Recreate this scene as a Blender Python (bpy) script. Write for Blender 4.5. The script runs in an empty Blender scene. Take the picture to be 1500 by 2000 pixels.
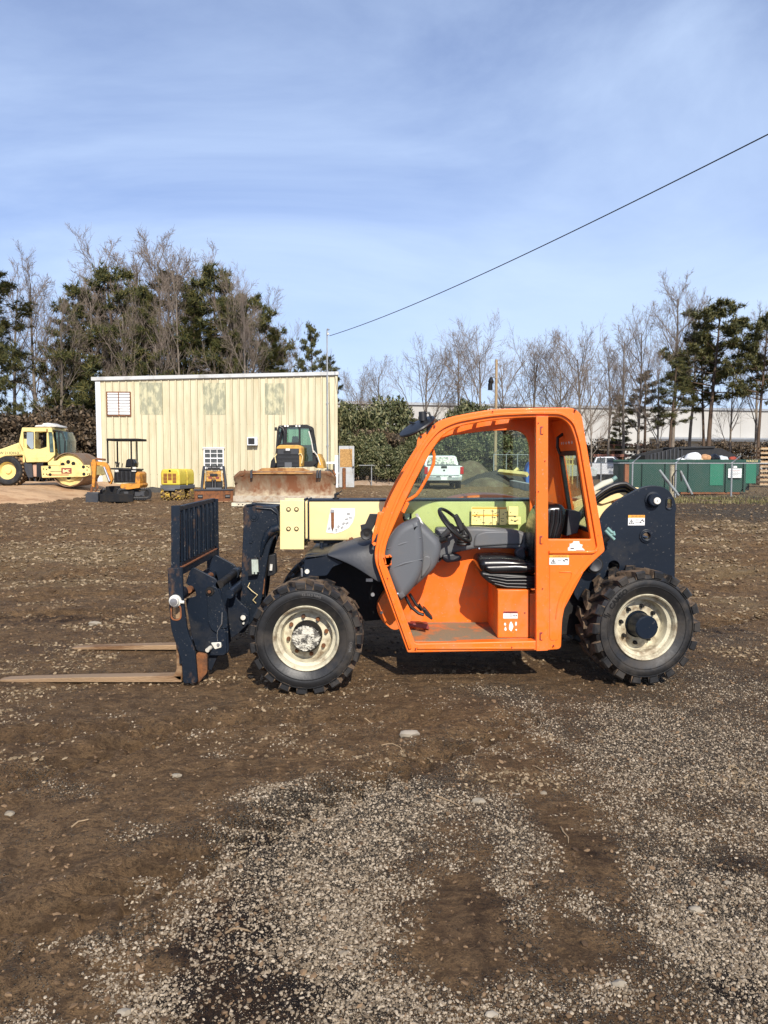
import bpy, bmesh, math, random
import numpy as np
from mathutils import Vector, Matrix
R = math.radians
SC = bpy.context.scene
COL = SC.collection
# ---------------------------------------------------------------- camera
F = 1500.0
CAMZ = 1.635
TH = math.atan(102.0/F)
cam = bpy.data.cameras.new('camera')
co = bpy.data.objects.new('camera', cam); COL.objects.link(co)
co.location = (0, 0, CAMZ); co.rotation_euler = (R(90)-TH, 0, 0)
cam.sensor_fit = 'VERTICAL'; cam.sensor_height = 36; cam.lens = 36*F/2000
cam.clip_start = .05; cam.clip_end = 3000
SC.camera = co
# ---------------------------------------------------------------- world, sun, exposure
SUN_AZ, SUN_EL = 168.0, 36.0      # degrees from +Y towards +X (behind the camera, slightly right)
w = bpy.data.worlds.new('World'); SC.world = w; w.use_nodes = True
nt = w.node_tree; N = nt.nodes; Lk = nt.links
for n in list(N): N.remove(n)
out = N.new('ShaderNodeOutputWorld'); bg = N.new('ShaderNodeBackground')
sky = N.new('ShaderNodeTexSky'); sky.sky_type = 'NISHITA'; sky.sun_disc = False
sky.sun_elevation = R(SUN_EL); sky.sun_rotation = R(SUN_AZ); sky.altitude = 200
sky.air_density = 1.0; sky.dust_density = 1.1; sky.ozone_density = 2.2
tc = N.new('ShaderNodeTexCoord')
sep = N.new('ShaderNodeSeparateXYZ'); Lk.new(tc.outputs['Generated'], sep.inputs[0])
mp = N.new('ShaderNodeMapping'); mp.inputs['Rotation'].default_value = (0, R(-22), 0); mp.inputs['Scale'].default_value = (1.5, 1.5, 3.6)
Lk.new(tc.outputs['Generated'], mp.inputs[0])
nz = N.new('ShaderNodeTexNoise'); nz.inputs['Scale'].default_value = .9; nz.inputs['Detail'].default_value = 9; nz.inputs['Roughness'].default_value = .58; nz.inputs['Distortion'].default_value = .6
Lk.new(mp.outputs[0], nz.inputs['Vector'])
mr = N.new('ShaderNodeMapRange'); mr.inputs[1].default_value = .40; mr.inputs[2].default_value = .72; mr.inputs[3].default_value = .0; mr.inputs[4].default_value = .52
Lk.new(nz.outputs[0], mr.inputs[0])
tint = N.new('ShaderNodeMix'); tint.data_type = 'RGBA'; tint.blend_type = 'MULTIPLY'; tint.inputs[0].default_value = 1
Lk.new(sky.outputs[0], tint.inputs[6]); tint.inputs[7].default_value = (.98, .99, 1.25, 1)
hz = N.new('ShaderNodeMapRange'); hz.inputs[1].default_value = 0.0; hz.inputs[2].default_value = .55; hz.inputs[3].default_value = .50; hz.inputs[4].default_value = 0.10
Lk.new(sep.outputs[2], hz.inputs[0])
mx = N.new('ShaderNodeMath'); mx.operation = 'ADD'; mx.use_clamp = True
Lk.new(mr.outputs[0], mx.inputs[0]); Lk.new(hz.outputs[0], mx.inputs[1])
cl = N.new('ShaderNodeMix'); cl.data_type = 'RGBA'
Lk.new(mx.outputs[0], cl.inputs[0]); Lk.new(tint.outputs[2], cl.inputs[6]); cl.inputs[7].default_value = (6.0, 7.5, 10.0, 1)
Lk.new(cl.outputs[2], bg.inputs[0]); bg.inputs[1].default_value = .098
Lk.new(bg.outputs[0], out.inputs[0])
sd = bpy.data.lights.new('sun', 'SUN'); sd.energy = 4.5; sd.angle = R(.5); sd.color = (1, .93, .82)
so = bpy.data.objects.new('sun', sd); COL.objects.link(so)
_d = Vector((-math.sin(R(SUN_AZ))*math.cos(R(SUN_EL)), -math.cos(R(SUN_AZ))*math.cos(R(SUN_EL)), -math.sin(R(SUN_EL))))
so.rotation_euler = _d.to_track_quat('-Z', 'Y').to_euler(); so.location = (0, 0, 30)
SC.view_settings.view_transform = 'Standard'; SC.view_settings.look = 'None'
SC.view_settings.exposure = 0.30; SC.view_settings.gamma = 1
SC.render.engine = 'CYCLES'
try: SC.cycles.transparent_max_bounces = 16; SC.cycles.max_bounces = 6
except Exception: pass

# ---------------------------------------------------------------- placing helpers (photo 1500x2000)
_c, _s = math.cos(TH), math.sin(TH)
def ray(px, py):
    a, b = (px-750)/F, (1000-py)/F
    return Vector((a, _c+b*_s, -_s+b*_c))
def P(px, py, Y):
    d = ray(px, py); t = Y/d.y
    return Vector((d.x*t, Y, CAMZ+d.z*t))
def G(px, py, z=0.0):
    d = ray(px, py); t = (z-CAMZ)/d.z
    return Vector((d.x*t, d.y*t, z))
def XZ(Y, *pts):
    r = []
    for (px, py) in pts:
        q = P(px, py, Y); r.append((q.x, q.z))
    return r
# ---------------------------------------------------------------- numpy noise
_rs = np.random.RandomState(5)
_tab = _rs.rand(256, 256)
def vnoise(x, y):
    xi = np.floor(x).astype(int); yi = np.floor(y).astype(int)
    fx = x-xi; fy = y-yi; fx = fx*fx*(3-2*fx); fy = fy*fy*(3-2*fy)
    a = _tab[xi & 255, yi & 255]; b = _tab[(xi+1) & 255, yi & 255]
    c = _tab[xi & 255, (yi+1) & 255]; d = _tab[(xi+1) & 255, (yi+1) & 255]
    return (a*(1-fx)+b*fx)*(1-fy)+(c*(1-fx)+d*fx)*fy
def fbm(x, y, o=4, g=.5):
    s = 0; a = 1; t = 0
    for i in range(o):
        s = s+a*vnoise(x+17.3*i, y+9.1*i); t += a; a *= g; x = x*2.03; y = y*2.03
    return s/t
# ---------------------------------------------------------------- materials
MATS = {}
def mat(name, col, rough=.6, metal=0., dirt=0., dcol=(.10, .065, .035), dscale=3., bump=0., bscale=40., spec=.5, coat=0., dlo=.48, dhi=.62, var=.08, stretch=(1, 1, 1), fine=0., zmud=0.):
    if name in MATS: return MATS[name]
    m = bpy.data.materials.new(name); m.use_nodes = True; MATS[name] = m
    t = m.node_tree; n = t.nodes; l = t.links; b = n['Principled BSDF']
    b.inputs['Roughness'].default_value = rough; b.inputs['Metallic'].default_value = metal
    b.inputs['Specular IOR Level'].default_value = spec; b.inputs['Coat Weight'].default_value = coat
    tc = n.new('ShaderNodeTexCoord'); mp = n.new('ShaderNodeMapping'); mp.inputs['Scale'].default_value = stretch
    l.new(tc.outputs['Object'], mp.inputs[0])
    n1 = n.new('ShaderNodeTexNoise'); n1.inputs['Scale'].default_value = dscale; n1.inputs['Detail'].default_value = 8; n1.inputs['Roughness'].default_value = .68
    l.new(mp.outputs[0], n1.inputs['Vector'])
    # tone variation
    hv = n.new('ShaderNodeMapRange'); hv.inputs[1].default_value = .3; hv.inputs[2].default_value = .7; hv.inputs[3].default_value = 1-var; hv.inputs[4].default_value = 1+var
    n2 = n.new('ShaderNodeTexNoise'); n2.inputs['Scale'].default_value = dscale*.4; n2.inputs['Detail'].default_value = 4
    l.new(mp.outputs[0], n2.inputs['Vector']); l.new(n2.outputs[0], hv.inputs[0])
    hs = n.new('ShaderNodeHueSaturation'); hs.inputs['Color'].default_value = (*col, 1); l.new(hv.outputs[0], hs.inputs['Value'])
    src = hs.outputs[0]
    if dirt > 0:
        r = n.new('ShaderNodeMapRange'); r.inputs[1].default_value = dlo; r.inputs[2].default_value = dhi; r.inputs[3].default_value = 0; r.inputs[4].default_value = dirt
        nsrc = n1.outputs[0]
        if zmud > 0:   # mud thrown up from the ground: more of it low down
            sz = n.new('ShaderNodeSeparateXYZ'); l.new(tc.outputs['Object'], sz.inputs[0]); zr = n.new('ShaderNodeMapRange'); zr.inputs[1].default_value = .9; zr.inputs[2].default_value = .22; zr.inputs[3].default_value = 0; zr.inputs[4].default_value = zmud
            l.new(sz.outputs[2], zr.inputs[0]); za = n.new('ShaderNodeMath'); za.operation = 'ADD'; l.new(nsrc, za.inputs[0]); l.new(zr.outputs[0], za.inputs[1]); nsrc = za.outputs[0]
        l.new(nsrc, r.inputs[0])
        x = n.new('ShaderNodeMix'); x.data_type = 'RGBA'; l.new(r.outputs[0], x.inputs[0]); l.new(src, x.inputs[6]); x.inputs[7].default_value = (*dcol, 1)
        src = x.outputs[2]
        rr = n.new('ShaderNodeMix'); rr.data_type = 'FLOAT'; l.new(r.outputs[0], rr.inputs[0]); rr.inputs[2].default_value = rough; rr.inputs[3].default_value = .9
        l.new(rr.outputs[0], b.inputs['Roughness'])
    if fine > 0:   # fine scratches and specks
        n3 = n.new('ShaderNodeTexNoise'); n3.inputs['Scale'].default_value = dscale*14; n3.inputs['Detail'].default_value = 3
        l.new(mp.outputs[0], n3.inputs['Vector'])
        r3 = n.new('ShaderNodeMapRange'); r3.inputs[1].default_value = .66; r3.inputs[2].default_value = .72; r3.inputs[3].default_value = 0; r3.inputs[4].default_value = fine
        l.new(n3.outputs[0], r3.inputs[0])
        x3 = n.new('ShaderNodeMix'); x3.data_type = 'RGBA'; l.new(r3.outputs[0], x3.inputs[0]); l.new(src, x3.inputs[6]); x3.inputs[7].default_value = (.32, .29, .25, 1)
        src = x3.outputs[2]
    l.new(src, b.inputs['Base Color'])
    if bump > 0:
        nb = n.new('ShaderNodeTexNoise'); nb.inputs['Scale'].default_value = bscale; nb.inputs['Detail'].default_value = 5
        l.new(mp.outputs[0], nb.inputs['Vector'])
        bu = n.new('ShaderNodeBump'); bu.inputs['Strength'].default_value = bump; bu.inputs['Distance'].default_value = .01
        l.new(nb.outputs[0], bu.inputs['Height']); l.new(bu.outputs[0], b.inputs['Normal'])
    return m
def glass(name, tintc=(.62, .80, .66), gl=.12):
    if name in MATS: return MATS[name]
    m = bpy.data.materials.new(name); m.use_nodes = True; MATS[name] = m
    t = m.node_tree; n = t.nodes; l = t.links
    for q in list(n): n.remove(q)
    o = n.new('ShaderNodeOutputMaterial'); tr = n.new('ShaderNodeBsdfTransparent'); tr.inputs[0].default_value = (*tintc, 1)
    g = n.new('ShaderNodeBsdfGlossy'); g.inputs['Roughness'].default_value = .05; g.inputs[0].default_value = (.9, .95, .95, 1)
    mi = n.new('ShaderNodeMixShader'); lw = n.new('ShaderNodeLayerWeight'); lw.inputs[0].default_value = .2
    mm = n.new('ShaderNodeMath'); mm.operation = 'MULTIPLY_ADD'; mm.inputs[1].default_value = .5; mm.inputs[2].default_value = gl*.4
    l.new(lw.outputs['Fresnel'], mm.inputs[0]); l.new(mm.outputs[0], mi.inputs[0]); l.new(tr.outputs[0], mi.inputs[1]); l.new(g.outputs[0], mi.inputs[2]); l.new(mi.outputs[0], o.inputs[0])
    return m
ORG = mat('orange_paint', (.88, .162, .013), .40, dirt=.45, dcol=(.40, .20, .09), dscale=4.5, dlo=.55, dhi=.72, zmud=.15, var=.08, spec=.4, bump=.08, bscale=11, fine=.5, coat=.06)
ORGD = mat('orange_floor', (.60, .17, .04), .8, dirt=.95, dcol=(.23, .19, .12), dscale=3.4, dlo=.38, dhi=.50, bump=.5, bscale=60)
NAVY = mat('navy_paint', (.0055, .0105, .020), .42, dirt=.45, dcol=(.035, .030, .026), dscale=3.6, dlo=.54, dhi=.72, var=.25, zmud=.06, fine=.22, bump=.08, bscale=20, spec=.3)
NAVYR = mat('navy_worn', (.006, .0115, .021), .48, dirt=.85, dcol=(.09, .050, .028), dscale=8, dlo=.56, dhi=.66, var=.3, fine=.4, bump=.2, bscale=40, stretch=(1, 1, .6), spec=.3)
CREAM = mat('cream_paint', (.86, .68, .33), .42, dirt=.18, dcol=(.45, .33, .13), dscale=2, var=.04, fine=.12)
RIMC = mat('rim_cream', (.58, .53, .38), .6, dirt=.9, dcol=(.15, .095, .05), dscale=8, dlo=.46, dhi=.66, bump=.15, bscale=60)
RUST = mat('rust', (.20, .075, .025), .85, dirt=.8, dcol=(.07, .035, .02), dscale=9, bump=.4, bscale=70, var=.3)
RUSTE = mat('rust_edge', (.26, .09, .03), .85, dirt=.5, dcol=(.05, .03, .025), dscale=14, bump=.3)
FORK = mat('fork_steel', (.36, .235, .13), .55, metal=.35, dirt=.85, dcol=(.15, .070, .028), dscale=3, bump=.35, bscale=60, var=.2, stretch=(.5, 2, 2))
RUB = mat('rubber', (.012, .012, .0125), .45, dirt=.45, dcol=(.06, .047, .034), dscale=4, bump=.15, bscale=30, var=.25)
RUBM = mat('rubber_muddy', (.012, .011, .011), .7, dirt=.85, dcol=(.15, .10, .06), dscale=7, dlo=.44, dhi=.54, bump=.6, bscale=40)
GREY = mat('grey_plastic', (.105, .112, .122), .5, dirt=.35, dcol=(.15, .13, .11), dscale=2.5, var=.08, bump=.1, bscale=120)
GREYD = mat('dark_grey_plastic', (.035, .038, .045), .5, dirt=.3, dcol=(.08, .07, .06), dscale=3, bump=.1)
BLK = mat('black_plastic', (.008, .008, .009), .45, dirt=.2, dcol=(.04, .035, .03), dscale=5)
BLKG = mat('black_vinyl', (.007, .007, .008), .22, bump=.15, bscale=12, dscale=5, dirt=.15, dcol=(.03, .028, .025))
DARK = mat('oily_steel', (.008, .008, .009), .6, dirt=.5, dcol=(.03, .023, .016), dscale=5, bump=.3, spec=.3)
WHT = mat('white_vinyl', (.78, .78, .76), .5, dirt=.1)
WHTP = mat('white_zinc', (.72, .70, .62), .45, metal=.1, dirt=.4, dcol=(.3, .25, .18), dscale=20)
LORG = mat('label_orange', (.85, .38, .04), .5)
LYEL = mat('label_yellow', (.86, .74, .28), .5)
LBLK = mat('label_black', (.02, .02, .02), .5)
LRED = mat('label_brown', (.22, .035, .03), .5)
TEAL = mat('teal_fitting', (.16, .30, .28), .5, dirt=.5)
MUDW = mat('dried_pale_mud', (.55, .52, .43), .95, dirt=.9, dcol=(.05, .045, .04), dscale=22, dlo=.48, dhi=.56, bump=1, bscale=60)
GLS = glass('tinted_glass', (.84, .935, .87), .05)
GLSC = glass('clear_glass', (.90, .95, .92), .04)
CHROME = mat('bright_steel', (.6, .6, .6), .3, metal=.9, dirt=.4)
# ---------------------------------------------------------------- mesh builder
class MB:
    def __init__(s): s.v = []; s.f = []; s.m = []; s.mats = []; s.M = Matrix(); s.sm = []
    def mi(s, m):
        if m not in s.mats: s.mats.append(m)
        return s.mats.index(m)
    def add(s, vs, fs, m, smooth=True):
        o = len(s.v); k = s.mi(m); M = s.M
        s.v += [tuple(M @ Vector(p)) for p in vs]
        for f in fs: s.f.append(tuple(i+o for i in f)); s.m.append(k); s.sm.append(smooth)
        return s
    def box(s, a, b, m, M=None):
        x0, y0, z0 = a; x1, y1, z1 = b
        vs = [(x0, y0, z0), (x1, y0, z0), (x1, y1, z0), (x0, y1, z0), (x0, y0, z1), (x1, y0, z1), (x1, y1, z1), (x0, y1, z1)]
        if M is not None: vs = [tuple(M @ Vector(p)) for p in vs]
        return s.add(vs, [(0, 3, 2, 1), (4, 5, 6, 7), (0, 1, 5, 4), (1, 2, 6, 5), (2, 3, 7, 6), (3, 0, 4, 7)], m)
    def cbox(s, c, d, m, rot=None):
        M = Matrix.Translation(c)
        if rot is not None: M = M @ rot
        x, y, z = d[0]/2, d[1]/2, d[2]/2
        return s.box((-x, -y, -z), (x, y, z), m, M)
    def tube(s, pts, r, m, n=10, cap=True):
        pts = [Vector(p) for p in pts]; k = len(pts)
        rs = r if isinstance(r, (list, tuple)) else [r]*k
        vs = []; fs = []; up = None
        for i, p in enumerate(pts):
            t = (pts[min(i+1, k-1)]-pts[max(i-1, 0)])
            if t.length < 1e-9: t = Vector((0, 0, 1))
            t.normalize()
            if up is None:
                up = Vector((0, 0, 1)) if abs(t.z) < .9 else Vector((1, 0, 0))
            a = t.cross(up)
            if a.length < 1e-6: a = t.cross(Vector((0, 1, 0)))
            a.normalize(); b = a.cross(t).normalized(); up = b
            for j in range(n):
                q = 2*math.pi*j/n; vs.append(tuple(p+(a*math.cos(q)+b*math.sin(q))*rs[i]))
        for i in range(k-1):
            for j in range(n):
                j2 = (j+1) % n
                fs.append((i*n+j, (i+1)*n+j, (i+1)*n+j2, i*n+j2))
        if cap: fs.append(tuple(range(n))); fs.append(tuple(range((k-1)*n, k*n))[::-1])
        return s.add(vs, fs, m)
    def cyl(s, a, b, r, m, r1=None, n=20): return s.tube([a, b], [r, r if r1 is None else r1], m, n)
    def lathe(s, prof, c, m, n=48, axis='Y', arc=None):
        vs = []; fs = []; k = len(prof)
        for i in range(n):
            q = 2*math.pi*i/n; cc, ss = math.cos(q), math.sin(q)
            for (r, h) in prof:
                vs.append((c[0]+r*cc, c[1]+h, c[2]+r*ss) if axis == 'Y' else ((c[0]+h, c[1]+r*cc, c[2]+r*ss) if axis == 'X' else (c[0]+r*cc, c[1]+r*ss, c[2]+h)))
        for i in range(n):
            i2 = (i+1) % n
            for j in range(k-1):
                fs.append((i*k+j, i2*k+j, i2*k+j+1, i*k+j+1))
        return s.add(vs, fs, m)
    def prism(s, pts, a, b, m, plane='XZ'):
        n = len(pts)
        def q(p, h):
            return (p[0], h, p[1]) if plane == 'XZ' else ((h, p[0], p[1]) if plane == 'YZ' else (p[0], p[1], h))
        vs = [q(p, a) for p in pts]+[q(p, b) for p in pts]
        fs = [tuple(range(n)), tuple(range(2*n-1, n-1, -1))]
        for i in range(n):
            j = (i+1) % n; fs.append((i, i+n, j+n, j))
        return s.add(vs, fs, m)
    def plate(s, outs, y0, y1, m, bevel=.003, res=1, plane='XZ', off=True):
        cu = bpy.data.curves.new('t', 'CURVE'); cu.dimensions = '2D'; cu.fill_mode = 'BOTH'
        bevel = min(bevel, abs(y1-y0)*.49)
        cu.extrude = abs(y1-y0)/2-bevel; cu.bevel_depth = bevel; cu.bevel_resolution = res
        if off: cu.offset = -bevel
        for o in outs:
            sp = cu.splines.new('POLY'); sp.points.add(len(o)-1); sp.use_cyclic_u = True
            for i, p in enumerate(o): sp.points[i].co = (p[0], p[1], 0, 1)
        ob = bpy.data.objects.new('t', cu)
        me = ob.to_mesh(); ym = (y0+y1)/2
        if plane == 'XZ': vs = [(v.co.x, ym+v.co.z, v.co.y) for v in me.vertices]
        elif plane == 'YZ': vs = [(ym+v.co.z, v.co.x, v.co.y) for v in me.vertices]
        else: vs = [(v.co.x, v.co.y, ym+v.co.z) for v in me.vertices]
        fs = [tuple(p.vertices) for p in me.polygons]
        s.add(vs, fs, m); ob.to_mesh_clear(); bpy.data.objects.remove(ob); bpy.data.curves.remove(cu)
        return s
    def text(s, txt, size, M, m, align='CENTER', depth=.0008, warp=None, bold=0.):
        cu = bpy.data.curves.new('t', 'FONT'); cu.body = txt; cu.size = size; cu.align_x = align; cu.align_y = 'CENTER'; cu.extrude = depth; cu.offset = bold; cu.resolution_u = 2
        ob = bpy.data.objects.new('t', cu); me = ob.to_mesh()
        vs = [Vector(v.co) for v in me.vertices]
        vs = [tuple(warp(v)) for v in vs] if warp else [tuple(M @ v) for v in vs]
        s.add(vs, [tuple(p.vertices) for p in me.polygons], m, False)
        ob.to_mesh_clear(); bpy.data.objects.remove(ob); bpy.data.curves.remove(cu)
        return s
    def torus(s, c, nrm, R0, r, m, n=36, k=10, a0=0, a1=2*math.pi):
        nrm = Vector(nrm).normalized(); a = nrm.orthogonal().normalized(); b = nrm.cross(a)
        full = abs(a1-a0-2*math.pi) < 1e-6
        pts = [Vector(c)+(a*math.cos(a0+(a1-a0)*i/n)+b*math.sin(a0+(a1-a0)*i/n))*R0 for i in range(n+1)]
        vs = []; fs = []
        for i in range(n+1):
            q = a0+(a1-a0)*i/n; rad = a*math.cos(q)+b*math.sin(q)
            for j in range(k):
                t = 2*math.pi*j/k; vs.append(tuple(pts[i]+(rad*math.cos(t)+nrm*math.sin(t))*r))
        for i in range(n):
            for j in range(k): fs.append((i*k+j, (i+1)*k+j, (i+1)*k+(j+1) % k, i*k+(j+1) % k))
        return s.add(vs, fs, m)
    def build(s, name, parent=None, org=None, bevel=0, seg=2, ang=35, sub=0):
        me = bpy.data.meshes.new(name)
        v = s.v
        if parent is not None and org is None: org = parent.get('_o')
        if org is not None: v = [(p[0]-org[0], p[1]-org[1], p[2]-org[2]) for p in v]
        me.from_pydata(v, [], s.f); me.update()
        for m in s.mats: me.materials.append(m)
        me.polygons.foreach_set('material_index', s.m)
        me.polygons.foreach_set('use_smooth', s.sm)
        me.set_sharp_from_angle(angle=R(ang))
        o = bpy.data.objects.new(name, me); COL.objects.link(o)
        if parent is not None:
            o.parent = parent
            if '_o' in parent: o['_o'] = list(parent['_o'])
        if bevel > 0:
            b = o.modifiers.new('bevel', 'BEVEL'); b.width = bevel; b.segments = seg; b.limit_method = 'ANGLE'; b.angle_limit = R(35); b.harden_normals = False
        return o
def tag(o, label=None, cat=None, group=None, kind=None):
    if label: o['label'] = label
    if cat: o['category'] = cat
    if group: o['group'] = group
    if kind: o['kind'] = kind
    return o
def thing(name, label, cat, loc=(0, 0, 0), rz=0, group=None, world=False):
    o = bpy.data.objects.new(name, None); COL.objects.link(o); o.empty_display_size = .2
    o.location = loc; o.rotation_euler = (0, 0, rz); tag(o, label, cat, group)
    if world: o['_o'] = [loc[0], loc[1], loc[2]]
    return o
def copy_tree(o, parent=None):
    c = o.copy(); COL.objects.link(c)
    if parent is not None: c.parent = parent
    for ch in [x for x in list(COL.objects) if x.parent == o]:
        copy_tree(ch, c)
    return c
def rnd(pts, r, n=5):
    """round the corners of a closed outline; r: one radius or one per point"""
    k = len(pts); o = []
    for i in range(k):
        p = Vector(pts[i]); a = Vector(pts[i-1])-p; b = Vector(pts[(i+1) % k])-p
        rr = r[i] if isinstance(r, (list, tuple)) else r
        d = min(rr, a.length*.48, b.length*.48)
        if d < 1e-4: o.append(tuple(p)); continue
        p0 = p+a.normalized()*d; p1 = p+b.normalized()*d
        for j in range(n+1):
            t = j/n; o.append(tuple(p0*(1-t)**2+p*2*t*(1-t)+p1*t*t))
    return o
# ================================================================ SETTING: ground
def field(X, Y):
    """gravel, tan (pale clay crumbs), dark patch masks on the yard, in world metres"""
    g = np.zeros_like(X); t = np.zeros_like(X); dm = np.zeros_like(X)
    def blob(px, py, rx, ry, wt, a):
        c = G(px, py); d = c.y; u = G(px, py-ry).y; l_ = G(px, py+ry).y
        sx = rx*math.hypot(d, CAMZ)/F; sy = abs(u-l_)/2
        return a+wt*np.exp(-(((X-c.x)/sx)**2+((Y-c.y)/sy)**2))
    for b in [(1440, 1008, 170, 24, 1.0), (1400, 1240, 120, 30, .5), (760, 1540, 100, 20, .4), (430, 1620, 110, 22, .45), (300, 1720, 120, 20, .35), (200, 1840, 160, 30, .35), (700, 1730, 60, 200, .3), (900, 1500, 30, 60, .3), (1150, 1750, 40, 60, .35), (1450, 1480, 230, 170, .85), (1340, 1750, 190, 200, .72), (1480, 1900, 160, 200, .6), (1230, 1420, 110, 70, .7), (1010, 1358, 60, 26, .75), (940, 1350, 60, 14, .4),
              (700, 1610, 170, 85, 1.05), (850, 1560, 80, 60, .6), (560, 1560, 90, 30, .7), (1000, 1610, 60, 90, .8), (480, 1680, 60, 60, .6), (620, 1820, 110, 150, .85), (470, 1880, 90, 80, .35), (350, 1800, 120, 40, .35),
              (720, 1960, 120, 80, .6), (330, 1960, 60, 60, .75), (540, 1700, 80, 90, .55), (1010, 1780, 50, 80, .6), (950, 1960, 160, 60, .45), (1130, 1930, 130, 80, .5), (100, 1540, 130, 22, .6), (80, 1500, 60, 14, .5), (30, 1990, 40, 30, .6),
              (1200, 1480, 80, 60, .45), (1100, 1560, 60, 40, .3), (420, 1480, 40, 12, .4), (265, 1640, 50, 30, .55), (800, 1450, 30, 12, .35), (1250, 1320, 60, 16, .5), (1440, 1330, 130, 60, .5), (620, 1350, 120, 8, .15),
              (1070, 1420, 40, 40, .5)]: g = blob(*b, g)
    for b in [(930, 1770, 55, 60, -.5), (900, 1870, 60, 50, -.4), (1120, 1610, 70, 60, -.5), (1160, 1700, 70, 60, -.5), (1010, 1520, 60, 30, -.5), (870, 1620, 40, 18, -.55), (230, 1500, 160, 60, -.3), (180, 1720, 130, 120, -.25), (1100, 1850, 90, 60, -.5)]: g = blob(*b, g)
    for b in [(150, 1080, 220, 24, .8), (60, 1140, 140, 14, .5), (250, 1040, 120, 10, .7), (180, 1135, 40, 8, .5), (450, 1040, 80, 40, .6), (1410, 1110, 110, 26, 1.2), (1440, 1180, 80, 20, .9), (1370, 1060, 80, 14, 1.), (1450, 1030, 120, 20, 1.0), (120, 1100, 240, 40, .35), (560, 1010, 200, 20, .4), (40, 1060, 80, 8, .5),
              (370, 1000, 200, 14, .55), (100, 1010, 140, 14, .3), (900, 960, 200, 8, .3), (250, 1180, 60, 7, .25), (60, 1400, 60, 12, .15)]: t = blob(*b, t)
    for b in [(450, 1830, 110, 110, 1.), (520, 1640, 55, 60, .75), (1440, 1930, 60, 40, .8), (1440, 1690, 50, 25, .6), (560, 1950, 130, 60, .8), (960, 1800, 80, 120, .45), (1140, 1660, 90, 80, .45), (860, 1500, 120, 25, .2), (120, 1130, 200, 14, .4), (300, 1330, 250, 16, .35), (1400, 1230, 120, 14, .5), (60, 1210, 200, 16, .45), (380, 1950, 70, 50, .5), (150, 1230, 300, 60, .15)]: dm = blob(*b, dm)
    # beyond the machines the yard is paler, trodden gravel
    far = np.clip((Y-26)/14, 0, 1)
    t = t+far*.55*np.clip((X+1)/3, 0, 1)+far*.45
    right = np.clip((X-9)/6, 0, 1)*np.clip((Y-19)/6, 0, 1)
    g = g+right*.9
    g = g+.75*np.clip((X-.5*np.maximum(Y, 0)-.1)/.8, 0, 1)*np.clip((10-Y)/3, 0, 1)
    return g, t, dm
def height(X, Y):
    n1 = fbm(X*.35+3, Y*.5+1, 4)-.5
    h = n1*.05
    # churned ruts running across, strongest in the middle distance
    mid = np.clip((Y-7.0)/4, 0, 1)*np.clip((60-Y)/20, 0, 1)
    rut = fbm(X*.45+Y*.22, Y*2.2-X*.25, 4)-.5
    rut2 = fbm(X*2.1+7, Y*4.2+X*1.0, 4)-.5
    h = h+mid*(rut*.20+rut2*.14)
    left = np.clip((1.2-X)/1.5, 0, 1)*np.clip((Y-3.2)/.8, 0, 1)
    h = h+left*(fbm(X*2.0+11, Y*6-X*1.5, 4)-.5)*.035
    cr = fbm(X*9, Y*11, 3)-.5
    h = h+cr*.020*(1+1.3*mid)
    cr2 = fbm(X*34, Y*34, 2)-.5
    h = h+cr2*.011*np.clip((9-Y)/5, 0, 1)
    # tyre tracks: pressed bands with cross lugs
    for (x0_, y0_, x1_, y1_, wd) in ((-9, 6.9, 2.0, 9.2, .16), (-9, 8.3, 4.0, 11.0, .16), (-9, 10.2, 9.0, 12.6, .18), (-9, 12.6, 9.0, 14.0, .18), (-12, 16.4, 9.0, 17.2, .22), (-1.9, 1.6, .9, 4.9, .15), (-2.9, 2.6, -.6, 5.0, .15), (-3.6, 4.2, .4, 4.75, .13), (2.4, 7.2, 9., 10.5, .16), (2.2, 9.4, 10, 12.6, .16), (-14, 22, 10, 20.5, .25)):
        ux, uy = x1_-x0_, y1_-y0_; LL = math.hypot(ux, uy); ux /= LL; uy /= LL
        s1 = (X-x0_)*ux+(Y-y0_)*uy; dd = -(X-x0_)*uy+(Y-y0_)*ux+.12*np.sin(s1*.6+x0_)
        inb = np.exp(-(dd/wd)**4)*(s1 > 0)*(s1 < LL)
        lug = np.clip(np.sin((s1+np.abs(dd)*.9)*2*math.pi/.17)*2.2, -1, 1)
        h = h-inb*(.034+.020*lug)*(.5+.9*fbm(X*1.3, Y*1.3, 2))+np.exp(-((np.abs(dd)-wd*1.35)/.07)**2)*.026*(s1 > 0)*(s1 < LL)
    # fairly level under the big machine
    k = np.exp(-(((X-.2)/2.6)**4+((Y-6)/1.3)**4))
    return h*(1-.75*k)-.004*k
def dist_mul(a): return a
tt = np.concatenate([-np.geomspace(6, .78, 34), np.linspace(-.77, .77, 560), np.geomspace(.78, 6, 34)])
ys = [-7., -5, -3, -1.5, -.5, .3, .8, 1.1]; y = 1.3
while y < 420: ys.append(y); y += max(.0125, .0052*y if y < 60 else .02*y)
ys = np.array(ys); TT, YY = np.meshgrid(tt, ys)
XX = TT*(np.maximum(YY, 0)+1.6); HH = height(XX, YY)
FARZ = np.clip((YY-60)/60, 0, 1); HH = HH*(1-FARZ)
nr, nc = XX.shape
me = bpy.data.meshes.new('ground')
me.vertices.add(nr*nc); me.vertices.foreach_set('co', np.stack([XX, YY, HH], -1).reshape(-1).astype(np.float32))
idx = np.arange(nr*nc).reshape(nr, nc)
q = np.stack([idx[:-1, :-1], idx[:-1, 1:], idx[1:, 1:], idx[1:, :-1]], -1).reshape(-1, 4)
me.loops.add(q.size); me.loops.foreach_set('vertex_index', q.reshape(-1).astype(np.int32))
me.polygons.add(len(q)); me.polygons.foreach_set('loop_start', (np.arange(len(q))*4).astype(np.int32))
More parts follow.
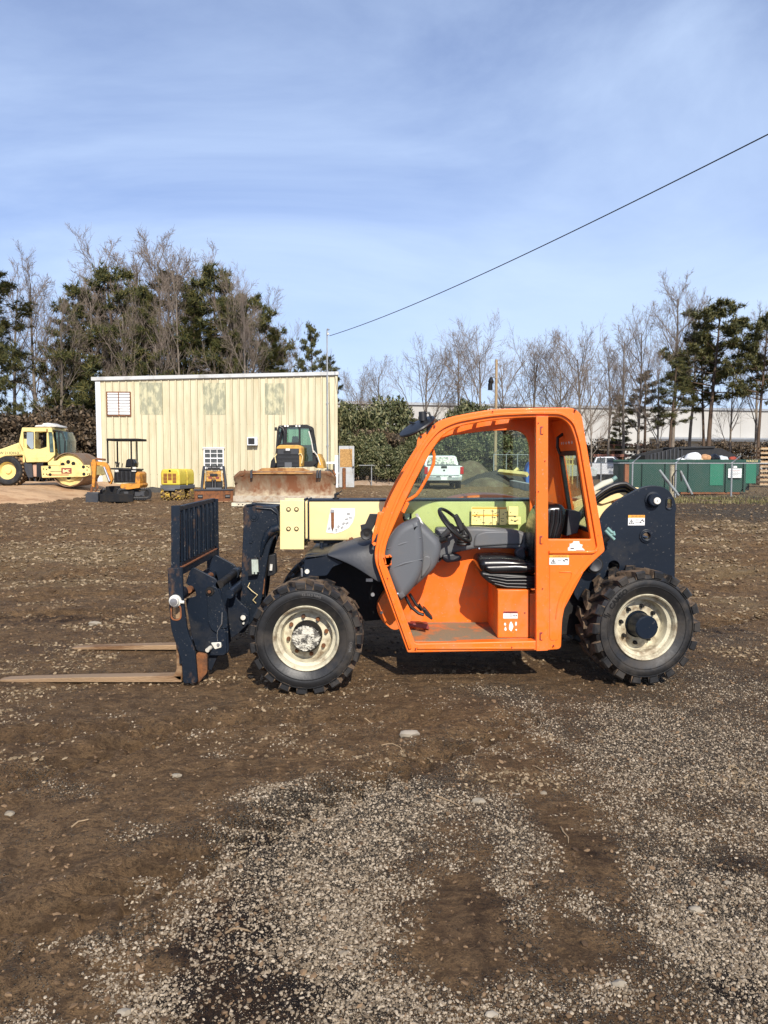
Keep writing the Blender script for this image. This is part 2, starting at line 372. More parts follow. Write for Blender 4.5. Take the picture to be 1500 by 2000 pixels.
me.polygons.foreach_set('use_smooth', np.ones(len(q), bool))
me.update(calc_edges=True)
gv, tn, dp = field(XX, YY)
for nm, a in (('gravel', gv), ('tan', tn), ('darkened', dp)):
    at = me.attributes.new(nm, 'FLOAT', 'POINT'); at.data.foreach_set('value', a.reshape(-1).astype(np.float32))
ground = bpy.data.objects.new('ground', me); COL.objects.link(ground); tag(ground, kind='structure')
gm = bpy.data.materials.new('yard_ground'); gm.use_nodes = True; t = gm.node_tree; n = t.nodes; l = t.links; bs = n['Principled BSDF']
tc = n.new('ShaderNodeTexCoord')
def noise(sc, det=6, ro=.6, vec=None, dist=0):
    q = n.new('ShaderNodeTexNoise'); q.inputs['Scale'].default_value = sc; q.inputs['Detail'].default_value = det; q.inputs['Roughness'].default_value = ro; q.inputs['Distortion'].default_value = dist
    l.new(vec or tc.outputs['Object'], q.inputs['Vector']); return q.outputs[0]
def mrange(x, a, b, c=0., d=1.):
    q = n.new('ShaderNodeMapRange'); q.inputs[1].default_value = a; q.inputs[2].default_value = b; q.inputs[3].default_value = c; q.inputs[4].default_value = d; q.interpolation_type = 'SMOOTHSTEP'
    l.new(x, q.inputs[0]); return q.outputs[0]
def math_(op, a, b):
    q = n.new('ShaderNodeMath'); q.operation = op
    for i, x in ((0, a), (1, b)):
        if isinstance(x, (int, float)): q.inputs[i].default_value = x
        else: l.new(x, q.inputs[i])
    return q.outputs[0]
def mixc(f, a, b):
    q = n.new('ShaderNodeMix'); q.data_type = 'RGBA'
    if isinstance(f, (int, float)): q.inputs[0].default_value = f
    else: l.new(f, q.inputs[0])
    for i, x in ((6, a), (7, b)):
        if isinstance(x, tuple): q.inputs[i].default_value = (*x, 1)
        else: l.new(x, q.inputs[i])
    return q.outputs[2]
def attr(nm):
    q = n.new('ShaderNodeAttribute'); q.attribute_name = nm; return q.outputs['Fac']
ag, at_, ad = attr('gravel'), attr('tan'), attr('darkened')
mp = n.new('ShaderNodeMapping'); mp.inputs['Scale'].default_value = (.45, 1.5, 1); mp.inputs['Rotation'].default_value = (0, 0, R(-14)); l.new(tc.outputs['Object'], mp.inputs[0])
nA = noise(1.1, 8, .65); nB = noise(7, 8, .7); nC = noise(45, 6, .7); nS = noise(3.2, 9, .72, mp.outputs[0], .4)
mud = mixc(mrange(nA, .35, .65), (.205, .132, .066), (.32, .212, .110))
mud = mixc(mrange(nB, .4, .68, 0, .6), mud, (.24, .17, .10))
mud = mixc(mrange(nC, .51, .61, 0, .65), mud, (.070, .046, .028))
nF = noise(150, 4, .7)
mud = mixc(mrange(nF, .54, .64, 0, .6), mud, (.020, .014, .009))  # dark flecks: shade of small pits and cracks put into the mud colour
mud = mixc(mrange(nF, .44, .34, 0, .5), mud, (.24, .175, .105))
nM = noise(8, 10, .82, None, .6); nM2 = noise(13, 9, .8, mp.outputs[0], .3)
mud = mixc(mrange(nM, .52, .44, 0, .66), mud, (.088, .055, .030))
mud = mixc(mrange(nM2, .54, .62, 0, .6), mud, (.38, .26, .14))
nL = noise(.55, 5, .6)
mud = mixc(mrange(nL, .52, .68, 0, .55), mud, (.105, .066, .040))
mud = mixc(mrange(nS, .52, .64, 0, .6), mud, (.080, .052, .031))
def voro(sc, feat='F1'):
    q = n.new('ShaderNodeTexVoronoi'); q.inputs['Scale'].default_value = sc; q.feature = feat; q.inputs['Randomness'].default_value = 1
    l.new(tc.outputs['Object'], q.inputs['Vector']); return q
v1 = voro(185); v2 = voro(52)
sp = n.new('ShaderNodeSeparateColor'); l.new(v1.outputs['Color'], sp.inputs[0])
rp = n.new('ShaderNodeValToRGB'); cr = rp.color_ramp; cr.elements[0].position = 0; cr.elements[0].color = (.11, .080, .050, 1); cr.elements[1].position = 1; cr.elements[1].color = (.46, .38, .28, 1)
e = cr.elements.new(.3); e.color = (.14, .112, .08, 1); e = cr.elements.new(.6); e.color = (.23, .19, .138, 1); e = cr.elements.new(.85); e.color = (.33, .28, .21, 1)
l.new(sp.outputs[0], rp.inputs[0])
gap = mrange(v1.outputs['Distance'], .36, .62)
peb = mixc(gap, rp.outputs[0], (.036, .025, .017))
sp2 = n.new('ShaderNodeSeparateColor'); l.new(v2.outputs['Color'], sp2.inputs[0])
# gravel mask: attribute + noise at several scales + per stone random
msk = math_('ADD', ag, math_('MULTIPLY', math_('SUBTRACT', nA, .5), 1.0))
msk = math_('ADD', msk, math_('MULTIPLY', math_('SUBTRACT', nB, .5), 1.3))
msk = math_('ADD', msk, math_('MULTIPLY', math_('SUBTRACT', nC, .5), .9))
msk = math_('ADD', msk, math_('MULTIPLY', math_('SUBTRACT', sp.outputs[1], .5), 1.15))
gmask = mrange(msk, .50, .62)
wm = n.new('ShaderNodeVectorMath'); wm.operation = 'MULTIPLY'; l.new(mud, wm.inputs[0]); wm.inputs[1].default_value = (1.15, 1.06, .99)
colr = mixc(gmask, wm.outputs[0], peb)
# pale clay crumbs
tmask = math_('ADD', at_, math_('MULTIPLY', math_('SUBTRACT', nS, .5), 2.6))
tmask = math_('ADD', tmask, math_('MULTIPLY', math_('SUBTRACT', nC, .5), 1.6))
tmask = mrange(tmask, .42, .95, 0, .8)
tcol = mixc(mrange(nB, .35, .7), (.25, .165, .08), (.36, .26, .14))
colr = mixc(tmask, colr, tcol)
# dark patches: ground colour multiplied to a deeper, bluish brown
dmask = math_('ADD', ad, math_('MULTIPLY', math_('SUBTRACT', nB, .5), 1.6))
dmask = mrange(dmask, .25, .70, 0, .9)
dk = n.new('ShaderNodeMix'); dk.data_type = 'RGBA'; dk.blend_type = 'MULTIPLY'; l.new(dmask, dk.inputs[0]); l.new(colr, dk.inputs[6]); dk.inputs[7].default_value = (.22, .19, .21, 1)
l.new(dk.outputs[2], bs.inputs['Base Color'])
bs.inputs['Roughness'].default_value = .92; bs.inputs['Specular IOR Level'].default_value = .18
h1 = math_('MULTIPLY', math_('SUBTRACT', 1.0, v1.outputs['Distance']), gmask)
h2 = math_('ADD', math_('MULTIPLY', h1, .55), math_('MULTIPLY', nC, .9))
h2 = math_('ADD', h2, math_('MULTIPLY', nB, 1.8)); h2 = math_('ADD', h2, math_('MULTIPLY', nF, .35))
h2 = math_('ADD', h2, math_('MULTIPLY', nS, 1.6)); h2 = math_('ADD', h2, math_('MULTIPLY', nM, 2.6))
bu = n.new('ShaderNodeBump'); bu.inputs['Strength'].default_value = 1; bu.inputs['Distance'].default_value = .040
l.new(h2, bu.inputs['Height']); l.new(bu.outputs[0], bs.inputs['Normal'])
me.materials.append(gm)
# ---------------------------------------------------------------- loose gravel: real stones (one stuff object)
def stones(name, n_, fn, seed, mats_, smin, smax, ylo, yhi, flat=.6, pw=2.4, grow=False):
    rs = np.random.RandomState(seed)
    X = []; Y = []
    while sum(map(len, X)) < n_:
        u = rs.rand(200000); yy = ylo*(yhi/ylo)**u; xx = (rs.rand(200000)*2-1)*(.70*yy+.5)
        k = rs.rand(200000) < fn(xx, yy); X.append(xx[k]); Y.append(yy[k])
    X = np.concatenate(X)[:n_]; Y = np.concatenate(Y)[:n_]; Z = height(X, Y)
    t_ = (1+5**.5)/2
    bv = np.array([(-1, t_, 0), (1, t_, 0), (-1, -t_, 0), (1, -t_, 0), (0, -1, t_), (0, 1, t_), (0, -1, -t_), (0, 1, -t_), (t_, 0, -1), (t_, 0, 1), (-t_, 0, -1), (-t_, 0, 1)], float); bv /= np.linalg.norm(bv[0])
    bf = np.array([(0, 11, 5), (0, 5, 1), (0, 1, 7), (0, 7, 10), (0, 10, 11), (1, 5, 9), (5, 11, 4), (11, 10, 2), (10, 7, 6), (7, 1, 8), (3, 9, 4), (3, 4, 2), (3, 2, 6), (3, 6, 8), (3, 8, 9), (4, 9, 5), (2, 4, 11), (6, 2, 10), (8, 6, 7), (9, 8, 1)])
    m = n_
    s_ = (smin+(smax-smin)*rs.rand(m)**pw)*(np.clip(Y/6.0, .8, 3.0) if grow else 1)
    v = bv[None]*(1+.75*(rs.rand(m, 12, 1)-.5))+.16*(rs.rand(m, 12, 3)-.5)
    sc = np.stack([1+.5*(rs.rand(m)-.5), .75+.4*(rs.rand(m)-.5), flat+.3*(rs.rand(m)-.5)], -1)
    v = v*sc[:, None, :]*s_[:, None, None]
    a = rs.rand(m)*6.283; ca, sa = np.cos(a)[:, None], np.sin(a)[:, None]
    x = v[:, :, 0]*ca-v[:, :, 1]*sa; y_ = v[:, :, 0]*sa+v[:, :, 1]*ca
    tl = (rs.rand(m, 2)-.5)*.7
    z = v[:, :, 2]+x*tl[:, :1]+y_*tl[:, 1:]
    co_ = np.stack([x+X[:, None], y_+Y[:, None], z+(Z+s_*.22)[:, None]], -1).reshape(-1)
    fc = (bf[None]+(np.arange(m)*12)[:, None, None]).reshape(-1)
    me = bpy.data.meshes.new(name); me.vertices.add(m*12); me.vertices.foreach_set('co', co_.astype(np.float32))
    me.loops.add(len(fc)); me.loops.foreach_set('vertex_index', fc.astype(np.int32))
    me.polygons.add(m*20); me.polygons.foreach_set('loop_start', (np.arange(m*20)*3).astype(np.int32)); me.update(calc_edges=True); me.polygons.foreach_set('use_smooth', np.zeros(m*20, bool))
    for q in mats_: me.materials.append(q)
    o = bpy.data.objects.new(name, me); COL.objects.link(o); return o
def stone_mat(name, c0, c1, c2):
    m = bpy.data.materials.new(name); m.use_nodes = True; nn = m.node_tree.nodes; ll = m.node_tree.links
    g_ = nn.new('ShaderNodeNewGeometry'); r_ = nn.new('ShaderNodeValToRGB'); r_.color_ramp.elements[0].color = (*c0, 1); r_.color_ramp.elements[1].color = (*c2, 1)
    e_ = r_.color_ramp.elements.new(.5); e_.color = (*c1, 1)
    ll.new(g_.outputs['Random Per Island'], r_.inputs[0]); ll.new(r_.outputs[0], nn['Principled BSDF'].inputs['Base Color'])
    nn['Principled BSDF'].inputs['Roughness'].default_value = .9; nn['Principled BSDF'].inputs['Specular IOR Level'].default_value = .25
    return m
SM = stone_mat('pale_gravel_stone', (.12, .088, .057), (.25, .195, .132), (.43, .355, .26))
SMD = stone_mat('brown_clod', (.062, .038, .022), (.14, .088, .048), (.23, .15, .085))
def fg(x, y):
    g_, t_, d_ = field(x, y)
    m_ = g_+(fbm(x*1.1, y*1.1, 3)-.5)*1.0+(fbm(x*7, y*7, 2)-.5)*1.2
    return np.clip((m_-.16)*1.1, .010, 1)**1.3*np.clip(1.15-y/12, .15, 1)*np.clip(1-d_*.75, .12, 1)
o = stones('gravel', 190000, fg, 3, [SM], .0015, .0080, 1.7, 9.0, pw=4.2); tag(o, 'loose pale gravel stones strewn over the dark yard', 'gravel', kind='stuff')
o = stones('clods', 44000, lambda x, y: np.clip(.5+.5*(y > 3.6), 0, 1)*np.clip(1.3-np.abs(x-.3)*0, 0, 1), 9, [SMD], .002, .017, 1.9, 30.0, flat=.55, pw=3.6, grow=True); tag(o, 'small dark clods of trodden earth on the yard', 'soil', kind='stuff')
def ft(x, y):
    g_, t_, d_ = field(x, y); return np.clip(t_-.25+(fbm(x*1.6, y*3.4, 3)-.5)*3.2, .006, 1)
STN = stone_mat('tan_clod', (.11, .075, .042), (.20, .145, .085), (.36, .27, .17))
o = stones('clay_crumbs', 60000, ft, 21, [STN], .0025, .020, 3.5, 40.0, flat=.45, pw=3.4, grow=True); tag(o, 'tan clay crumbs scattered along the churned ruts', 'soil', kind='stuff')
# a few larger rocks and twigs anyone could pick up
rk = random.Random(4)
ROCKM = stone_mat('rock_pale', (.22, .18, .13), (.28, .24, .18), (.38, .33, .26))
for (px, py, s_, lb) in [(799, 1440, .045, 'pale broken clay lump ahead of the twigs below the cab'), (935, 1572, .024, 'pale rounded rock at the upper edge of the centre gravel'), (1062, 1551, .014, 'small orange tinted rock on dark earth right of centre'),
                         (670, 1861, .012, 'bright white pebble on the gravel by the dark patch'), (345, 1519, .02, 'pale clod on bare earth left of the front wheel'), (20, 1590, .02, 'pale rock at the left edge of the yard'),
                         (243, 1975, .016, 'tan stone at the lower left of the yard'), (1358, 1777, .02, 'grey angular rock in the gravel at the right'), (1210, 1922, .017, 'tan rounded rock near the bottom of the frame'), (1421, 1727, .012, 'orange and white pebble in gravel at the far right'),
                         (960, 1978, .014, 'white pebble at the bottom centre of the frame'), (185, 1223, .05, 'flat pale rock lying beyond the forks')]:
    c = G(px, py); mb = MB(); bm = bmesh.new(); bmesh.ops.create_icosphere(bm, subdivisions=2, radius=1)
    vs = [tuple(Vector((v.co.x*1.3, v.co.y*.9, v.co.z*.55))*s_*(1+.45*(rk.random()-.5)) for _ in [0])[0] for v in bm.verts]
    mb.add(vs, [tuple(v.index for v in f_.verts) for f_ in bm.faces], ROCKM, False); bm.free()
    o = mb.build('rock'); o.location = (c.x, c.y, float(height(np.array([c.x]), np.array([c.y]))[0])+s_*.25); tag(o, lb, 'rock', 'loose rocks on the yard')
TWIG = mat('dead_twig', (.30, .21, .12), .9, dirt=.5)
for i, (x0, y0, x1, y1, lb) in enumerate([(712, 1402, 750, 1412, 'thin pale twig on bare earth behind the front wheel'), (850, 1560, 920, 1597, 'curved brown twig on the centre gravel'), (1095, 1620, 1110, 1650, 'short twig on dark earth right of centre'), (745, 1462, 790, 1472, 'forked dry twig beside the pale clay lump'),
                                          (1040, 1500, 1076, 1522, 'thin straw on the brown earth in front of the cab'), (140, 1617, 175, 1603, 'pale twig on the mud at left'), (440, 1820, 490, 1816, 'thin pale stalk on the dark patch')]):
    a = G(x0, y0); b = G(x1, y1); m_ = (a+b)/2+Vector((0, .02, 0))
    pts = [a, (a+m_)/2+Vector((0, .012, 0)), m_, (b+m_)/2+Vector((.01, .0, 0)), b]
    for p in pts: p.z = float(height(np.array([p.x]), np.array([p.y]))[0])+.006
    mb = MB(); mb.tube(pts, [.004, .004, .0035, .003, .0015], TWIG, 6); tag(mb.build('twig'), lb, 'twig', 'dry twigs on the yard')
# orange clay bank under the road roller
CLAY = mat('orange_clay', (.50, .32, .17), .95, dirt=.7, dcol=(.27, .13, .055), dscale=1.2, bump=.8, bscale=8, var=.15)
nx, ny = 90, 60; vs = []; fs = []
for j in range(ny):
    for i in range(nx):
        x = -34+i/(nx-1)*22.5; y = 27.2+j/(ny-1)*17
        ex = min(max((-12.3-x)/3.0, 0), 1); ey = min(max((y-27.6-(-12.3-x)*-.02)/2.2, 0), 1); eb = min(max((44-y)/2, 0), 1)
        z = (.52*min(ex, 1)*(ey*ey*(3-2*ey))*eb)-.06+float(fbm(np.array([x*1.5]), np.array([y*1.5]))[0]-.5)*.09
        vs.append((x, y, z))
for j in range(ny-1):
    for i in range(nx-1):
        a = j*nx+i; fs.append((a, a+1, a+nx+1, a+nx))
mb = MB(); mb.add(vs, fs, CLAY); tag(mb.build('clay_bank'), kind='structure')
# concrete strip and pale gravel pad behind the yard on the right
# ================================================================ BUILDINGS
WALLC = mat('cream_siding', (.59, .535, .365), .55, dirt=.5, dcol=(.46, .38, .23), dscale=.7, var=.09, stretch=(3, 3, .5), fine=.06, bump=.6, bscale=1.6)
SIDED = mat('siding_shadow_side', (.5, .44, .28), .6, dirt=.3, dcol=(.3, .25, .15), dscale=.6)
FIBER = mat('fibreglass_panel', (.50, .47, .30), .6, dirt=.8, dcol=(.25, .26, .19), dscale=4, dlo=.45, dhi=.55, stretch=(1, 1, .4), fine=.5)
TRIM = mat('white_trim', (.72, .76, .80), .5, dirt=.35, dcol=(.4, .38, .33), dscale=2)
ROOFM = mat('roof_metal', (.52, .53, .52), .5, dirt=.5, dcol=(.2, .18, .15), dscale=.7)
PANE = mat('window_pane', (.06, .07, .07), .12, dirt=.4, dcol=(.2, .2, .2), dscale=6)
WOOD = mat('weathered_wood', (.36, .26, .15), .85, dirt=.5, dcol=(.18, .12, .07), dscale=5, stretch=(1, 1, .2))
OSB = mat('chipboard', (.50, .29, .10), .85, dirt=.8, dcol=(.28, .15, .05), dscale=18, dlo=.46, dhi=.54)
GALV = mat('galvanised', (.42, .44, .45), .45, metal=.6, dirt=.3, dcol=(.25, .22, .2), dscale=6)
BR0 = P(658, 727, 46); bth = R(3.5); bu_ = Vector((math.cos(bth), math.sin(bth)))
def BL(px, py):
    """point on the building front -> local (s along the wall from its left end, z)"""
    d = ray(px, py); det = d.x*(-bu_.y)+bu_.x*d.y
    t = (BR0.x*(-bu_.y)+bu_.x*BR0.y)/det; s = (d.x*t-BR0.x)/bu_.x
    return s, CAMZ+d.z*t
sL, zL = BL(187, 738); sR, zR = BL(658, 727)
LEN = -sL
bo = (BR0.x+sL*bu_.x, BR0.y+sL*bu_.y, 0)
SHED = thing('metal_building', 'cream ribbed metal building with shuttered window and weathered panels', 'building', bo, bth)
S_ = lambda px, py: (BL(px, py)[0]-sL, BL(px, py)[1])
DEP = 9.0
zt_l, zt_r = zL-.20, zR-.20
mb = MB()
mb.prism([(0, -.3), (LEN, -.3), (LEN, zt_r), (0, zt_l)], 0, .08, WALLC)
n_ = 34; RIB_STRIP = mat('dark_rib_strip', (.20, .17, .09), .8, dirt=.5, dcol=(.5, .44, .26), dscale=1.2, stretch=(1, 1, .3))
for i in range(n_+1):
    x = .10+(LEN-.2)*i/n_; z_ = zt_l+(zt_r-zt_l)*x/LEN-.01
    mb.prism([(x-.045, -.02), (x+.045, -.02), (x+.02, -.055), (x-.02, -.055)], .0, z_, WALLC, 'XY')
    mb.box((x+.047, -.012, 0), (x+.066, .0, z_), RIB_STRIP)  # thin darker strip along the right of each rib
    for dx in (.15, .29): mb.box((x+dx-.010, -.012, 0), (x+dx+.010, .0, z_), WALLC) if i < n_ else None
for z_ in (S_(300, 828)[1], S_(300, 927)[1]):
    for i in range(n_): mb.cbox((.10+(LEN-.2)*(i+.2)/n_, -.006, z_), (.02, .012, .02), DARK)
tag(mb.build('front_wall', SHED), None)
mb = MB(); mb.box((.0, .08, -.3), (.08, DEP, zt_l-.02), SIDED); mb.build('left_wall', SHED)
mb = MB(); mb.box((LEN-.08, .08, -.3), (LEN, DEP, zt_r-.05), WALLC); mb.build('right_wall', SHED)
mb = MB(); mb.box((.08, DEP-.08, -.3), (LEN-.08, DEP, zt_l-.02), SIDED); mb.build('back_wall', SHED)
mb = MB(); mb.prism([(-.10, zt_l+.0), (LEN+.08, zt_r), (LEN+.08, zR), (-.10, zL)], -.10, DEP+.1, ROOFM); rf_ = mb.build('roof', SHED)
mb = MB(); mb.prism([(-.22, zL-.17), (LEN+.10, zR-.17), (LEN+.10, zR+.03), (-.22, zL+.03)], -.16, -.102, ROOFM); mb.build('eave_trim', rf_)
mb = MB(); mb.box((-.03, -.065, 0), (.26, -.056, zt_l-.02), TRIM); mb.box((-.03, -.065, 0), (-.002, .3, zt_l-.02), TRIM); mb.build('corner_trim', SHED)
mb = MB(); mb.box((LEN-.12, -.065, 0), (LEN+.03, -.056, zt_r-.02), WALLC); mb.build('corner_trim', SHED)
for (px0, px1) in ((273, 316), (396, 438), (517, 556)):
    (x0, z1), (x1, z0) = S_(px0, 742), S_(px1, 810); mb = MB(); mb.box((x0, -.016, z0), (x1, -.009, min(z1, zt_l-.05)), FIBER)
    for i in range(n_+1):
        x = .10+(LEN-.2)*i/n_
        if x0-.05 < x < x1+.05: mb.prism([(x-.049, -.02), (x+.049, -.02), (x+.023, -.058), (x-.023, -.058)], z0, min(z1, zt_l-.05), FIBER, 'XY')
    mb.build('weathered_panel', SHED)
(x0, z1), (x1, z0) = S_(208, 765), S_(257, 813)
mb = MB(); mb.plate([[(x0, z0), (x1, z0), (x1, z1), (x0, z1)], [(x0+.06, z0+.06), (x1-.06, z0+.06), (x1-.06, z1-.06), (x0+.06, z1-.06)]], -.10, -.056, RUST, .004); wn = mb.build('window', SHED)
xm_ = (x0+x1)/2
mb = MB(); mb.box((x0+.06, -.06, z0+.06), (x1-.06, -.05, z1-.06), GREY)
for half in ((x0+.07, xm_-.03), (xm_+.03, x1-.07)):
    for k in range(8):
        z_ = z0+.1+(z1-z0-.24)*k/7; mb.box((half[0], -.085, z_), (half[1], -.06, z_+.125), WHT)
mb.build('shutter', wn)
mb = MB(); mb.box((xm_-.025, -.095, z0+.06), (xm_+.025, -.06, z1-.06), RUST); mb.build('mullion', wn)
(x0, z1), (x1, z0) = S_(398, 876), S_(438, 914)
mb = MB(); mb.plate([[(x0, z0), (x1, z0), (x1, z1), (x0, z1)], [(x0+.07, z0+.07), (x1-.07, z0+.07), (x1-.07, z1-.07), (x0+.07, z1-.07)]], -.11, -.056, WHT, .004)
for k in (1, 2): mb.box((x0+(x1-x0)*k/3-.02, -.09, z0+.07), (x0+(x1-x0)*k/3+.02, -.07, z1-.07), WHT)
for k in (1, 2, 3): mb.box((x0+.07, -.092, z0+(z1-z0)*k/4-(.02 if k != 2 else .035)), (x1-.07, -.068, z0+(z1-z0)*k/4+(.02 if k != 2 else .035)), WHT)
wn = mb.build('window', SHED)
mb = MB(); mb.box((x0+.07, -.062, z0+.07), (x1-.07, -.057, z1-.07), PANE); mb.build('pane', wn)
mb = MB(); mb.box((x0-.05, -.16, z1), (x1+.05, -.056, z1+.06), WHT); mb.build('window_head', wn)
mb = MB(); mb.box((x0-.04, -.13, z0-.06), (x1+.04, -.056, z0), WHT); mb.build('sill', wn)
# wall air conditioner
(x0, z1), (x1, z0) = S_(484, 854), S_(504, 870)
mb = MB(); mb.box((x0, -.38, z0), (x1, -.056, z1), TRIM); mb.build('air_conditioner', SHED, bevel=.01)
mb = MB(); mb.box((x0+.06, -.39, z0+.06), (x1-.16, -.381, z1-.06), DARK); [mb.box((x0+.06, -.396, z0+.07+k*.05), (x1-.16, -.391, z0+.085+k*.05), GREYD) for k in range(int((z1-z0-.12)/.05))]; mb.build('vent_grille', SHED)
(x0, z1) = S_(276, 930); mb = MB(); mb.box((x0, -.12, z1-.25), (x0+.22, -.056, z1), GALV); mb.build('outlet_box', SHED, bevel=.01)
# service mast and conduit
x0, z0 = S_(640, 900); zt = S_(641, 646)[1]
mb = MB(); mb.tube([(x0, -.13, .5), (x0, -.13, zt)], .045, GALV, 10); mb.tube([(x0, -.13, zt), (x0+.03, -.15, zt+.08), (x0+.12, -.2, zt+.02)], .05, GALV, 8); mb.lathe([(.03, 0), (.07, .02), (.07, .07), (.04, .10), (.06, .13), (0, .16)], (x0+.06, -.2, zt-.28), WHTP, 14, 'Z'); mb.cbox((x0, -.1, 5), (.14, .1, .04), GALV); mb.cbox((x0, -.1, 2.5), (.14, .1, .04), GALV); mb.build('service_mast', SHED)
mb = MB(); mb.tube([(x0+.14, -.09, .1), (x0+.16, -.09, 3), (x0+.10, -.09, 6.2)], .015, DARK, 6); mb.build('cable', SHED)
# white post and open door at the building's right corner
d_ = P(660, 950, 45.3)
mb = MB(); a = P(654, 889, 45.3); b = P(661, 951, 45.3); mb.box((a.x, 45.2, 0), (b.x, 45.4, a.z), TRIM); mb.box((a.x-.5, 45.22, P(0, 906, 45.3).z), (a.x, 45.35, P(0, 902, 45.3).z), TRIM); tag(mb.build('white_post', bevel=.01), 'white boxed post at the right corner of the cream building', 'post')
dr = thing('door', 'open pale door with a chipboard panel beside the cream building', 'door', (P(661, 950, 45.1).x+.02, 45.1, 0), 0, world=True)
a = P(662, 871, 45.1); b = P(692, 950, 45.1)
mb = MB(); mb.box((a.x, 45.08, .03), (b.x, 45.13, a.z), mat('dull_door', (.42, .43, .42), .6, dirt=.5, dcol=(.3, .27, .22))); part_ = mb.build('door_leaf', dr, bevel=.008)
a2 = P(664, 877, 45.1); b2 = P(688, 912, 45.1); mb = MB(); mb.box((a2.x, 45.06, b2.z), (b2.x, 45.079, a2.z), OSB); mb.build('upper_panel', dr)
q = P(690, 912, 45.1); mb = MB(); mb.cyl((q.x, 45.08, q.z), (q.x, 45.0, q.z), .05, DARK, n=12); mb.build('door_knob', dr)
q = G(672, 957); mb = MB(); mb.cyl((q.x, q.y, -.2), (q.x, q.y, 1.15), .10, RUST, n=16); mb.lathe([(.10, 1.15), (.07, 1.2), (0, 1.21)], (q.x, q.y, 0), RUST, 16, 'Z'); tag(mb.build('bollard'), 'rusty steel bollard in front of the open door', 'bollard')
# overhead wire
a = BR0+Vector((0, 0, 0)); sx, sz = S_(641, 652); A = Vector((bo[0]+sx*bu_.x+.1, bo[1]+sx*bu_.y-.2, S_(650, 657)[1])); B_ = P(1660, 181, 13)
pts = []
for i in range(41):
    t_ = i/40; p = A.lerp(B_, t_); p.z -= .55*4*t_*(1-t_)*.6; pts.append(p)
mb = MB(); mb.tube(pts, [.018-.006*i/40 for i in range(41)], DARK, 6); tag(mb.build('overhead_wire'), 'black overhead wire running from the building mast up to the right', 'wire')
k_ = 37
# find the point nearest photo x 1424
for i in range(400):
    t_ = i/400; p = A.lerp(B_, t_); p.z -= .55*4*t_*(1-t_)*.6
    if 750+F*p.x/(p.y*_c-(p.z-CAMZ)*_s) > 1424: break
# long white warehouse behind
WHS = mat('warehouse_white', (.44, .43, .40), .6, dirt=.3, dcol=(.42, .40, .36), dscale=.3, stretch=(2, 2, .4))
wa = P(560, 787, 88); wb = P(1640, 812, 106)
WH = thing('warehouse', 'long low white warehouse behind the right hand trees', 'building', ((wa.x+wb.x)/2, (wa.y+wb.y)/2, 0), math.atan2(wb.y-wa.y, wb.x-wa.x))
wl = (Vector((wb.x, wb.y))-Vector((wa.x, wa.y))).length; hh = 8.1
mb = MB(); mb.box((-wl/2, 0, -.3), (wl/2, 30, hh), WHS)
for i in range(int(wl/6)): mb.box((-wl/2+6*i, -.05, 0), (-wl/2+6*i+.12, 0, hh), WHS)
mb.build('wall', WH)
mb = MB(); mb.box((-wl/2-.2, -.25, hh), (wl/2+.2, 30.2, hh+.3), GALV); mb.build('roof', WH)
for i, xx in enumerate((9.5, 12.2, 16.5, 19.4, 22.5)):
    mb = MB(); mb.box((xx, -.12, 1.1), (xx+2.2, -.06, 3.6), TRIM)
    for k in range(5): mb.box((xx, -.135, 1.3+.5*k), (xx+2.2, -.12, 1.33+.5*k), GREY)
    mb.build('dock_door', WH)
mb = MB(); mb.box((8.6, -1.6, 4.3), (25.5, -.06, 4.5), GALV); mb.box((8.6, -1.6, 4.0), (25.5, -1.5, 4.3), GREY); mb.build('dock_canopy', WH)
# low white wall behind the roller
q0 = P(95, 893, 58); q1 = P(200, 893, 58)
mb = MB(); mb.box((q0.x-8, 58, -.2), (q1.x+1, 58.3, P(0, 890, 58).z), WHS); mb.box((q0.x-8, 57.95, P(0, 890, 58).z), (q1.x+1, 58.35, P(0, 887.5, 58).z), DARK); tag(mb.build('boundary_wall'), 'low white wall with dark coping behind the road roller', 'wall')
# ================================================================ TREES
BARK = mat('grey_bark', (.20, .165, .13), .9, dirt=.5, dcol=(.08, .06, .045), dscale=3, bump=.4)
BARK2 = mat('brown_bark', (.10, .065, .042), .9, dirt=.5, dcol=(.05, .035, .025), dscale=3)
TWG = mat('fine_twigs', (.225, .175, .135), .9, var=.2)
def leafmat(name, a, b, c):
    m = bpy.data.materials.new(name); m.use_nodes = True; nn = m.node_tree.nodes; ll = m.node_tree.links
    g_ = nn.new('ShaderNodeNewGeometry'); r_ = nn.new('ShaderNodeValToRGB'); r_.color_ramp.elements[0].color = (*a, 1); r_.color_ramp.elements[1].color = (*c, 1)
    e_ = r_.color_ramp.elements.new(.5); e_.color = (*b, 1)
    ll.new(g_.outputs['Random Per Island'], r_.inputs[0]); ll.new(r_.outputs[0], nn['Principled BSDF'].inputs['Base Color'])
    nn['Principled BSDF'].inputs['Roughness'].default_value = .6; nn['Principled BSDF'].inputs['Specular IOR Level'].default_value = .3
    return m
NEED = leafmat('pine_needles', (.020, .028, .009), (.055, .060, .018), (.15, .125, .035))
IVY = leafmat('ivy_leaves', (.026, .034, .013), (.078, .090, .036), (.24, .22, .11))
BRUSH = leafmat('brown_brush', (.03, .024, .016), (.07, .05, .03), (.16, .11, .065))
WEED = leafmat('weeds', (.09, .10, .03), (.18, .15, .06), (.26, .22, .10))
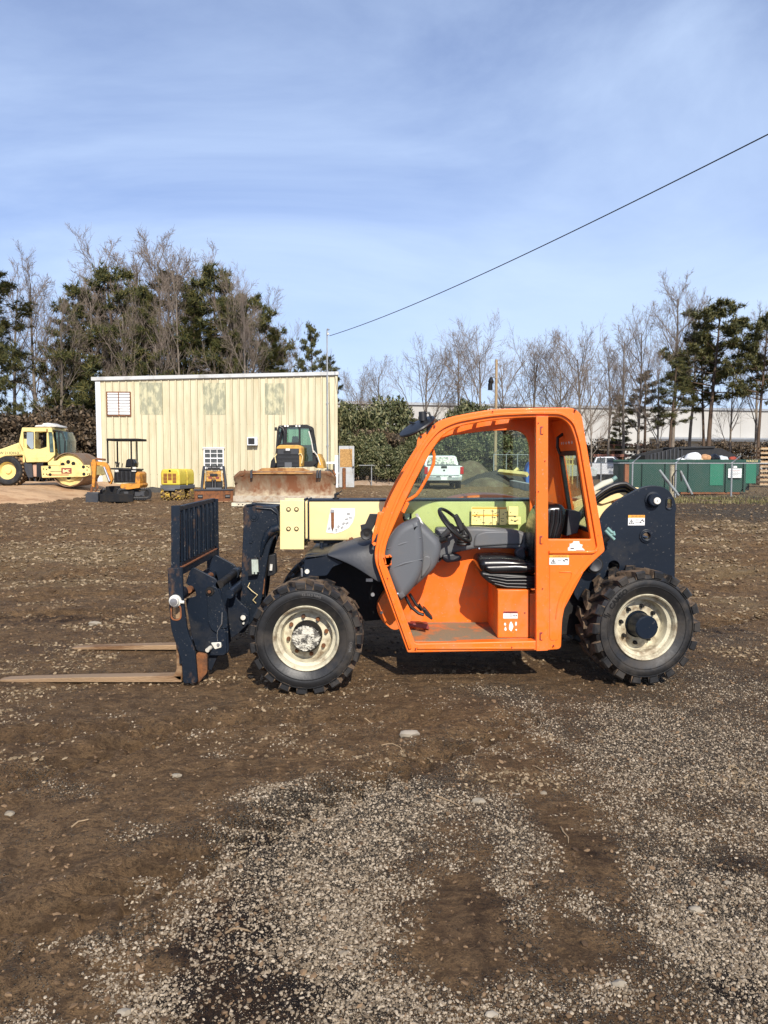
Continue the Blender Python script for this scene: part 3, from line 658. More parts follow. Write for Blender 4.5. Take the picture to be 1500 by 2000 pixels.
def seg(V, Fc, a, b, ra, rb, n=3):
    t_ = b-a
    if t_.length < 1e-6: return
    t_.normalize(); u = t_.orthogonal().normalized(); v = t_.cross(u); o = len(V)
    for (p, r_) in ((a, ra), (b, rb)):
        for j in range(n):
            q = 2*math.pi*j/n; V.append(tuple(p+(u*math.cos(q)+v*math.sin(q))*r_))
    for j in range(n): Fc.append((o+j, o+(j+1) % n, o+n+(j+1) % n, o+n+j))
def limb(V, Fc, rn, p, d, L, r0, r1, ns, wob, upb, n):
    pts = [p.copy()]
    for i in range(ns):
        d = (d+Vector((rn.gauss(0, wob), rn.gauss(0, wob), rn.gauss(0, wob)+upb))).normalized(); p = p+d*L/ns; pts.append(p.copy())
    for i in range(ns): seg(V, Fc, pts[i], pts[i+1], r0+(r1-r0)*i/ns, r0+(r1-r0)*(i+1)/ns, n)
    return pts
def bare_mesh(seed, H, spread=.30, nl=15, lo=.22, vase=False):
    rn = random.Random(seed); V = []; Fc = []; V2 = []; F2 = []
    r0 = H*.0115
    tp = limb(V, Fc, rn, Vector((0, 0, -.3)), Vector((rn.gauss(0, .03), rn.gauss(0, .03), 1)), H*(.78 if not vase else .55), r0, r0*.25, 9, .035, .03, 6)
    def at(pts, f_):
        k = f_*(len(pts)-1); i = min(int(k), len(pts)-2); return pts[i].lerp(pts[i+1], k-i), (pts[i+1]-pts[i]).normalized()
    def side_(d, ang, rn):
        u = d.orthogonal().normalized(); q = rn.random()*6.283; w_ = (u*math.cos(q)+d.cross(u)*math.sin(q)); return (d*math.cos(ang)+w_*math.sin(ang)).normalized()
    for i in range(nl):
        f_ = lo/.78+(1-lo/.78)*((i+.5)/nl)**.85; p, d = at(tp, min(f_, 1)); L = H*spread*(1.25-f_*.75)*(.75+.5*rn.random())
        rr = r0*(1-f_*.7)*.48
        l1 = limb(V, Fc, rn, p, side_(d, R(28+26*rn.random()), rn), L, rr, rr*.3, 6, .10, .09, 4)
        for j in range(8):
            g = .22+.78*(j+rn.random()*.8)/8; p2, d2 = at(l1, min(g, 1)); L2 = L*.42*(1.2-g*.6)*(.7+.6*rn.random())
            l2 = limb(V2, F2, rn, p2, side_(d2, R(25+25*rn.random()), rn), L2, rr*.30, rr*.10, 4, .12, .07, 3)
            for k in range(6):
                g2 = .2+.8*(k+rn.random())/6; p3, d3 = at(l2, min(g2, 1)); L3 = L2*.48*(.7+.6*rn.random())
                l3 = limb(V2, F2, rn, p3, side_(d3, R(20+28*rn.random()), rn), L3, .0085, .006, 2, .12, .06, 3)
                for m_ in range(3):
                    p4, d4 = at(l3, min(.3+.7*rn.random(), 1)); limb(V2, F2, rn, p4, side_(d4, R(20+30*rn.random()), rn), L3*.55*(.6+.8*rn.random()), .0062, .004, 1, .1, .05, 3)
    return V, Fc, V2, F2
def rawmesh(name, V, Fc, m, smooth=True):
    me = bpy.data.meshes.new(name); me.from_pydata(V, [], Fc); me.materials.append(m); me.polygons.foreach_set('use_smooth', [smooth]*len(Fc)); me.update(); return me
BARE = []
for s_, (sp_, nl, lo, vs_) in enumerate([(.26, 17, .25, False), (.32, 15, .18, False), (.36, 14, .14, True), (.22, 18, .30, False), (.30, 15, .2, True)]):
    a, b, c, d = bare_mesh(40+s_, 16, sp_, nl, lo, vs_); BARE.append((rawmesh('bare_trunk', a, b, BARK), rawmesh('bare_crown', c, d, TWG)))
def link(name, me, parent=None, **k):
    o = bpy.data.objects.new(name, me); COL.objects.link(o)
    if parent is not None: o.parent = parent
    return o
_tn = 0
BH = [max(v.co.z for v in c.vertices) for _, c in BARE]
def bare(px, ptop, Y, k, label, H0=None, group='bare winter trees', wid=1.):
    if 120 < px < 560 and Y > 60: Y = Y+3; wid *= .95
    else: wid *= .85
    global _tn; _tn += 1
    top = P(px, ptop, Y); s_ = top.z/BH[k]
    t_ = thing('bare_tree', label, 'tree', (top.x, Y, 0), _tn*1.7, group); t_.scale = (s_*wid, s_*wid, s_)
    link('trunk', BARE[k][0], t_); link('crown', BARE[k][1], t_); return t_
def pine_mesh(seed, H, lo, wid, dens=1., clump=.42, full=False):
    rn = random.Random(seed); V = []; Fc = []; V2 = []; F2 = []
    tp = limb(V, Fc, rn, Vector((0, 0, -.3)), Vector((rn.gauss(0, .02), rn.gauss(0, .02), 1)), H*.97, H*.013, H*.003, 10, .02, .02, 7)
    def tuft(p, s_):
        for q in range(11):
            d = Vector((rn.gauss(0, 1), rn.gauss(0, 1), rn.gauss(0, 1)+.5)).normalized(); u = d.orthogonal().normalized()*s_*.085
            L = s_*(.6+.6*rn.random()); o = len(V2); V2.extend([tuple(p-u), tuple(p+u), tuple(p+d*L)]); F2.append((o, o+1, o+2))
    nb = int(34*dens)
    for i in range(nb):
        f_ = lo+(1-lo)*((i+rn.random())/nb); k = f_*(len(tp)-1); a = min(int(k), len(tp)-2); p = tp[a].lerp(tp[a+1], k-a)
        g = (f_-lo)/(1-lo)
        prof = (math.sin(math.pi*min(1, .22+.78*g)**.9)*.85+.25) if not full else (1.1-.75*g)
        L = wid*prof*(.6+.55*rn.random()); q = i*2.399+rn.random()
        d = Vector((math.cos(q), math.sin(q), .10+.35*g+.2*rn.gauss(0, 1)*.5)).normalized()
        l1 = limb(V, Fc, rn, p, d, L, H*.0042*(1.2-g), .012, 5, .10, .03, 4)
        for j in range(int(9*L/wid)+3):
            t_ = .45+.55*rn.random(); kk = t_*5; a2 = min(int(kk), 4); p2 = l1[a2].lerp(l1[a2+1], kk-a2); d2 = (d+Vector((rn.gauss(0, .8), rn.gauss(0, .8), rn.gauss(0, .35)+.15))).normalized()
            l2 = limb(V, Fc, rn, p2, d2, L*.26*(.5+rn.random()), .022, .008, 2, .1, .05, 3)
            for e_ in range(6): c_ = l2[1].lerp(l2[2], rn.random()*1.1); tuft(c_+Vector((rn.gauss(0, .16), rn.gauss(0, .16), rn.gauss(0, .09))), clump*(.7+.5*rn.random()))
    for e_ in range(26): tuft(tp[-1]+Vector((rn.gauss(0, .4), rn.gauss(0, .4), rn.gauss(-.2, .5))), clump)
    return V, Fc, V2, F2
PINE = []
for s_, (lo, wd, dn, cl_, fl) in enumerate([(.22, 5.2, 1.4, .52, False), (.18, 4.8, 1.45, .52, False), (.50, 3.6, 1.0, .44, False), (.10, 3.0, 1.7, .5, True), (.45, 2.6, .9, .36, False)]):
    a, b, c, d = pine_mesh(70+s_, 18, lo, wd, dn, cl_, fl); PINE.append((rawmesh('pine_trunk', a, b, BARK2), rawmesh('pine_needles', c, d, NEED, False)))
PH = [max(v.co.z for v in c.vertices) for _, c in PINE]
def pine(px, ptop, Y, k, label, wid=1., group='pine trees'):
    global _tn; _tn += 1
    top = P(px, ptop, Y); s_ = top.z/PH[k]
    t_ = thing('pine_tree', label, 'tree', (top.x, Y, 0), _tn*2.1, group); t_.scale = (s_*wid, s_*wid, s_)
    link('trunk', PINE[k][0], t_); link('crown', PINE[k][1], t_); return t_
def bush_mesh(seed, n, sx, sy, sz, ls, stems=10):
    rs = np.random.RandomState(seed); cs = rs.rand(46, 3)*2-1; cs = cs/np.maximum(1, np.linalg.norm(cs, axis=1))[:, None]*np.array([.75, .75, .7]); V = []; Fc = []
    ci = rs.randint(0, 46, n); d = rs.normal(size=(n, 3)); d /= np.linalg.norm(d, axis=1)[:, None]
    p = cs[ci]+d*(.27*rs.rand(n)**.4)[:, None]; p[:, 2] = np.maximum(p[:, 2], -1)
    p = p*np.array([sx, sy, sz])+np.array([0, 0, sz])
    a = rs.normal(size=(n, 3)); a /= np.linalg.norm(a, axis=1)[:, None]; b = np.cross(a, d); b /= (np.linalg.norm(b, axis=1)[:, None]+1e-6)
    L = (ls*(.6+.8*rs.rand(n)))[:, None]
    q = np.stack([p-a*L, p+b*L*.5, p+a*L, p-b*L*.5], 1).reshape(-1, 3)
    Fc = np.arange(n*4).reshape(n, 4)
    me = bpy.data.meshes.new('foliage'); me.from_pydata(q.tolist(), [], Fc.tolist()); me.update()
    rn = random.Random(seed); V = []; F_ = []
    for i in range(stems):
        c = cs[i % 34]*np.array([sx, sy, sz])+np.array([0, 0, sz]); limb(V, F_, rn, Vector((rn.gauss(0, .3*sx), rn.gauss(0, .3*sy), -.1)), Vector((c[0]*.3, c[1]*.3, c[2])).normalized(), c[2], .06, .02, 5, .12, .02, 4)
    return me, rawmesh('stems', V, F_, BARK2)
BU = [bush_mesh(5+i, 12000, 3.6, 2.2, 2.9, .145) for i in range(3)]
for m_, _ in BU: m_.materials.append(IVY)
BB = [bush_mesh(15+i, 8000, 3.6, 2.2, 2.2, .13, 26) for i in range(2)]
for m_, _ in BB: m_.materials.append(BRUSH)
def bush(px, ptop, Y, k, label, w_=1., src=None, name='shrub', group='evergreen shrubs'):
    global _tn; _tn += 1
    src = src or BU; top = P(px, ptop, Y); hgt = 5.8 if src is BU else 4.4
    t_ = thing(name, label, 'shrub', (top.x, Y, 0), (_tn*1.3) % .7-.35+(math.pi if _tn % 2 else 0), group); s_ = top.z/hgt; t_.scale = (w_*s_, w_*s_, s_)
    link('foliage', src[k % len(src)][0], t_); link('stems', src[k % len(src)][1], t_); return t_
L_ = 'left of the cream building'; B__ = 'behind the cream building'
pine(222, 506, 62, 1, 'broad dark pine behind the left end of the cream building', 1.1); pine(322, 512, 66, 1, 'dense pine in the middle behind the cream building', 1.)
pine(415, 502, 62, 1, 'tallest round topped pine behind the cream building', 1.); pine(492, 566, 64, 0, 'olive green pine behind the middle right of the building', .85); pine(527, 620, 62, 3, 'lower bushy pine next to the small round tree', .7); pine(172, 555, 62, 1, 'leftmost broad pine behind the building corner', .9); pine(270, 540, 60, 3, 'bushy pine low behind the louvred window', .9)
pine(372, 560, 60, 3, 'bushy pine low behind the middle of the roof', .8); pine(458, 560, 60, 3, 'full lower pine behind the roof', .9); pine(165, 600, 61, 0, 'wide limbed pine at the left corner of the building', .8); pine(-12, 512, 56, 2, 'dark pine cut by the left edge of the frame', .9); pine(-30, 600, 52, 0, 'lower pine mostly outside the left edge', .7)
pine(612, 622, 58, 4, 'small open young pine by the service mast', .75); pine(650, 690, 60, 4, 'low young pine behind the right end of the roof', .7)
for (px, pt, Y, k, lb, wd) in [(62, 478, 60, 0, 'tall bare tree standing alone at the far left', 1.), (20, 500, 64, 3, 'slim bare tree beside the left edge pine', 1), (110, 560, 58, 1, 'bare tree between the lone tall tree and the building', .9), (198, 436, 62, 0, 'bare tree rising above the left pine', 1), (165, 520, 60, 3, 'slender bare tree over the left corner of the building', .9),
                               (262, 445, 64, 3, 'bare tree rising between the first two pines', 1), (298, 428, 63, 0, 'tallest bare tree above the cream building', 1), (335, 450, 62, 3, 'bare tree left of the round topped pine', 1), (352, 480, 60, 1, 'spreading bare tree in front of the middle pine', .8), (400, 462, 65, 3, 'bare tree above the round topped pine', 1), (440, 500, 60, 1, 'bare tree in front of the round topped pine', .8),
                               (480, 545, 58, 0, 'bare tree in front of the olive pine', .9), (525, 560, 66, 1, 'bare tree at the right shoulder of the left wood', 1), (545, 620, 62, 2, 'low bare tree left of the small young pine', .8), (232, 540, 59, 1, 'bare tree with pale limbs before the left pine', .8), (305, 560, 59, 2, 'low forked bare tree before the middle pine', .8),
                               (740, 690, 66, 1, 'small bare tree right of the cream building', 1), (700, 700, 70, 4, 'faint bare tree above the ivy hedge', .9), (835, 640, 66, 2, 'rounded bare tree left of the utility pole', 1.05), (900, 640, 70, 0, 'bare tree behind the rounded one', 1), (935, 606, 66, 2, 'tall spreading bare tree left of the utility pole', 1.), (985, 680, 72, 3, 'thin bare tree just right of the utility pole', 1),
                               (1045, 622, 66, 4, 'twisted bare tree above the cab roof', 1.), (1098, 640, 64, 2, 'leaning bare tree behind the cab roof', .9), (1135, 606, 68, 4, 'bare tree above the rear corner of the cab', 1.), (1190, 650, 66, 3, 'narrow bare tree right of the cab', 1), (1160, 700, 60, 1, 'low bare tree behind the lumber', .9),
                               (1255, 585, 64, 1, 'bare tree left of the tall forked one', .95), (1320, 515, 60, 0, 'tallest bare tree on the right', .95), (1352, 545, 66, 3, 'bare tree leaning on the right hand pine', 1), (1225, 620, 70, 0, 'faint bare tree behind the lumber stack', 1), (1290, 640, 58, 4, 'spindly bare tree in front of the warehouse doors', .7), (1430, 640, 62, 1, 'bare tree between the two right hand pines', .9), (1488, 590, 60, 0, 'bare tree at the right edge', .9)]:
    bare(px, pt, Y, k, lb, wid=wd)
pine(1396, 574, 58, 2, 'tall flat topped pine on the right', 1.15); pine(1380, 640, 60, 2, 'shorter pine under the tall right hand pine', .9); pine(1310, 690, 56, 4, 'slim pine with low tufts behind the dumpster', 1.1); pine(1492, 600, 56, 2, 'pine cut by the right edge of the frame', .9); pine(1262, 720, 72, 4, 'small pine in front of the warehouse wall', 1.3); pine(1215, 760, 74, 3, 'low bushy pine by the lumber stack', .9)
for (px, pt, Y, k, w_, lb) in [(684, 766, 55, 0, .55, 'ivy shrub against the right corner of the building'), (712, 822, 52, 1, .8, 'lower ivy shrub beside the open door'), (768, 757, 56, 2, .75, 'domed ivy covered shrub left of the cab'), (752, 860, 50, 0, .9, 'low dark shrub in front of the domed one'), (826, 812, 56, 1, .7, 'ivy shrub behind the cab pillar'), (878, 830, 58, 2, .9, 'ivy shrub behind the white pickup'),
                               (917, 762, 60, 0, .55, 'round topped ivy mass left of the utility pole'), (935, 835, 57, 1, .95, 'ivy hedge behind the earth mound'), (990, 838, 57, 2, .95, 'ivy hedge right of the utility pole'), (1045, 845, 58, 0, .9, 'ivy hedge behind the cab door pillar'), (800, 850, 53, 2, .8, 'low ivy shrub beside the pickup')]:
    bush(px, pt, Y, k, lb, w_)
for (px, pt, Y, k, w_, lb) in [(-20, 800, 50, 0, 1., 'brown brush at the far left edge'), (60, 790, 52, 1, 1., 'brown brush behind the roller bonnet'), (130, 785, 54, 0, 1., 'tangled brown brush behind the roller cab'), (175, 800, 55, 1, .9, 'brown brush at the corner of the building'), (95, 840, 50, 1, .8, 'low brown brush behind the roller'), (1185, 850, 76, 0, 1., 'brown thicket behind the lumber stack'), (1290, 850, 76, 1, 1.2, 'brown thicket behind the black container'), (1400, 855, 74, 0, 1.2, 'brown thicket behind the green dumpster'), (1490, 850, 64, 1, 1., 'brown thicket at the right edge'), (1110, 850, 74, 1, 1., 'brown thicket behind the cab')]:
    bush(px, pt, Y, k, lb, w_, BB, 'brush_thicket', 'leafless brush')
for (px, pt, Y, k, w_, lb) in [(705, 800, 57, 0, .9, 'brown thicket between the ivy shrubs right of the building'), (735, 822, 54, 1, .8, 'thin brown thicket beside the domed shrub'), (800, 815, 58, 0, .9, 'brown thicket left of the cab pillar'), (860, 800, 61, 1, .9, 'brown thicket over the mirror'), (960, 800, 62, 0, 1., 'brown thicket around the utility pole')]:
    bush(px, pt, Y, k, lb, w_, BB, 'brush_thicket', 'leafless brush')
# utility pole
q = P(967, 925, 54); mb = MB(); tz = P(967, 702, 54).z; mb.tube([(q.x, 54, -.3), (q.x+.02, 54, tz)], [.12, .09], WOOD, 12); up_ = thing('utility_pole', 'wooden utility pole with a small lamp behind the cab', 'utility pole', (q.x, 54, 0), 0, world=True); mb.build('pole', up_)
mb = MB(); a = P(962, 745, 53.8); mb.tube([(q.x, 53.9, a.z+.25), (a.x-.1, 53.7, a.z+.3)], .03, GALV, 8); mb.lathe([(.05, .3), (.12, .2), (.2, .0), (.16, -.15), (0, -.2)], (a.x-.12, 53.7, a.z), DARK, 16, 'Z'); mb.build('lamp', up_)
mb = MB(); b = P(960, 752, 53.8); mb.cyl((b.x-.1, 53.7, b.z-.35), (b.x-.1, 53.7, b.z+.1), .16, DARK, n=14); mb.build('transformer', up_)
q = P(900, 925, 56); 
# ================================================================ TELEHANDLER
TO = (0.4, 6.1, 0.0)
TEL = thing('telehandler', 'orange and cream compact telehandler with open cab and long forks on the muddy yard', 'telehandler', TO, world=True)
def part(mb, name, parent=TEL, bevel=0., **k):
    return mb.build(name, parent, bevel=bevel, **k)
def tyre_mb(Rr=.395, Rs=.35, Wd=.30, rimr=.225, lugm=RUBM, nl=19, rub=RUB):
    """tyre about the Y axis, outer face towards -Y, centre at origin"""
    mb = MB(); h = Wd/2; b = Rr-.034
    prof = [(rimr+.004, -h+.035), (rimr+.012, -h+.018), (rimr+.035, -h+.004), (rimr+.06, -h-.004), (rimr+.075, -h-.010), (Rs-.035, -h-.012), (Rs-.012, -h-.006), (Rs, -h+.004), (b-.004, -h+.02), (b, -h+.05), (b+.004, 0),
            (b, h-.05), (b-.004, h-.02), (Rs, h-.004), (Rs-.03, h+.010), (rimr+.05, h+.002), (rimr+.004, h-.03), (rimr-.01, h-.05), (rimr-.01, -h+.05), (rimr+.004, -h+.035)]
    mb.lathe(prof, (0, 0, 0), rub, 96)
    mb.torus((0, -h-.011, 0), (0, 1, 0), Rs-.006, .004, rub, 96, 6)
    mb.torus((0, -h-.009, 0), (0, 1, 0), rimr+.07, .004, rub, 96, 6)
    for side in (-1, 1):
        for k in range(nl):
            th0 = 2*math.pi*(k+(0 if side < 0 else .5))/nl
            # stations from the shoulder to the centre line
            st = [(-h-.004, 0.0, .052), (-h+.045, .02, .050), (-h*.45, .10, .040), (.004, .21, .032)]
            vs = []
            for (y, dt, hw) in st:
                for (rr, ww) in ((b-.02, hw*1.25), (Rr, hw)):
                    for sg in (-1, 1):
                        a = th0+(dt+sg*ww/2/Rr*1.35)
                        vs.append((rr*math.cos(a), y*(-side), rr*math.sin(a)))
            fs = []
            for i in range(3):
                o = i*4; p = o+4
                fs += [(o+2, o+3, p+3, p+2), (o, p, p+2+0, o+2), (o+1, o+3, p+3, p+1)]
            fs += [(0, 2, 3, 1), (12, 13, 15, 14)]
            mb.add(vs, fs, lugm)
            # shoulder pad running down the sidewall
            vs = []
            for (rr, y, hw) in ((Rr, -h-.004, .052), (Rr-.012, -h-.018, .052), (Rs+.004, -h-.016, .046), (Rs-.002, -h+.006, .046)):
                for sg in (-1, 1):
                    a = th0+sg*hw/2/Rr*1.35; vs.append((rr*math.cos(a), y*(-side), rr*math.sin(a)))
            fs = [(0, 1, 3, 2), (2, 3, 5, 4), (4, 5, 7, 6), (0, 2, 4, 6), (1, 7, 5, 3)]
            mb.add(vs, fs, rub)
    return mb
def wheel(name, face, Rr, Rs, rot, rimr, hubm, muddy, label, texts, seed=0, nl=19, flip=False):
    px, py, Yf = face; c = P(px, py, Yf); Wd = .30
    M = Matrix.Translation((c.x, c.y, c.z)) @ Matrix.Rotation(rot+(math.pi if flip else 0), 4, 'Z') @ Matrix.Translation((0, Wd/2, 0)) @ Matrix.Rotation(seed*.37, 4, 'Y')
    h = Wd/2
    hb = MB(); hb.M = M       # hub carries the wheel
    if muddy:
        hb.lathe([(0, -h+.010), (.06, -h+.010), (.094, -h+.016), (.103, -h+.034), (.105, -.02), (.115, .0)], (0, 0, 0), hubm, 40)
        rr = random.Random(3)
        vs = []; fs = []
        nn = 26
        for i in range(nn+1):
            for j in range(nn+1):
                u = (i/nn*2-1); v_ = (j/nn*2-1); r_ = math.hypot(u, v_)
                vs.append((u*.101, -h+.004-.010*rr.random()+(.03 if r_ > .97 else .010*r_*r_), v_*.094))
        for i in range(nn):
            for j in range(nn):
                u = ((i+.5)/nn*2-1); v_ = ((j+.5)/nn*2-1)
                if u*u+v_*v_ < .9+.1*rr.random() and rr.random() > .05: a = i*(nn+1)+j; fs.append((a, a+1, a+nn+2, a+nn+1))
        hb.add(vs, fs, MUDW, False)
    else:
        hb.lathe([(0, -h-.008), (.078, -h-.008), (.086, -h+.0), (.088, -.02), (.105, .0), (.11, .02)], (0, 0, 0), hubm, 40)
    w_ = part(hb, 'wheel'); tag(w_, label)
    rm = MB(); rm.M = M
    rm.lathe([(rimr-.004, -h+.012), (rimr+.006, -h+.004), (rimr+.010, -h+.008), (rimr+.008, -h+.03), (rimr-.006, -h+.036), (rimr-.012, -h+.03), (rimr-.016, -h+.05), (rimr-.038, -h+.062), (rimr-.044, -h+.085), (rimr-.046, -.025), (rimr-.055, -.012), (.10, -.018), (.098, .02)], (0, 0, 0), RIMC, 72)
    rm.lathe([(rimr-.004, -h+.012), (rimr-.012, -h+.03)], (0, 0, 0), RIMC, 72)
    part(rm, 'rim', w_)
    for k in range(8):
        a = 2*math.pi*k/8+.2; bl = MB(); bl.M = M
        x, z = .137*math.cos(a), .137*math.sin(a)
        bl.cyl((x, -.018, z), (x, -.032, z), .015, RUST if muddy else DARK, n=12)
        bl.cyl((x, -.032, z), (x, -.048, z), .0115, RUST if muddy else DARK, n=6)
        part(bl, 'wheel_nut', w_)
    ty = tyre_mb(Rr, Rs, Wd, rimr, nl=nl); ty.M = M; v_ = ty.v; ty.v = [tuple(M @ Vector(p)) for p in v_]
    for (s_, size, ang, rad, m_) in texts:
        Mi = M @ Matrix.Rotation(-seed*.37, 4, 'Y')
        def wp(v):
            a = ang-v.x/rad; r_ = rad+v.y
            return Mi @ Vector((r_*math.cos(a), -h-.0135-v.z*1, r_*math.sin(a)))
        ty.M = Matrix(); ty.text(s_, size, None, m_, warp=wp, bold=.0012 if size > .04 else .0)
    part(ty, 'tyre', w_, ang=25)
    return w_
TXW = mat('tyre_letter_grey', (.13, .125, .12), .7, dirt=.5); TXB = mat('tyre_letter_black', (.0015, .0015, .0015), .9)
wheel('wheel', (597, 1248, 5.27), .398, .352, 0, .222, DARK, True, 'front wheel with pale mud caked on its hub', [('12-16.5 NHS', .026, R(82), .312, TXW), ('OSNA', .028, R(-10), .316, TXW)], 0)
wheel('wheel', (1263, 1226, 5.44), .415, .36, R(9), .232, NAVY, False, 'rear wheel with blue black hub, turned slightly', [('CAMSO', .052, R(136), .318, TXB), ('//', .045, R(161), .312, TXB), ('//', .045, R(163), .335, TXB)], 1, nl=18)
# far side wheels
for (x, rr, lb) in ((P(597, 1248, 5.27).x+.02, .398, 'far side front wheel'), (P(1263, 1226, 5.44).x-.02, .415, 'far side rear wheel')):
    M = Matrix.Translation((x, 6.86, rr)) @ Matrix.Rotation(math.pi, 4, 'Z')
    hb = MB(); hb.M = M; hb.lathe([(0, -.14), (.09, -.13), (.10, 0), (.1, .10), (.05, .14), (0, .14)], (0, 0, 0), DARK, 24); w_ = part(hb, 'wheel'); tag(w_, lb)
    ty = tyre_mb(rr, .35, .30, .22); ty.v = [tuple(M @ Vector(p)) for p in ty.v]; part(ty, 'tyre', w_)
    rm = MB(); rm.M = M; rm.lathe([(.225, -.14), (.20, -.10), (.19, 0), (.10, .0)], (0, 0, 0), RIMC, 40); rm.lathe([(.225, .14), (.20, .10), (.19, .02), (.05, .02)], (0, 0, 0), RIMC, 40); part(rm, 'rim', w_)
# ---------------------------------------------------------------- cab
YN = 5.42; YF = 6.14
outer = rnd(XZ(YN, (796, 1275), (733, 1100), (731, 1080), (746, 1003), (780, 935), (816, 878), (838, 843), (851, 824), (880, 814), (925, 805), (963, 799), (1047, 796), (1119, 796), (1136, 808), (1146, 870), (1182, 1076), (1149, 1106), (1121, 1143), (1103, 1186), (1098, 1212), (1096, 1268), (1070, 1270)),
            [.01, .06, .08, .3, .3, .2, .1, .05, .2, .2, .2, .3, .05, .05, .2, .02, .1, .15, .15, .05, .03, .0])
door = rnd(XZ(YN, (811, 1257), (750, 1092), (755, 1060), (793, 974), (840, 884), (866, 848), (896, 832), (963, 820), (1010, 816), (1047, 815), (1047, 1252)),
           [.02, .06, .12, .3, .3, .14, .14, .2, .1, .01, .01])
rwin = rnd(XZ(YN, (1070, 815), (1095, 815), (1113, 829), (1124, 858), (1154, 1053), (1070, 1053)), [.01, .08, .08, .1, .01, .01])
mb = MB()
mb.plate([outer, door, rwin], YN, YN+.05, ORG, .007, 2)
side = part(mb, 'cab_side')
# raised outer lip following the frame and the second step round the openings
def inset(pts, d):
    """rough inset of a closed outline"""
    n_ = len(pts); A = sum(pts[i][0]*pts[(i+1) % n_][1]-pts[(i+1) % n_][0]*pts[i][1] for i in range(n_)); sg = 1 if A > 0 else -1
    o_ = []
    for i in range(n_):
        p = Vector(pts[i]); a = (p-Vector(pts[i-1])); b = (Vector(pts[(i+1) % n_])-p)
        if a.length < 1e-6: a = b
        if b.length < 1e-6: b = a
        a.normalize(); b.normalize(); na = Vector((-a.y, a.x))*sg; nb = Vector((-b.y, b.x))*sg
        m_ = na+nb
        m_ = m_/max(m_.length, .3) if m_.length > 1e-6 else na
        o_.append(tuple(p+m_*d))
    return o_
# A long raised bead: outer band from the sill corner round to the rear, and an inner bead beside the openings
def band(pts, wd, y0, y1, m_, mbx, bev=.003):
    L = []; Rr = []
    n_ = len(pts)
    for i in range(n_):
        a = Vector(pts[max(i-1, 0)]); b = Vector(pts[min(i+1, n_-1)]); t_ = (b-a).normalized(); nn_ = Vector((-t_.y, t_.x)); p = Vector(pts[i])
        L.append(tuple(p+nn_*wd/2)); Rr.append(tuple(p-nn_*wd/2))
    mbx.plate([L+Rr[::-1]], y0, y1, m_, bev, 2)
def openr(pts, r, n=6):
    o_ = [tuple(pts[0])]
    for i in range(1, len(pts)-1):
        p = Vector(pts[i]); a = Vector(pts[i-1])-p; b = Vector(pts[i+1])-p; d = min(r, a.length*.45, b.length*.45)
        p0 = p+a.normalized()*d; p1 = p+b.normalized()*d
        for j in range(n+1):
            t_ = j/n; o_.append(tuple(p0*(1-t_)**2+p*2*t_*(1-t_)+p1*t_*t_))
    o_.append(tuple(pts[-1])); return o_
mb = MB()
lip = openr(XZ(YN, (801, 1266), (741, 1098), (742, 1070), (771, 985), (828, 872), (857, 838), (889, 823), (963, 809.5), (1047, 806), (1098, 807), (1121, 824), (1133, 862), (1168, 1069), (1159, 1078), (1072, 1078)), .16)
band(lip, .020, YN-.020, YN+.01, ORG, mb, .004)
bp = XZ(YN, (1047, 813), (1070, 813), (1070, 1270), (1047, 1271)); mb.plate([bp], YN-.010, YN+.02, ORG, .003)
# stiffening emboss on the lower rear panel
mb.plate([rnd(XZ(YN, (1073, 1082), (1160, 1082), (1142, 1100), (1116, 1135), (1098, 1178), (1092, 1212), (1091, 1250), (1073, 1252)), .05)], YN-.004, YN+.01, ORG, .003)
band(openr(XZ(YN, (1092, 1117), (1118, 1117), (1114, 1130), (1098, 1155), (1089, 1180), (1085, 1209)), .04), .008, YN-.009, YN+.0, ORG, mb, .004)
part(mb, 'side_trim', side)
mb = MB()
for (px, py) in ((1058, 841), (1057, 1055), (1057, 1243)):
    q = P(px, py, YN-.012); mb.plate([rnd([(q.x-.012, q.z-.03), (q.x+.012, q.z-.03), (q.x+.012, q.z+.03), (q.x-.012, q.z+.03)], .008)], YN-.0125, YN-.006, LRED, .001)
    mb.plate([rnd([(q.x-.004, q.z-.024), (q.x+.012, q.z-.024), (q.x+.012, q.z+.026), (q.x-.004, q.z+.012)], .004)], YN-.018, YN-.008, ORG, .002)
part(mb, 'hinge_slot', side)
for (px, py, r_) in ((1124, 801, .007), (849, 832, .007), (963, 803, .004), (1052, 826, .004), (1065, 900, .004), (1052, 960, .004), (1060, 1150, .004), (1082, 1262, .005), (812, 1268, .005), (800, 1262, .004), (770, 1180, .004), (757, 1130, .004), (1000, 1265, .004), (1168, 1046, .004), (1140, 900, .004)):
    q = P(px, py, YN-.02); mb = MB(); mb.lathe([(0, -.004), (r_*.7, -.004), (r_, 0), (r_, .02)], (q.x, YN-.018, q.z), LRED, 12); part(mb, 'bolt', side)
# far side frame, solid below the window
fo = rnd([(x, z) for (x, z) in outer], 0)
fwin = rnd(XZ(YN, (786, 1010), (800, 974), (846, 888), (874, 856), (905, 838), (963, 826), (1034, 822), (1100, 824), (1116, 850), (1143, 1040), (1060, 1046), (1055, 1003), (850, 1003)), .05)
fwin2 = rnd(XZ(YF, (806, 1050), (784, 1010), (792, 985), (822, 912), (846, 872), (872, 852), (955, 841), (1010, 840), (1028, 850), (1034, 870), (1036, 1060)), [.03, .06, .1, .3, .3, .1, .1, .1, .1, .1, .02])
mb = MB(); mb.plate([[(x, z) for x, z in outer], fwin2], YF, YF+.03, ORG, .004, 1)
farw = part(mb, 'cab_wall')
mb = MB(); mb.plate([inset(fwin2, -.012)], YF+.032, YF+.037, GLS, .001, 0); part(mb, 'side_window', farw)
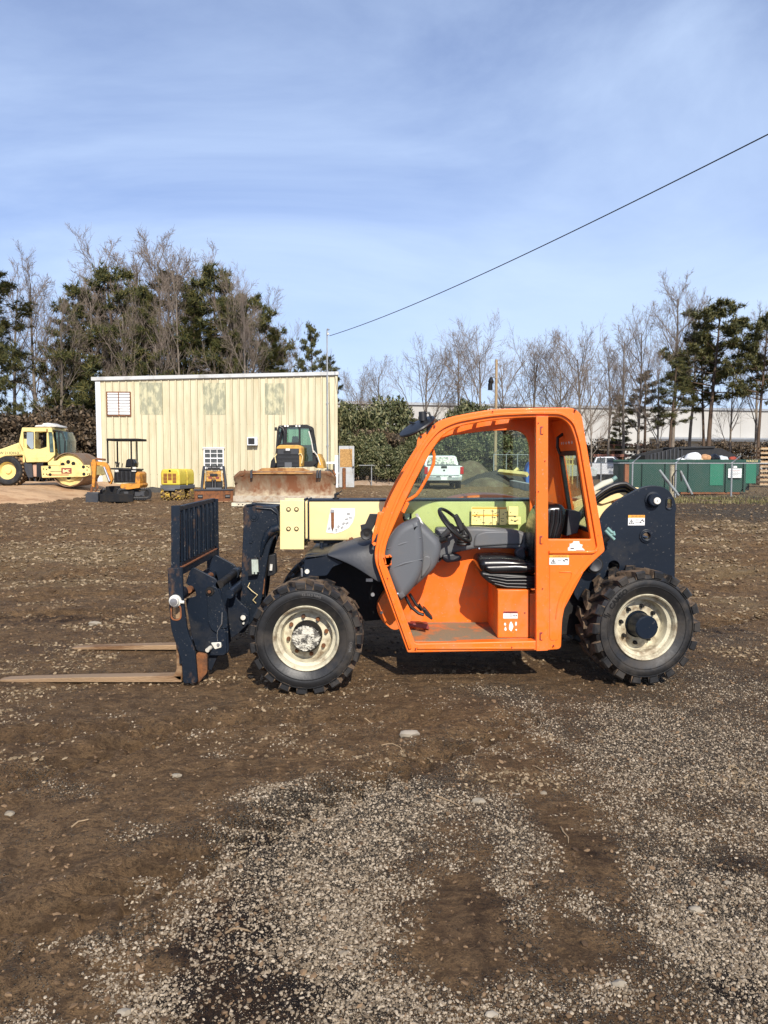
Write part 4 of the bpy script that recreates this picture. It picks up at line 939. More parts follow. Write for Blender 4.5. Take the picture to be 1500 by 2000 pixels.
# roof: front half slats, rear half plate, following the frame's top
def topz(x):
    pts = [p for p in outer if p[1] > 1.2]; pts = sorted(pts)
    best = None
    for i in range(len(pts)-1):
        if pts[i][0] <= x <= pts[i+1][0]:
            f_ = (x-pts[i][0])/max(1e-6, pts[i+1][0]-pts[i][0]); return pts[i][1]*(1-f_)+pts[i+1][1]*f_
    return pts[-1][1]
xa = P(868, 830, YN).x; xm = P(1047, 796, YN).x; xb = P(1126, 800, YN).x
mb = MB()
n_ = 12; lo = []; hi = []
for i in range(n_+1):
    x = P(1030, 796, YN).x+(xb-P(1030, 796, YN).x)*i/n_; z = topz(x)-.012
    hi.append((x, z)); lo.append((x, z-.035))
mb.prism(hi+lo[::-1], YN+.045, YF+.004, ORG)
roof = part(mb, 'roof', bevel=.003)
mb = MB()
xs_ = [xa+.02+(xm+.02-xa)*i/9 for i in range(10)]
for k in range(6):
    yk = YN+.09+k*.105; dz_ = lambda x: k*.013*max(0, (xm+.02-x)/(xm+.02-xa))
    up = [(x, topz(x)-.014-dz_(x)) for x in xs_]; dn = [(x, topz(x)-.026-dz_(x)) for x in xs_]
    mb.prism(up+dn[::-1], yk, yk+.040, ORG)
for x in xs_[2:-1:2]: z = topz(x)-.016; mb.cbox((x, (YN+YF)/2, z), (.03, YF-YN-.1, .008), ORG, Matrix.Rotation(-math.atan2(topz(x+.05)-topz(x-.05), .1), 4, 'Y'))
part(mb, 'roof_slats', roof)
mb = MB(); pts_ = XZ(YN, (851, 832), (866, 832), (866, 846), (851, 846)); mb.prism(pts_, YN+.04, YF, ORG)
q0 = XZ(YN, (784, 1000), (793, 980), (800, 984), (790, 1004)); mb.prism(q0, YN+.04, YF, ORG)
part(mb, 'windscreen_frame', bevel=.003)
wsl = XZ(YN, (787, 990), (826, 908), (858, 842)); mb = MB()
for i in range(2):
    (x0, z0), (x1, z1) = wsl[i], wsl[i+1]
    mb.add([(x0, YN+.05, z0), (x1, YN+.05, z1), (x1, YF-.01, z1), (x0, YF-.01, z0), (x0-.004, YN+.05, z0+.002), (x1-.004, YN+.05, z1+.002), (x1-.004, YF-.01, z1+.002), (x0-.004, YF-.01, z0+.002)],
           [(0, 1, 2, 3), (7, 6, 5, 4), (0, 4, 5, 1), (3, 2, 6, 7)], GLSC)
part(mb, 'windscreen')
# rear wall: lower sheet, header with holes, posts, rubber framed window
mb = MB()
rp = lambda px, py: P(px, py, YN)
a = rp(1176, 1072); b = rp(1156, 1050); c = rp(1126, 850); d = rp(1138, 812); e_ = rp(1122, 1255)
xr_ = lambda z: c.x+(b.x-c.x)*(c.z-z)/(c.z-b.z)   # the rear slope
def rq(z0, z1, y0, y1, m_, th=.02, dx=0.):
    mb.add([(xr_(z0)+dx, y0, z0), (xr_(z0)+dx, y1, z0), (xr_(z1)+dx, y1, z1), (xr_(z1)+dx, y0, z1), (xr_(z0)+th+dx, y0, z0), (xr_(z0)+th+dx, y1, z0), (xr_(z1)+th+dx, y1, z1), (xr_(z1)+th+dx, y0, z1)],
           [(0, 3, 2, 1), (4, 5, 6, 7), (0, 1, 5, 4), (1, 2, 6, 5), (2, 3, 7, 6), (3, 0, 4, 7)], m_)
rq(b.z-.10, b.z+.03, YN+.045, YF, ORG)
rq(1.70, 1.935, YN+.045, YF, ORG)
rq(b.z+.03, 1.70, YN+.045, YN+.07, ORG); rq(b.z+.03, 1.70, YF-.10, YF, ORG)
bx = P(1060, 1240, YN).x
mb.add([(bx, YN+.05, .28), (bx, YF, .28), (xr_(b.z-.1), YF, b.z-.1), (xr_(b.z-.1), YN+.05, b.z-.1), (bx+.02, YN+.05, .28), (bx+.02, YF, .28), (xr_(b.z-.1)+.02, YF, b.z-.1), (xr_(b.z-.1)+.02, YN+.05, b.z-.1)],
       [(0, 3, 2, 1), (4, 5, 6, 7), (0, 1, 5, 4), (1, 2, 6, 5), (2, 3, 7, 6), (3, 0, 4, 7)], ORG)
rw = part(mb, 'rear_wall', bevel=.003)
mb = MB(); rq(b.z+.03, b.z+.06, YN+.07, YF-.10, BLK, .03, -.006); rq(1.665, 1.70, YN+.07, YF-.10, BLK, .03, -.006); rq(b.z+.06, 1.665, YN+.07, YN+.095, BLK, .03, -.006); rq(b.z+.06, 1.665, YF-.14, YF-.10, BLK, .03, -.006)
rg = part(mb, 'window_seal', rw, bevel=.004)
mb = MB(); rq(b.z+.06, 1.665, YN+.095, YF-.14, GLS, .004, .008); part(mb, 'rear_window', rw)
for yy in (YN+.15, YN+.24, YN+.33, YN+.42, YN+.48): mb = MB(); mb.cyl((xr_(1.76)-.004, yy, 1.76), (xr_(1.76)+.003, yy, 1.76), .012 if yy < 5.7 else .009, WHT, n=12); part(mb, 'rivet', rw)
mb = MB()
mb.tube([(xr_(1.76)-.01, YN+.40, 1.83), (xr_(1.76)-.05, YN+.40, 1.80), (xr_(1.7)-.06, YN+.40, 1.73), (xr_(1.7)-.04, YN+.40, 1.68)], .012, BLK)
part(mb, 'wiper_arm', rw)
# floor, sill and bulkhead
mb = MB(); x0 = P(806, 1255, YN+.05).x; x1 = P(1047, 1255, YN+.05).x
zf = P(900, 1252, YN+.05).z
mb.box((x0-.01, YN+.052, zf-.06), (x1+.05, YF-.002, zf), ORGD); part(mb, 'floor', bevel=.004)
mb = MB(); mb.prism(XZ(YN, (806, 1262), (1047, 1256), (1047, 1252), (808, 1257)), YN+.02, YN+.09, ORG); mb.box((x0+.03, YN-.012, zf-.045), (x1-.02, YN+.001, zf-.030), ORG); part(mb, 'sill', side, bevel=.003)
# inner face wall, bright orange, below the console
mb = MB(); mb.plate([rnd(XZ(YF, (770, 1130), (800, 1118), (838, 1100), (880, 1080), (930, 1068), (1060, 1064), (1060, 1216), (800, 1216)), .02)], YF-.028, YF-.002, ORG, .004, 2)
part(mb, 'inner_panel', farw)
# ---------------------------------------------------------------- seat box, seat
sx0 = P(972, 1200, 5.56).x; sx1 = P(1034, 1200, 5.56).x; zt = P(1000, 1152, 5.56).z
mb = MB(); mb.box((sx0, 5.56, zf), (sx1, 6.10, zt), ORG); sb = part(mb, 'seat_box', bevel=.008)
mb = MB(); mb.cyl((P(1025, 1197, 5.56).x, 5.562, P(1025, 1197, 5.56).z), (P(1025, 1197, 5.56).x, 5.556, P(1025, 1197, 5.56).z), .006, LRED, n=10); mb.box((sx1+.004, 5.57, zf), (sx1+.05, 6.1, zt-.03), ORG); part(mb, 'side_cover', sb, bevel=.003)
mb = MB()
cush = rnd(XZ(5.60, (936, 1100), (943, 1092), (1000, 1091), (1052, 1100), (1052, 1120), (945, 1122), (937, 1112)), [.03, .03, .1, .03, .03, .03, .03])
mb.plate([cush], 5.60, 6.04, BLKG, .045, 5, off=True)
mb.plate([rnd(XZ(5.585, (948, 1103), (1010, 1101), (1052, 1104), (1052, 1120), (955, 1121), (946, 1112)), .03)], 5.575, 5.68, BLKG, .03, 5)
seat = part(mb, 'seat')
mb = MB(); mb.plate([rnd(XZ(5.62, (940, 1116), (1052, 1124), (1050, 1150), (985, 1150), (955, 1139), (938, 1123)), .03)], 5.60, 6.02, BLK, .02, 4)
for k in range(4): mb.tube([P(948+6*k, 1122+6*k, 5.59), P(990, 1128+6*k, 5.585), P(1045, 1127+7*k, 5.59)], .006, BLK, 8)
part(mb, 'suspension_bellows', seat)
mb = MB(); bk = rnd(XZ(5.62, (1042, 1105), (1040, 1060), (1050, 1010), (1064, 986), (1098, 984), (1108, 1000), (1100, 1040), (1086, 1085), (1075, 1110)), .06)
mb.plate([bk], 5.60, 6.02, BLKG, .05, 5)
for k in range(3): mb.tube([P(1096-9*k, 992+2*k, 5.60), P(1095-9*k, 1020, 5.592), P(1086-8*k, 1050, 5.60)], .010, BLKG, 8)
part(mb, 'backrest', seat)
mb = MB(); mb.plate([rnd(XZ(5.9, (1008, 1072), (1022, 1066), (1026, 1088), (1014, 1094), (1004, 1080)), .02)], 5.86, 5.93, GREYD, .01, 3); part(mb, 'seat_belt_reel', seat)
# document pouch behind the seat
mb = MB(); mb.plate([XZ(5.7, (1108, 996), (1134, 1000), (1126, 1040), (1104, 1046))], 5.66, 5.95, GREYD, .006, 2); part(mb, 'document_box', seat)
# ---------------------------------------------------------------- dash and side console (grey plastic)
mb = MB()
mb.plate([rnd(XZ(5.52, (748, 1090), (757, 1055), (778, 1026), (814, 1011), (820, 1014), (826, 1050), (828, 1090), (822, 1125), (806, 1150), (782, 1176), (768, 1150), (752, 1112)), [.03, .06, .06, .03, .02, .1, .1, .1, .06, .03, .03, .03])], 5.475, 5.66, GREY, .055, 6)
mb.plate([rnd(XZ(5.60, (800, 1030), (818, 1016), (846, 1042), (862, 1060), (862, 1084), (850, 1112), (826, 1134), (800, 1156), (786, 1150)), .05)], 5.60, 6.10, GREY, .05, 6)
mb.plate([rnd(XZ(5.60, (826, 1084), (842, 1086), (842, 1104), (828, 1124), (822, 1128)), .03)], 5.588, 5.63, GREY, .01, 3)
dash = part(mb, 'dashboard')
mb = MB(); mb.tube([P(757, 1072, 5.485), P(785, 1062, 5.483), P(822, 1050, 5.487)], [.004, .012, .004], GREY, 12); part(mb, 'dash_rib', dash); mb = MB(); mb.tube([P(760, 1112, 5.48), P(790, 1100, 5.478), P(826, 1092, 5.482)], [.003, .010, .003], GREY, 12); part(mb, 'dash_rib', dash); mb = MB(); mb.cyl(P(777, 1159, 5.462), P(777, 1159, 5.475), .006, CHROME, n=10); part(mb, 'dash_screw', dash)
mb = MB(); mb.plate([XZ(5.66, (815, 1012), (820, 1010), (834, 1038), (830, 1042))], 5.64, 6.08, WHT, .003); part(mb, 'instrument_panel', dash)
mb = MB(); mb.plate([rnd(XZ(5.74, (834, 1052), (850, 1042), (862, 1052), (862, 1074), (848, 1082), (838, 1066)), .03)], 5.7, 5.9, GREYD, .02, 4); part(mb, 'column_shroud', dash)
mb = MB()
sc_ = rnd(XZ(6.02, (850, 1030), (900, 1030), (930, 1029), (1000, 1033), (1048, 1046), (1050, 1085), (1000, 1070), (930, 1070), (880, 1080), (850, 1102)), .03)
mb.plate([sc_], 5.96, YF-.02, GREY, .025, 5)
mb.plate([rnd(XZ(5.96, (925, 1060), (928, 1044), (945, 1037), (990, 1036), (1020, 1042), (1022, 1064), (990, 1064), (925, 1068)), .05)], 5.945, 5.98, GREY, .015, 4)
cons = part(mb, 'side_console')
mb = MB(); mb.cyl(P(936, 1071, 5.94), P(936, 1071, 5.95), .006, CHROME, n=10); part(mb, 'console_screw', cons)
mb = MB(); mb.plate([rnd(XZ(6.05, (862, 1080), (888, 1078), (900, 1084), (896, 1092), (870, 1096), (860, 1088)), .02)], 5.93, 6.0, GREYD, .012, 3); part(mb, 'switch_box', cons)
# joystick boot
c = P(905, 1062, 5.85); mb = MB()
for k in range(4): mb.torus((c.x, 5.85, c.z+.02*k), (0, 0, 1), .047-.005*k, .011, BLK, 28, 8)
mb.cyl((c.x, 5.85, c.z+.05), (c.x-.01, 5.85, c.z+.16), .012, BLK, n=10); mb.plate([rnd(XZ(5.85, (884, 1008), (893, 1003), (903, 1020), (906, 1036), (898, 1040)), .01)], 5.83, 5.87, BLK, .012, 3)
part(mb, 'joystick', cons)
# steering wheel on its column
c0 = P(856, 994, 5.78); c1 = P(921, 1057, 5.78); cc = (c0+c1)/2; ax = (c1-c0).normalized(); rad = (c1-c0).length/2-.012
nrm = Vector((ax.z*-1, 0, ax.x)); nrm = Vector((-ax.z, -.28, ax.x)).normalized()
mb = MB(); mb.torus(cc, nrm, rad, .013, BLK, 48, 10)
sw = part(mb, 'steering_wheel')
mb = MB(); hubp = cc-nrm*.03
for a_ in (0.3, 2.4, 4.5):
    u = nrm.orthogonal().normalized(); v_ = nrm.cross(u); mb.tube([hubp, cc+(u*math.cos(a_)+v_*math.sin(a_))*rad], [.012, .009], BLK, 8)
mb.cyl(hubp-nrm*.01, hubp+nrm*.015, .035, BLK, n=20); part(mb, 'spoke', sw)
mb = MB(); mb.cyl(hubp, hubp-nrm*.16, .024, GREYD, n=14); mb.cyl(P(860, 1053, 5.72), P(879, 1045, 5.70), .008, BLK, n=10); mb.cyl(P(860, 1056, 5.72), P(872, 1052, 5.70), .022, BLK, n=12); part(mb, 'column', sw)
# pedals
mb = MB(); mb.tube([P(792, 1165, 5.62), P(802, 1185, 5.62), P(818, 1198, 5.62), P(828, 1201, 5.62)], .012, BLK); mb.plate([rnd(XZ(5.62, (826, 1186), (831, 1188), (845, 1206), (842, 1209), (830, 1200)), .005)], 5.58, 5.68, BLK, .004)
part(mb, 'pedal')
mb = MB(); mb.tube([P(800, 1160, 5.80), P(812, 1180, 5.80), P(824, 1192, 5.80)], .012, BLK); mb.cbox(P(824, 1188, 5.80), (.012, .08, .07), BLK, Matrix.Rotation(R(-35), 4, 'Y')); part(mb, 'pedal')
mb = MB(); mb.plate([rnd(XZ(5.9, (786, 1212), (834, 1214), (838, 1224), (800, 1218)), .01)], 5.8, 5.9, LRED, .004); mb.box((P(812, 1210, 5.85).x, 5.83, zf), (P(826, 1210, 5.85).x, 5.87, zf+.06), ORG); part(mb, 'pedal_bracket')
# grab handle, latch, mirror
mb = MB(); mb.tube(openr([tuple(P(843, 884, 5.5)), tuple(P(848, 905, 5.5)), tuple(P(814, 967, 5.5)), tuple(P(786, 985, 5.5))], 0)[0:0] or [P(845, 876, 5.5), P(848, 890, 5.5), P(847, 905, 5.5), P(838, 926, 5.5), P(820, 958, 5.5), P(813, 967, 5.5), P(802, 974, 5.5), P(785, 982, 5.5)], .0115, ORG, 10); part(mb, 'grab_handle')
mb = MB(); o1 = rnd(XZ(YN, (749, 1086), (764, 1084), (765, 1104), (752, 1106)), .006); mb.plate([o1, inset(o1, .012)], YN+.0, YN+.03, ORG, .003); part(mb, 'door_latch', side)
mb = MB(); mb.plate([rnd(XZ(YN, (811, 902), (815, 858), (822, 846), (834, 846), (836, 862), (826, 876), (821, 884), (820, 895)), .02)], YN+.005, YN+.025, ORG, .004); q = P(822, 853, YN)
mb.cyl((q.x, YN+.004, q.z), (q.x, YN-.004, q.z), .009, BLK, n=12)
part(mb, 'lug_bracket', side); mb = MB(); mb.plate([rnd(XZ(YN, (746, 1003), (733, 1052), (726, 1064), (727, 1048), (738, 1003)), .01)], YN+.003, YN+.024, ORG, .004)
mb.plate([rnd(XZ(YN, (738, 1000), (758, 1000), (752, 1030), (730, 1050)), .01)], YN+.008, YN+.03, ORG, .004)
mb.cyl(P(731, 1062, YN+.0), P(731, 1062, YN+.03), .013, ORG, n=14)
part(mb, 'bracket', side)
mb = MB(); m0 = P(781, 853, 5.5); m1 = P(849, 815, 5.5); mc = (m0+m1)/2; ax = (m1-m0).normalized(); nn = Vector((-ax.z, -.24, ax.x)).normalized(); rad = (m1-m0).length/2
a_ = nn.orthogonal().normalized(); b_ = nn.cross(a_); vs = []; fs = []; nr_ = 36
prof = [(0, .020), (.7, .016), (.96, .008), (1, -.002), (.97, -.012), (.6, -.018), (0, -.020)]
for i in range(nr_):
    q = 2*math.pi*i/nr_
    for (r_, h_) in prof: vs.append(tuple(mc+(a_*math.cos(q)+b_*math.sin(q))*rad*r_*1.0-nn*h_))
kk = len(prof)
for i in range(nr_):
    for j in range(kk-1): fs.append((i*kk+j, ((i+1) % nr_)*kk+j, ((i+1) % nr_)*kk+j+1, i*kk+j+1))
mb.add(vs, fs, BLK); mir = part(mb, 'mirror')
mb = MB(); mb.cyl(P(826, 822, 5.5), P(825, 804, 5.5), .030, BLK, .027, 20); mb.tube([P(832, 806, 5.5), P(838, 806, 5.5), P(841, 814, 5.5)], .008, BLK); mb.cyl(P(800, 825, 5.6), P(812, 828, 5.55), .008, BLK, n=8); part(mb, 'mirror_mount', mir)
mb = MB(); mb.plate([rnd(XZ(5.45, (833, 822), (845, 818), (844, 848), (833, 850)), .01)], 5.44, 5.50, BLK, .006); part(mb, 'mirror_arm', mir)
# work lamp beside the pillar
mb = MB(); q = P(716, 1042, 5.52); mb.lathe([(0, -.03), (.028, -.032), (.040, -.036), (.046, -.02), (.04, .03), (0, .04)], tuple(q), BLK, 28); mb.lathe([(0, -.036), (.018, -.034), (.02, -.03)], tuple(q), DARK, 20)
mb.plate([XZ(5.56, (722, 1004), (744, 1004), (724, 1040), (706, 1040), (704, 1026), (713, 1024))], 5.55, 5.60, BLK, .003); part(mb, 'work_lamp')
# red-brown round ended step box under the pillar
mb = MB(); mb.plate([rnd(XZ(5.86, (734, 1186), (742, 1170), (764, 1140), (790, 1140), (806, 1214), (770, 1234), (744, 1212)), .05)], 5.86, 6.15, ORG, .004, 2); q = P(745, 1196, 5.86); mb.cyl((q.x, 5.858, q.z), (q.x, 5.845, q.z), .011, CHROME, n=12); part(mb, 'step_box')
# ---------------------------------------------------------------- chassis
mb = MB()
fx0 = P(590, 1090, 5.6).x
mb.plate([rnd(XZ(6.02, (604, 1078), (640, 1075), (700, 1080), (744, 1090), (760, 1140), (790, 1206), (700, 1215), (640, 1215), (600, 1140)), .02)], 6.02, 6.06, DARK, .004)
mb.box((fx0+.05, 6.19, .36), (P(1180, 1100, 5.6).x, 6.62, .62), DARK)
mb.box((P(640, 1100, 5.6).x, 6.07, .40), (P(770, 1100, 5.6).x, 6.62, .80), DARK)
mb.cyl((P(597, 1248, 5.27).x, 5.5, .4), (P(597, 1248, 5.27).x, 6.8, .4), .09, DARK); mb.cyl((P(1263, 1226, 5.44).x, 5.6, .42), (P(1263, 1226, 5.44).x, 6.8, .42), .09, DARK)
mb.box((P(830, 1200, 5.6).x, 6.19, .24), (P(1090, 1200, 5.6).x, 6.60, .36), DARK); mb.box((P(1105, 1200, 5.6).x, 5.80, .30), (P(1180, 1200, 5.6).x, 6.60, .75), DARK)
ch = part(mb, 'chassis', bevel=.004)
mb = MB(); mb.plate([rnd(XZ(5.60, (596, 1088), (600, 1086), (641, 1085), (672, 1099), (650, 1107), (639, 1124), (592, 1126)), .02)], 5.585, 5.60, NAVY, .003)
mb.plate([rnd(XZ(5.60, (594, 1090), (640, 1082), (640, 1086), (597, 1093)), .002)], 5.585, 6.6, NAVY, .002)
fp = part(mb, 'front_fender', ch)
mb = MB(); q = P(600, 1116, 5.58); mb.cyl((q.x, 5.584, q.z), (q.x, 5.57, q.z), .017, WHTP, n=14); mb.cyl(P(589, 1110, 5.56), P(590, 1126, 5.56), .007, CHROME, n=8); q = P(728, 1161, 5.61); mb.cyl((q.x, 5.62, q.z), (q.x, 5.60, q.z), .014, CHROME, n=12)
mb.plate([XZ(5.61, (715, 1130), (728, 1130), (728, 1136), (715, 1136))], 5.608, 5.612, WHTP, .0005); part(mb, 'fitting', ch)
# grey plastic bonnet over the front axle
mb = MB()
secs = [(638, 1084, 1087), (660, 1074, 1094), (690, 1064, 1106), (715, 1058, 1122), (738, 1052, 1138), (746, 1052, 1140)]
vs = []; fs = []; ky = [(5.50, 0), (5.505, .35), (5.53, .75), (5.60, 1.0), (6.05, 1.06), (6.10, .6)]
for (px, yt, yb) in secs:
    for (Y_, f_) in ky:
        a = P(px, yt, 5.5); b = P(px, yb, 5.5); vs.append((a.x, Y_+(.0 if px > 700 else .06*(700-px)/62), b.z+(a.z-b.z)*f_))
k_ = len(ky)
for i in range(len(secs)-1):
    for j in range(k_-1): fs.append((i*k_+j, (i+1)*k_+j, (i+1)*k_+j+1, i*k_+j+1))
mb.add(vs, fs, GREYD); o = part(mb, 'bonnet', ang=60); sm = o.modifiers.new('s', 'SOLIDIFY'); sm.thickness = .006; sm.offset = 1; ss = o.modifiers.new('u', 'SUBSURF'); ss.levels = 2; ss.render_levels = 2
mb = MB(); mb.plate([rnd(XZ(6.0, (600, 1078), (612, 1073), (690, 1070), (700, 1078), (640, 1083)), .01)], 5.75, 6.15, NAVY, .006); mb.cyl((P(628, 1066, 6.1).x, 6.1, P(628, 1066, 6.1).z+.03), (P(628, 1066, 6.1).x, 6.1, P(628, 1066, 6.1).z-.08), .015, NAVY)
part(mb, 'front_cover', ch)
mb = MB(); mb.tube([P(676, 1064, 5.9), P(690, 1052, 5.9)], .018, RUST, 12); mb.tube([P(679, 1061, 5.9), P(681, 1059.5, 5.9)], .024, RUST, 12); mb.tube([P(685, 1056, 5.9), P(687, 1054.5, 5.9)], .024, RUST, 12); part(mb, 'hose_coupling')
# engine cover on the far side, dark red behind glass
mb = MB(); pts = XZ(6.55, (850, 1040), (866, 980), (900, 970), (945, 965), (990, 967), (1040, 978), (1120, 1010), (1120, 1100), (850, 1100)); mb.plate([rnd(pts, .15)], 6.55, 7.0, ORG, .03, 4); part(mb, 'engine_cover')
# rear frame plates (navy) with boom pivot
pl = rnd(XZ(5.72, (1119, 1159), (1148, 1100), (1174, 1003), (1210, 974), (1246, 955), (1262, 949), (1280, 948), (1296, 951), (1309, 960), (1319, 978), (1321, 995), (1319, 1003), (1318, 1170), (1130, 1175)), [.03, .1, .1, .2, .1, .08, .08, .08, .08, .08, .04, .02, .02, .02])
q = P(1307, 984, 5.72); slot = rnd([(q.x-.016, q.z-.036), (q.x+.016, q.z-.036), (q.x+.016, q.z+.036), (q.x-.016, q.z+.036)], .016)
cir = lambda q, r, n=28: [(q.x+r*math.cos(2*math.pi*i/n), q.z+r*math.sin(2*math.pi*i/n)) for i in range(n)]
h1_ = cir(P(1262, 1047, 5.72), .024); h2_ = cir(P(1199, 1106, 5.72), .042)
mb = MB(); mb.plate([pl, slot, h1_, h2_], 5.72, 5.75, NAVY, .004, 2)
mb.plate([pl, slot, h1_], 6.52, 6.55, NAVY, .004, 2)
# cross members
mb.box((P(1180, 1100, 5.8).x, 5.75, .5), (P(1300, 1100, 5.8).x, 6.52, .75), DARK); mb.box((P(1300, 1100, 5.8).x, 5.75, .5), (P(1312, 1100, 5.8).x, 6.52, 1.0), NAVY)
rf = part(mb, 'rear_frame')
mb = MB(); so_ = [(x, z) for x, z in cir(q, .036, 20)]; ring = rnd([(q.x-.026, q.z-.046), (q.x+.026, q.z-.046), (q.x+.026, q.z+.046), (q.x-.026, q.z+.046)], .025); mb.plate([ring, slot], 5.712, 5.72, NAVY, .003)
part(mb, 'slot_boss', rf); mb = MB(); q2 = P(1262, 1047, 5.72); mb.plate([cir(q2, .052), cir(q2, .026)], 5.710, 5.72, NAVY, .004); mb.plate([cir(q2, .040), cir(q2, .028)], 5.704, 5.712, NAVY, .003)
part(mb, 'bore_boss', rf); mb = MB(); q2 = P(1275, 976, 5.72); mb.lathe([(0, -.055), (.040, -.055), (.048, -.048), (.048, -.012), (.060, -.010), (.060, 0)], (q2.x, 5.72, q2.z), NAVY, 36)
part(mb, 'boss', rf)
mb = MB(); mb.lathe([(0, -.066), (.022, -.066), (.026, -.062), (.026, -.05)], (q2.x+.012, 5.72, q2.z-.006), WHTP, 28); mb.lathe([(0, -.068), (.003, -.068), (.004, -.066)], (q2.x+.012, 5.72, q2.z-.006), LBLK, 10); part(mb, 'pivot_pin', rf)
# disc seen in the notch behind the cab, green tipped cylinder
mb = MB(); q2 = P(1163, 1104, 5.6); mb.lathe([(0, -.01), (.03, -.012), (.045, -.02), (.05, -.015), (.05, .0)], (q2.x, 5.62, q2.z), GREYD, 28); mb.lathe([(.03, .0), (.062, .0), (.066, .01), (.066, .05)], (q2.x, 5.62, q2.z), DARK, 28); part(mb, 'gauge', rf)
mb = MB(); mb.tube([P(1164, 1072, 5.66), P(1186, 1048, 5.62)], .026, BLK, 16); part(mb, 'lift_cylinder', rf)
mb = MB()
for (a_, b_) in (((1182, 1036), (1200, 1054)), ((1186, 1031), (1196, 1041)), ((1190, 1045), (1202, 1044))): mb.tube([P(*a_, 5.61), P(*b_, 5.60)], .012, TEAL, 10)
mb.cyl(P(1198, 1038, 5.60), P(1200, 1046, 5.59), .010, TEAL, n=10); part(mb, 'hydraulic_fitting', rf)
# ---------------------------------------------------------------- boom
YB0, YB1 = 6.22, 6.48
mb = MB()
z1 = P(650, 977, YB0).z; z0 = P(650, 1056, YB0).z; bx0 = P(604, 1000, YB0).x; bx1 = P(1225, 1000, YB0).x
def tubebox(x0, x1, zb, zt, y0, y1, m_, r=.02):
    mb.plate([rnd([(y0, zb), (y1, zb), (y1, zt), (y0, zt)], r)], x0, x1, m_, .003, plane='YZ')
tubebox(bx0, bx1, z0, z1, YB0, YB1, CREAM)
mb.plate([rnd(XZ(YB0, (1120, 978), (1180, 962), (1235, 950), (1262, 956), (1290, 985), (1285, 1010), (1240, 1040), (1180, 1060), (1120, 1060)), .04)], YB0-.012, YB1+.012, CREAM, .006)
boom = part(mb, 'boom')
mb = MB(); mb.plate([XZ(YB0, (604, 976), (1180, 974.5), (1180, 978.2), (604, 979))], YB0-.006, YB1, NAVY, .001)
tubebox(bx0-.012, bx0+.0, z0-.012, z1+.012, YB0-.012, YB1+.012, NAVY, .03); tubebox(bx0-.045, bx0-.032, z0-.012, z1+.012, YB0-.012, YB1+.012, NAVY, .03)
part(mb, 'boom_trim', boom)
mb = MB(); tubebox(P(596, 1000, YB0).x, bx0-.012, z0+.008, z1-.008, YB0+.008, YB1-.008, CREAM, .02)
part(mb, 'wear_collar', boom)
mb = MB(); cp = XZ(YB0-.02, (547, 977), (594, 977), (594, 1073), (547, 1073)); mb.plate([rnd(cp, .006)], YB0-.03, YB0-.012, CREAM, .004); mb.plate([rnd(cp, .006)], YB1+.012, YB1+.03, CREAM, .004)
mb.box((cp[0][0]+.01, YB0-.012, cp[2][1]+.08), (cp[1][0]-.01, YB1+.012, cp[0][1]-.01), CREAM)
ib = part(mb, 'inner_boom', boom)
for (px, py) in ((563.5, 995), (579, 995), (563.5, 1033), (579, 1033)):
    q = P(px, py, YB0-.03); mb = MB(); mb.plate([cir(q, .019), cir(q, .013)], YB0-.034, YB0-.028, DARK, .001); mb.lathe([(0, -.008), (.007, -.008), (.012, -.001)], (q.x, YB0-.03, q.z), CREAM, 16); part(mb, 'bolt', ib)
# angle indicator
mb = MB(); o_ = XZ(YB0-.002, (646, 993), (693, 993), (693, 1006), (689, 1020), (681, 1031), (668, 1038), (655, 1042), (637, 1040)); mb.plate([o_], YB0-.004, YB0, WHT, .0005, 0, off=False)
ang = part(mb, 'angle_indicator', boom)
mb = MB()
cen = P(652, 993, YB0-.006)
for (s_, px, py, rt) in (('-10', 643, 1034, -80), ('10', 657, 1036, -70), ('20', 661, 1029, -55), ('30', 668, 1031, -50), ('40', 671, 1023, -35), ('50', 678, 1022, -30), ('60', 677, 1014, -15), ('70', 684, 1012, -10), ('80', 681, 1004, 5)):
    q = P(px, py, YB0-.006); mb.text(s_, .026, Matrix.Translation(q) @ Matrix.Rotation(R(90), 4, 'X') @ Matrix.Rotation(R(-rt-90+90), 4, 'Z'), LBLK)
mb.text('|', .02, Matrix.Translation(P(650, 1038, YB0-.006)) @ Matrix.Rotation(R(90), 4, 'X'), LBLK)
part(mb, 'scale_digits', ang)
mb = MB(); mb.plate([XZ(YB0-.01, (646.5, 995), (652.5, 995), (652.5, 1029), (649.5, 1037), (647, 1029))], YB0-.014, YB0-.008, RUST, .001); mb.plate([XZ(YB0-.01, (646, 995), (653, 995), (653, 1001), (646, 1001))], YB0-.017, YB0-.013, CHROME, .001); part(mb, 'pointer', ang)
# brackets on boom near the pillar
mb = MB(); mb.plate([XZ(YB0-.02, (796, 1004), (804, 1002), (804, 1012), (780, 1020), (770, 1020))], YB0-.03, YB0-.01, BLK, .002); mb.plate([XZ(YB0-.02, (790, 1003), (800, 1003), (800, 1014), (790, 1014))], YB0-.04, YB0-.02, WHT, .002); part(mb, 'sensor_bracket', boom)
mb = MB(); mb.tube([P(655, 974, YB0+.1), P(655, 966, YB0+.1), P(662, 963, YB0+.1)], .012, BLK); mb.cyl(P(656, 972, YB0+.1), P(656, 976, YB0+.1), .028, BLK, n=14); mb.tube([P(660, 965, YB0+.1), P(668, 958, YB0+.1)], .004, BLK, 6); part(mb, 'hose_bracket', boom)
mb = MB(); mb.plate([rnd(XZ(YB0, (610, 1056), (670, 1056), (668, 1062), (640, 1063), (636, 1070), (630, 1070), (628, 1063), (612, 1062)), .004)], YB0+.05, YB1-.05, NAVY, .003); part(mb, 'lower_bracket', boom)
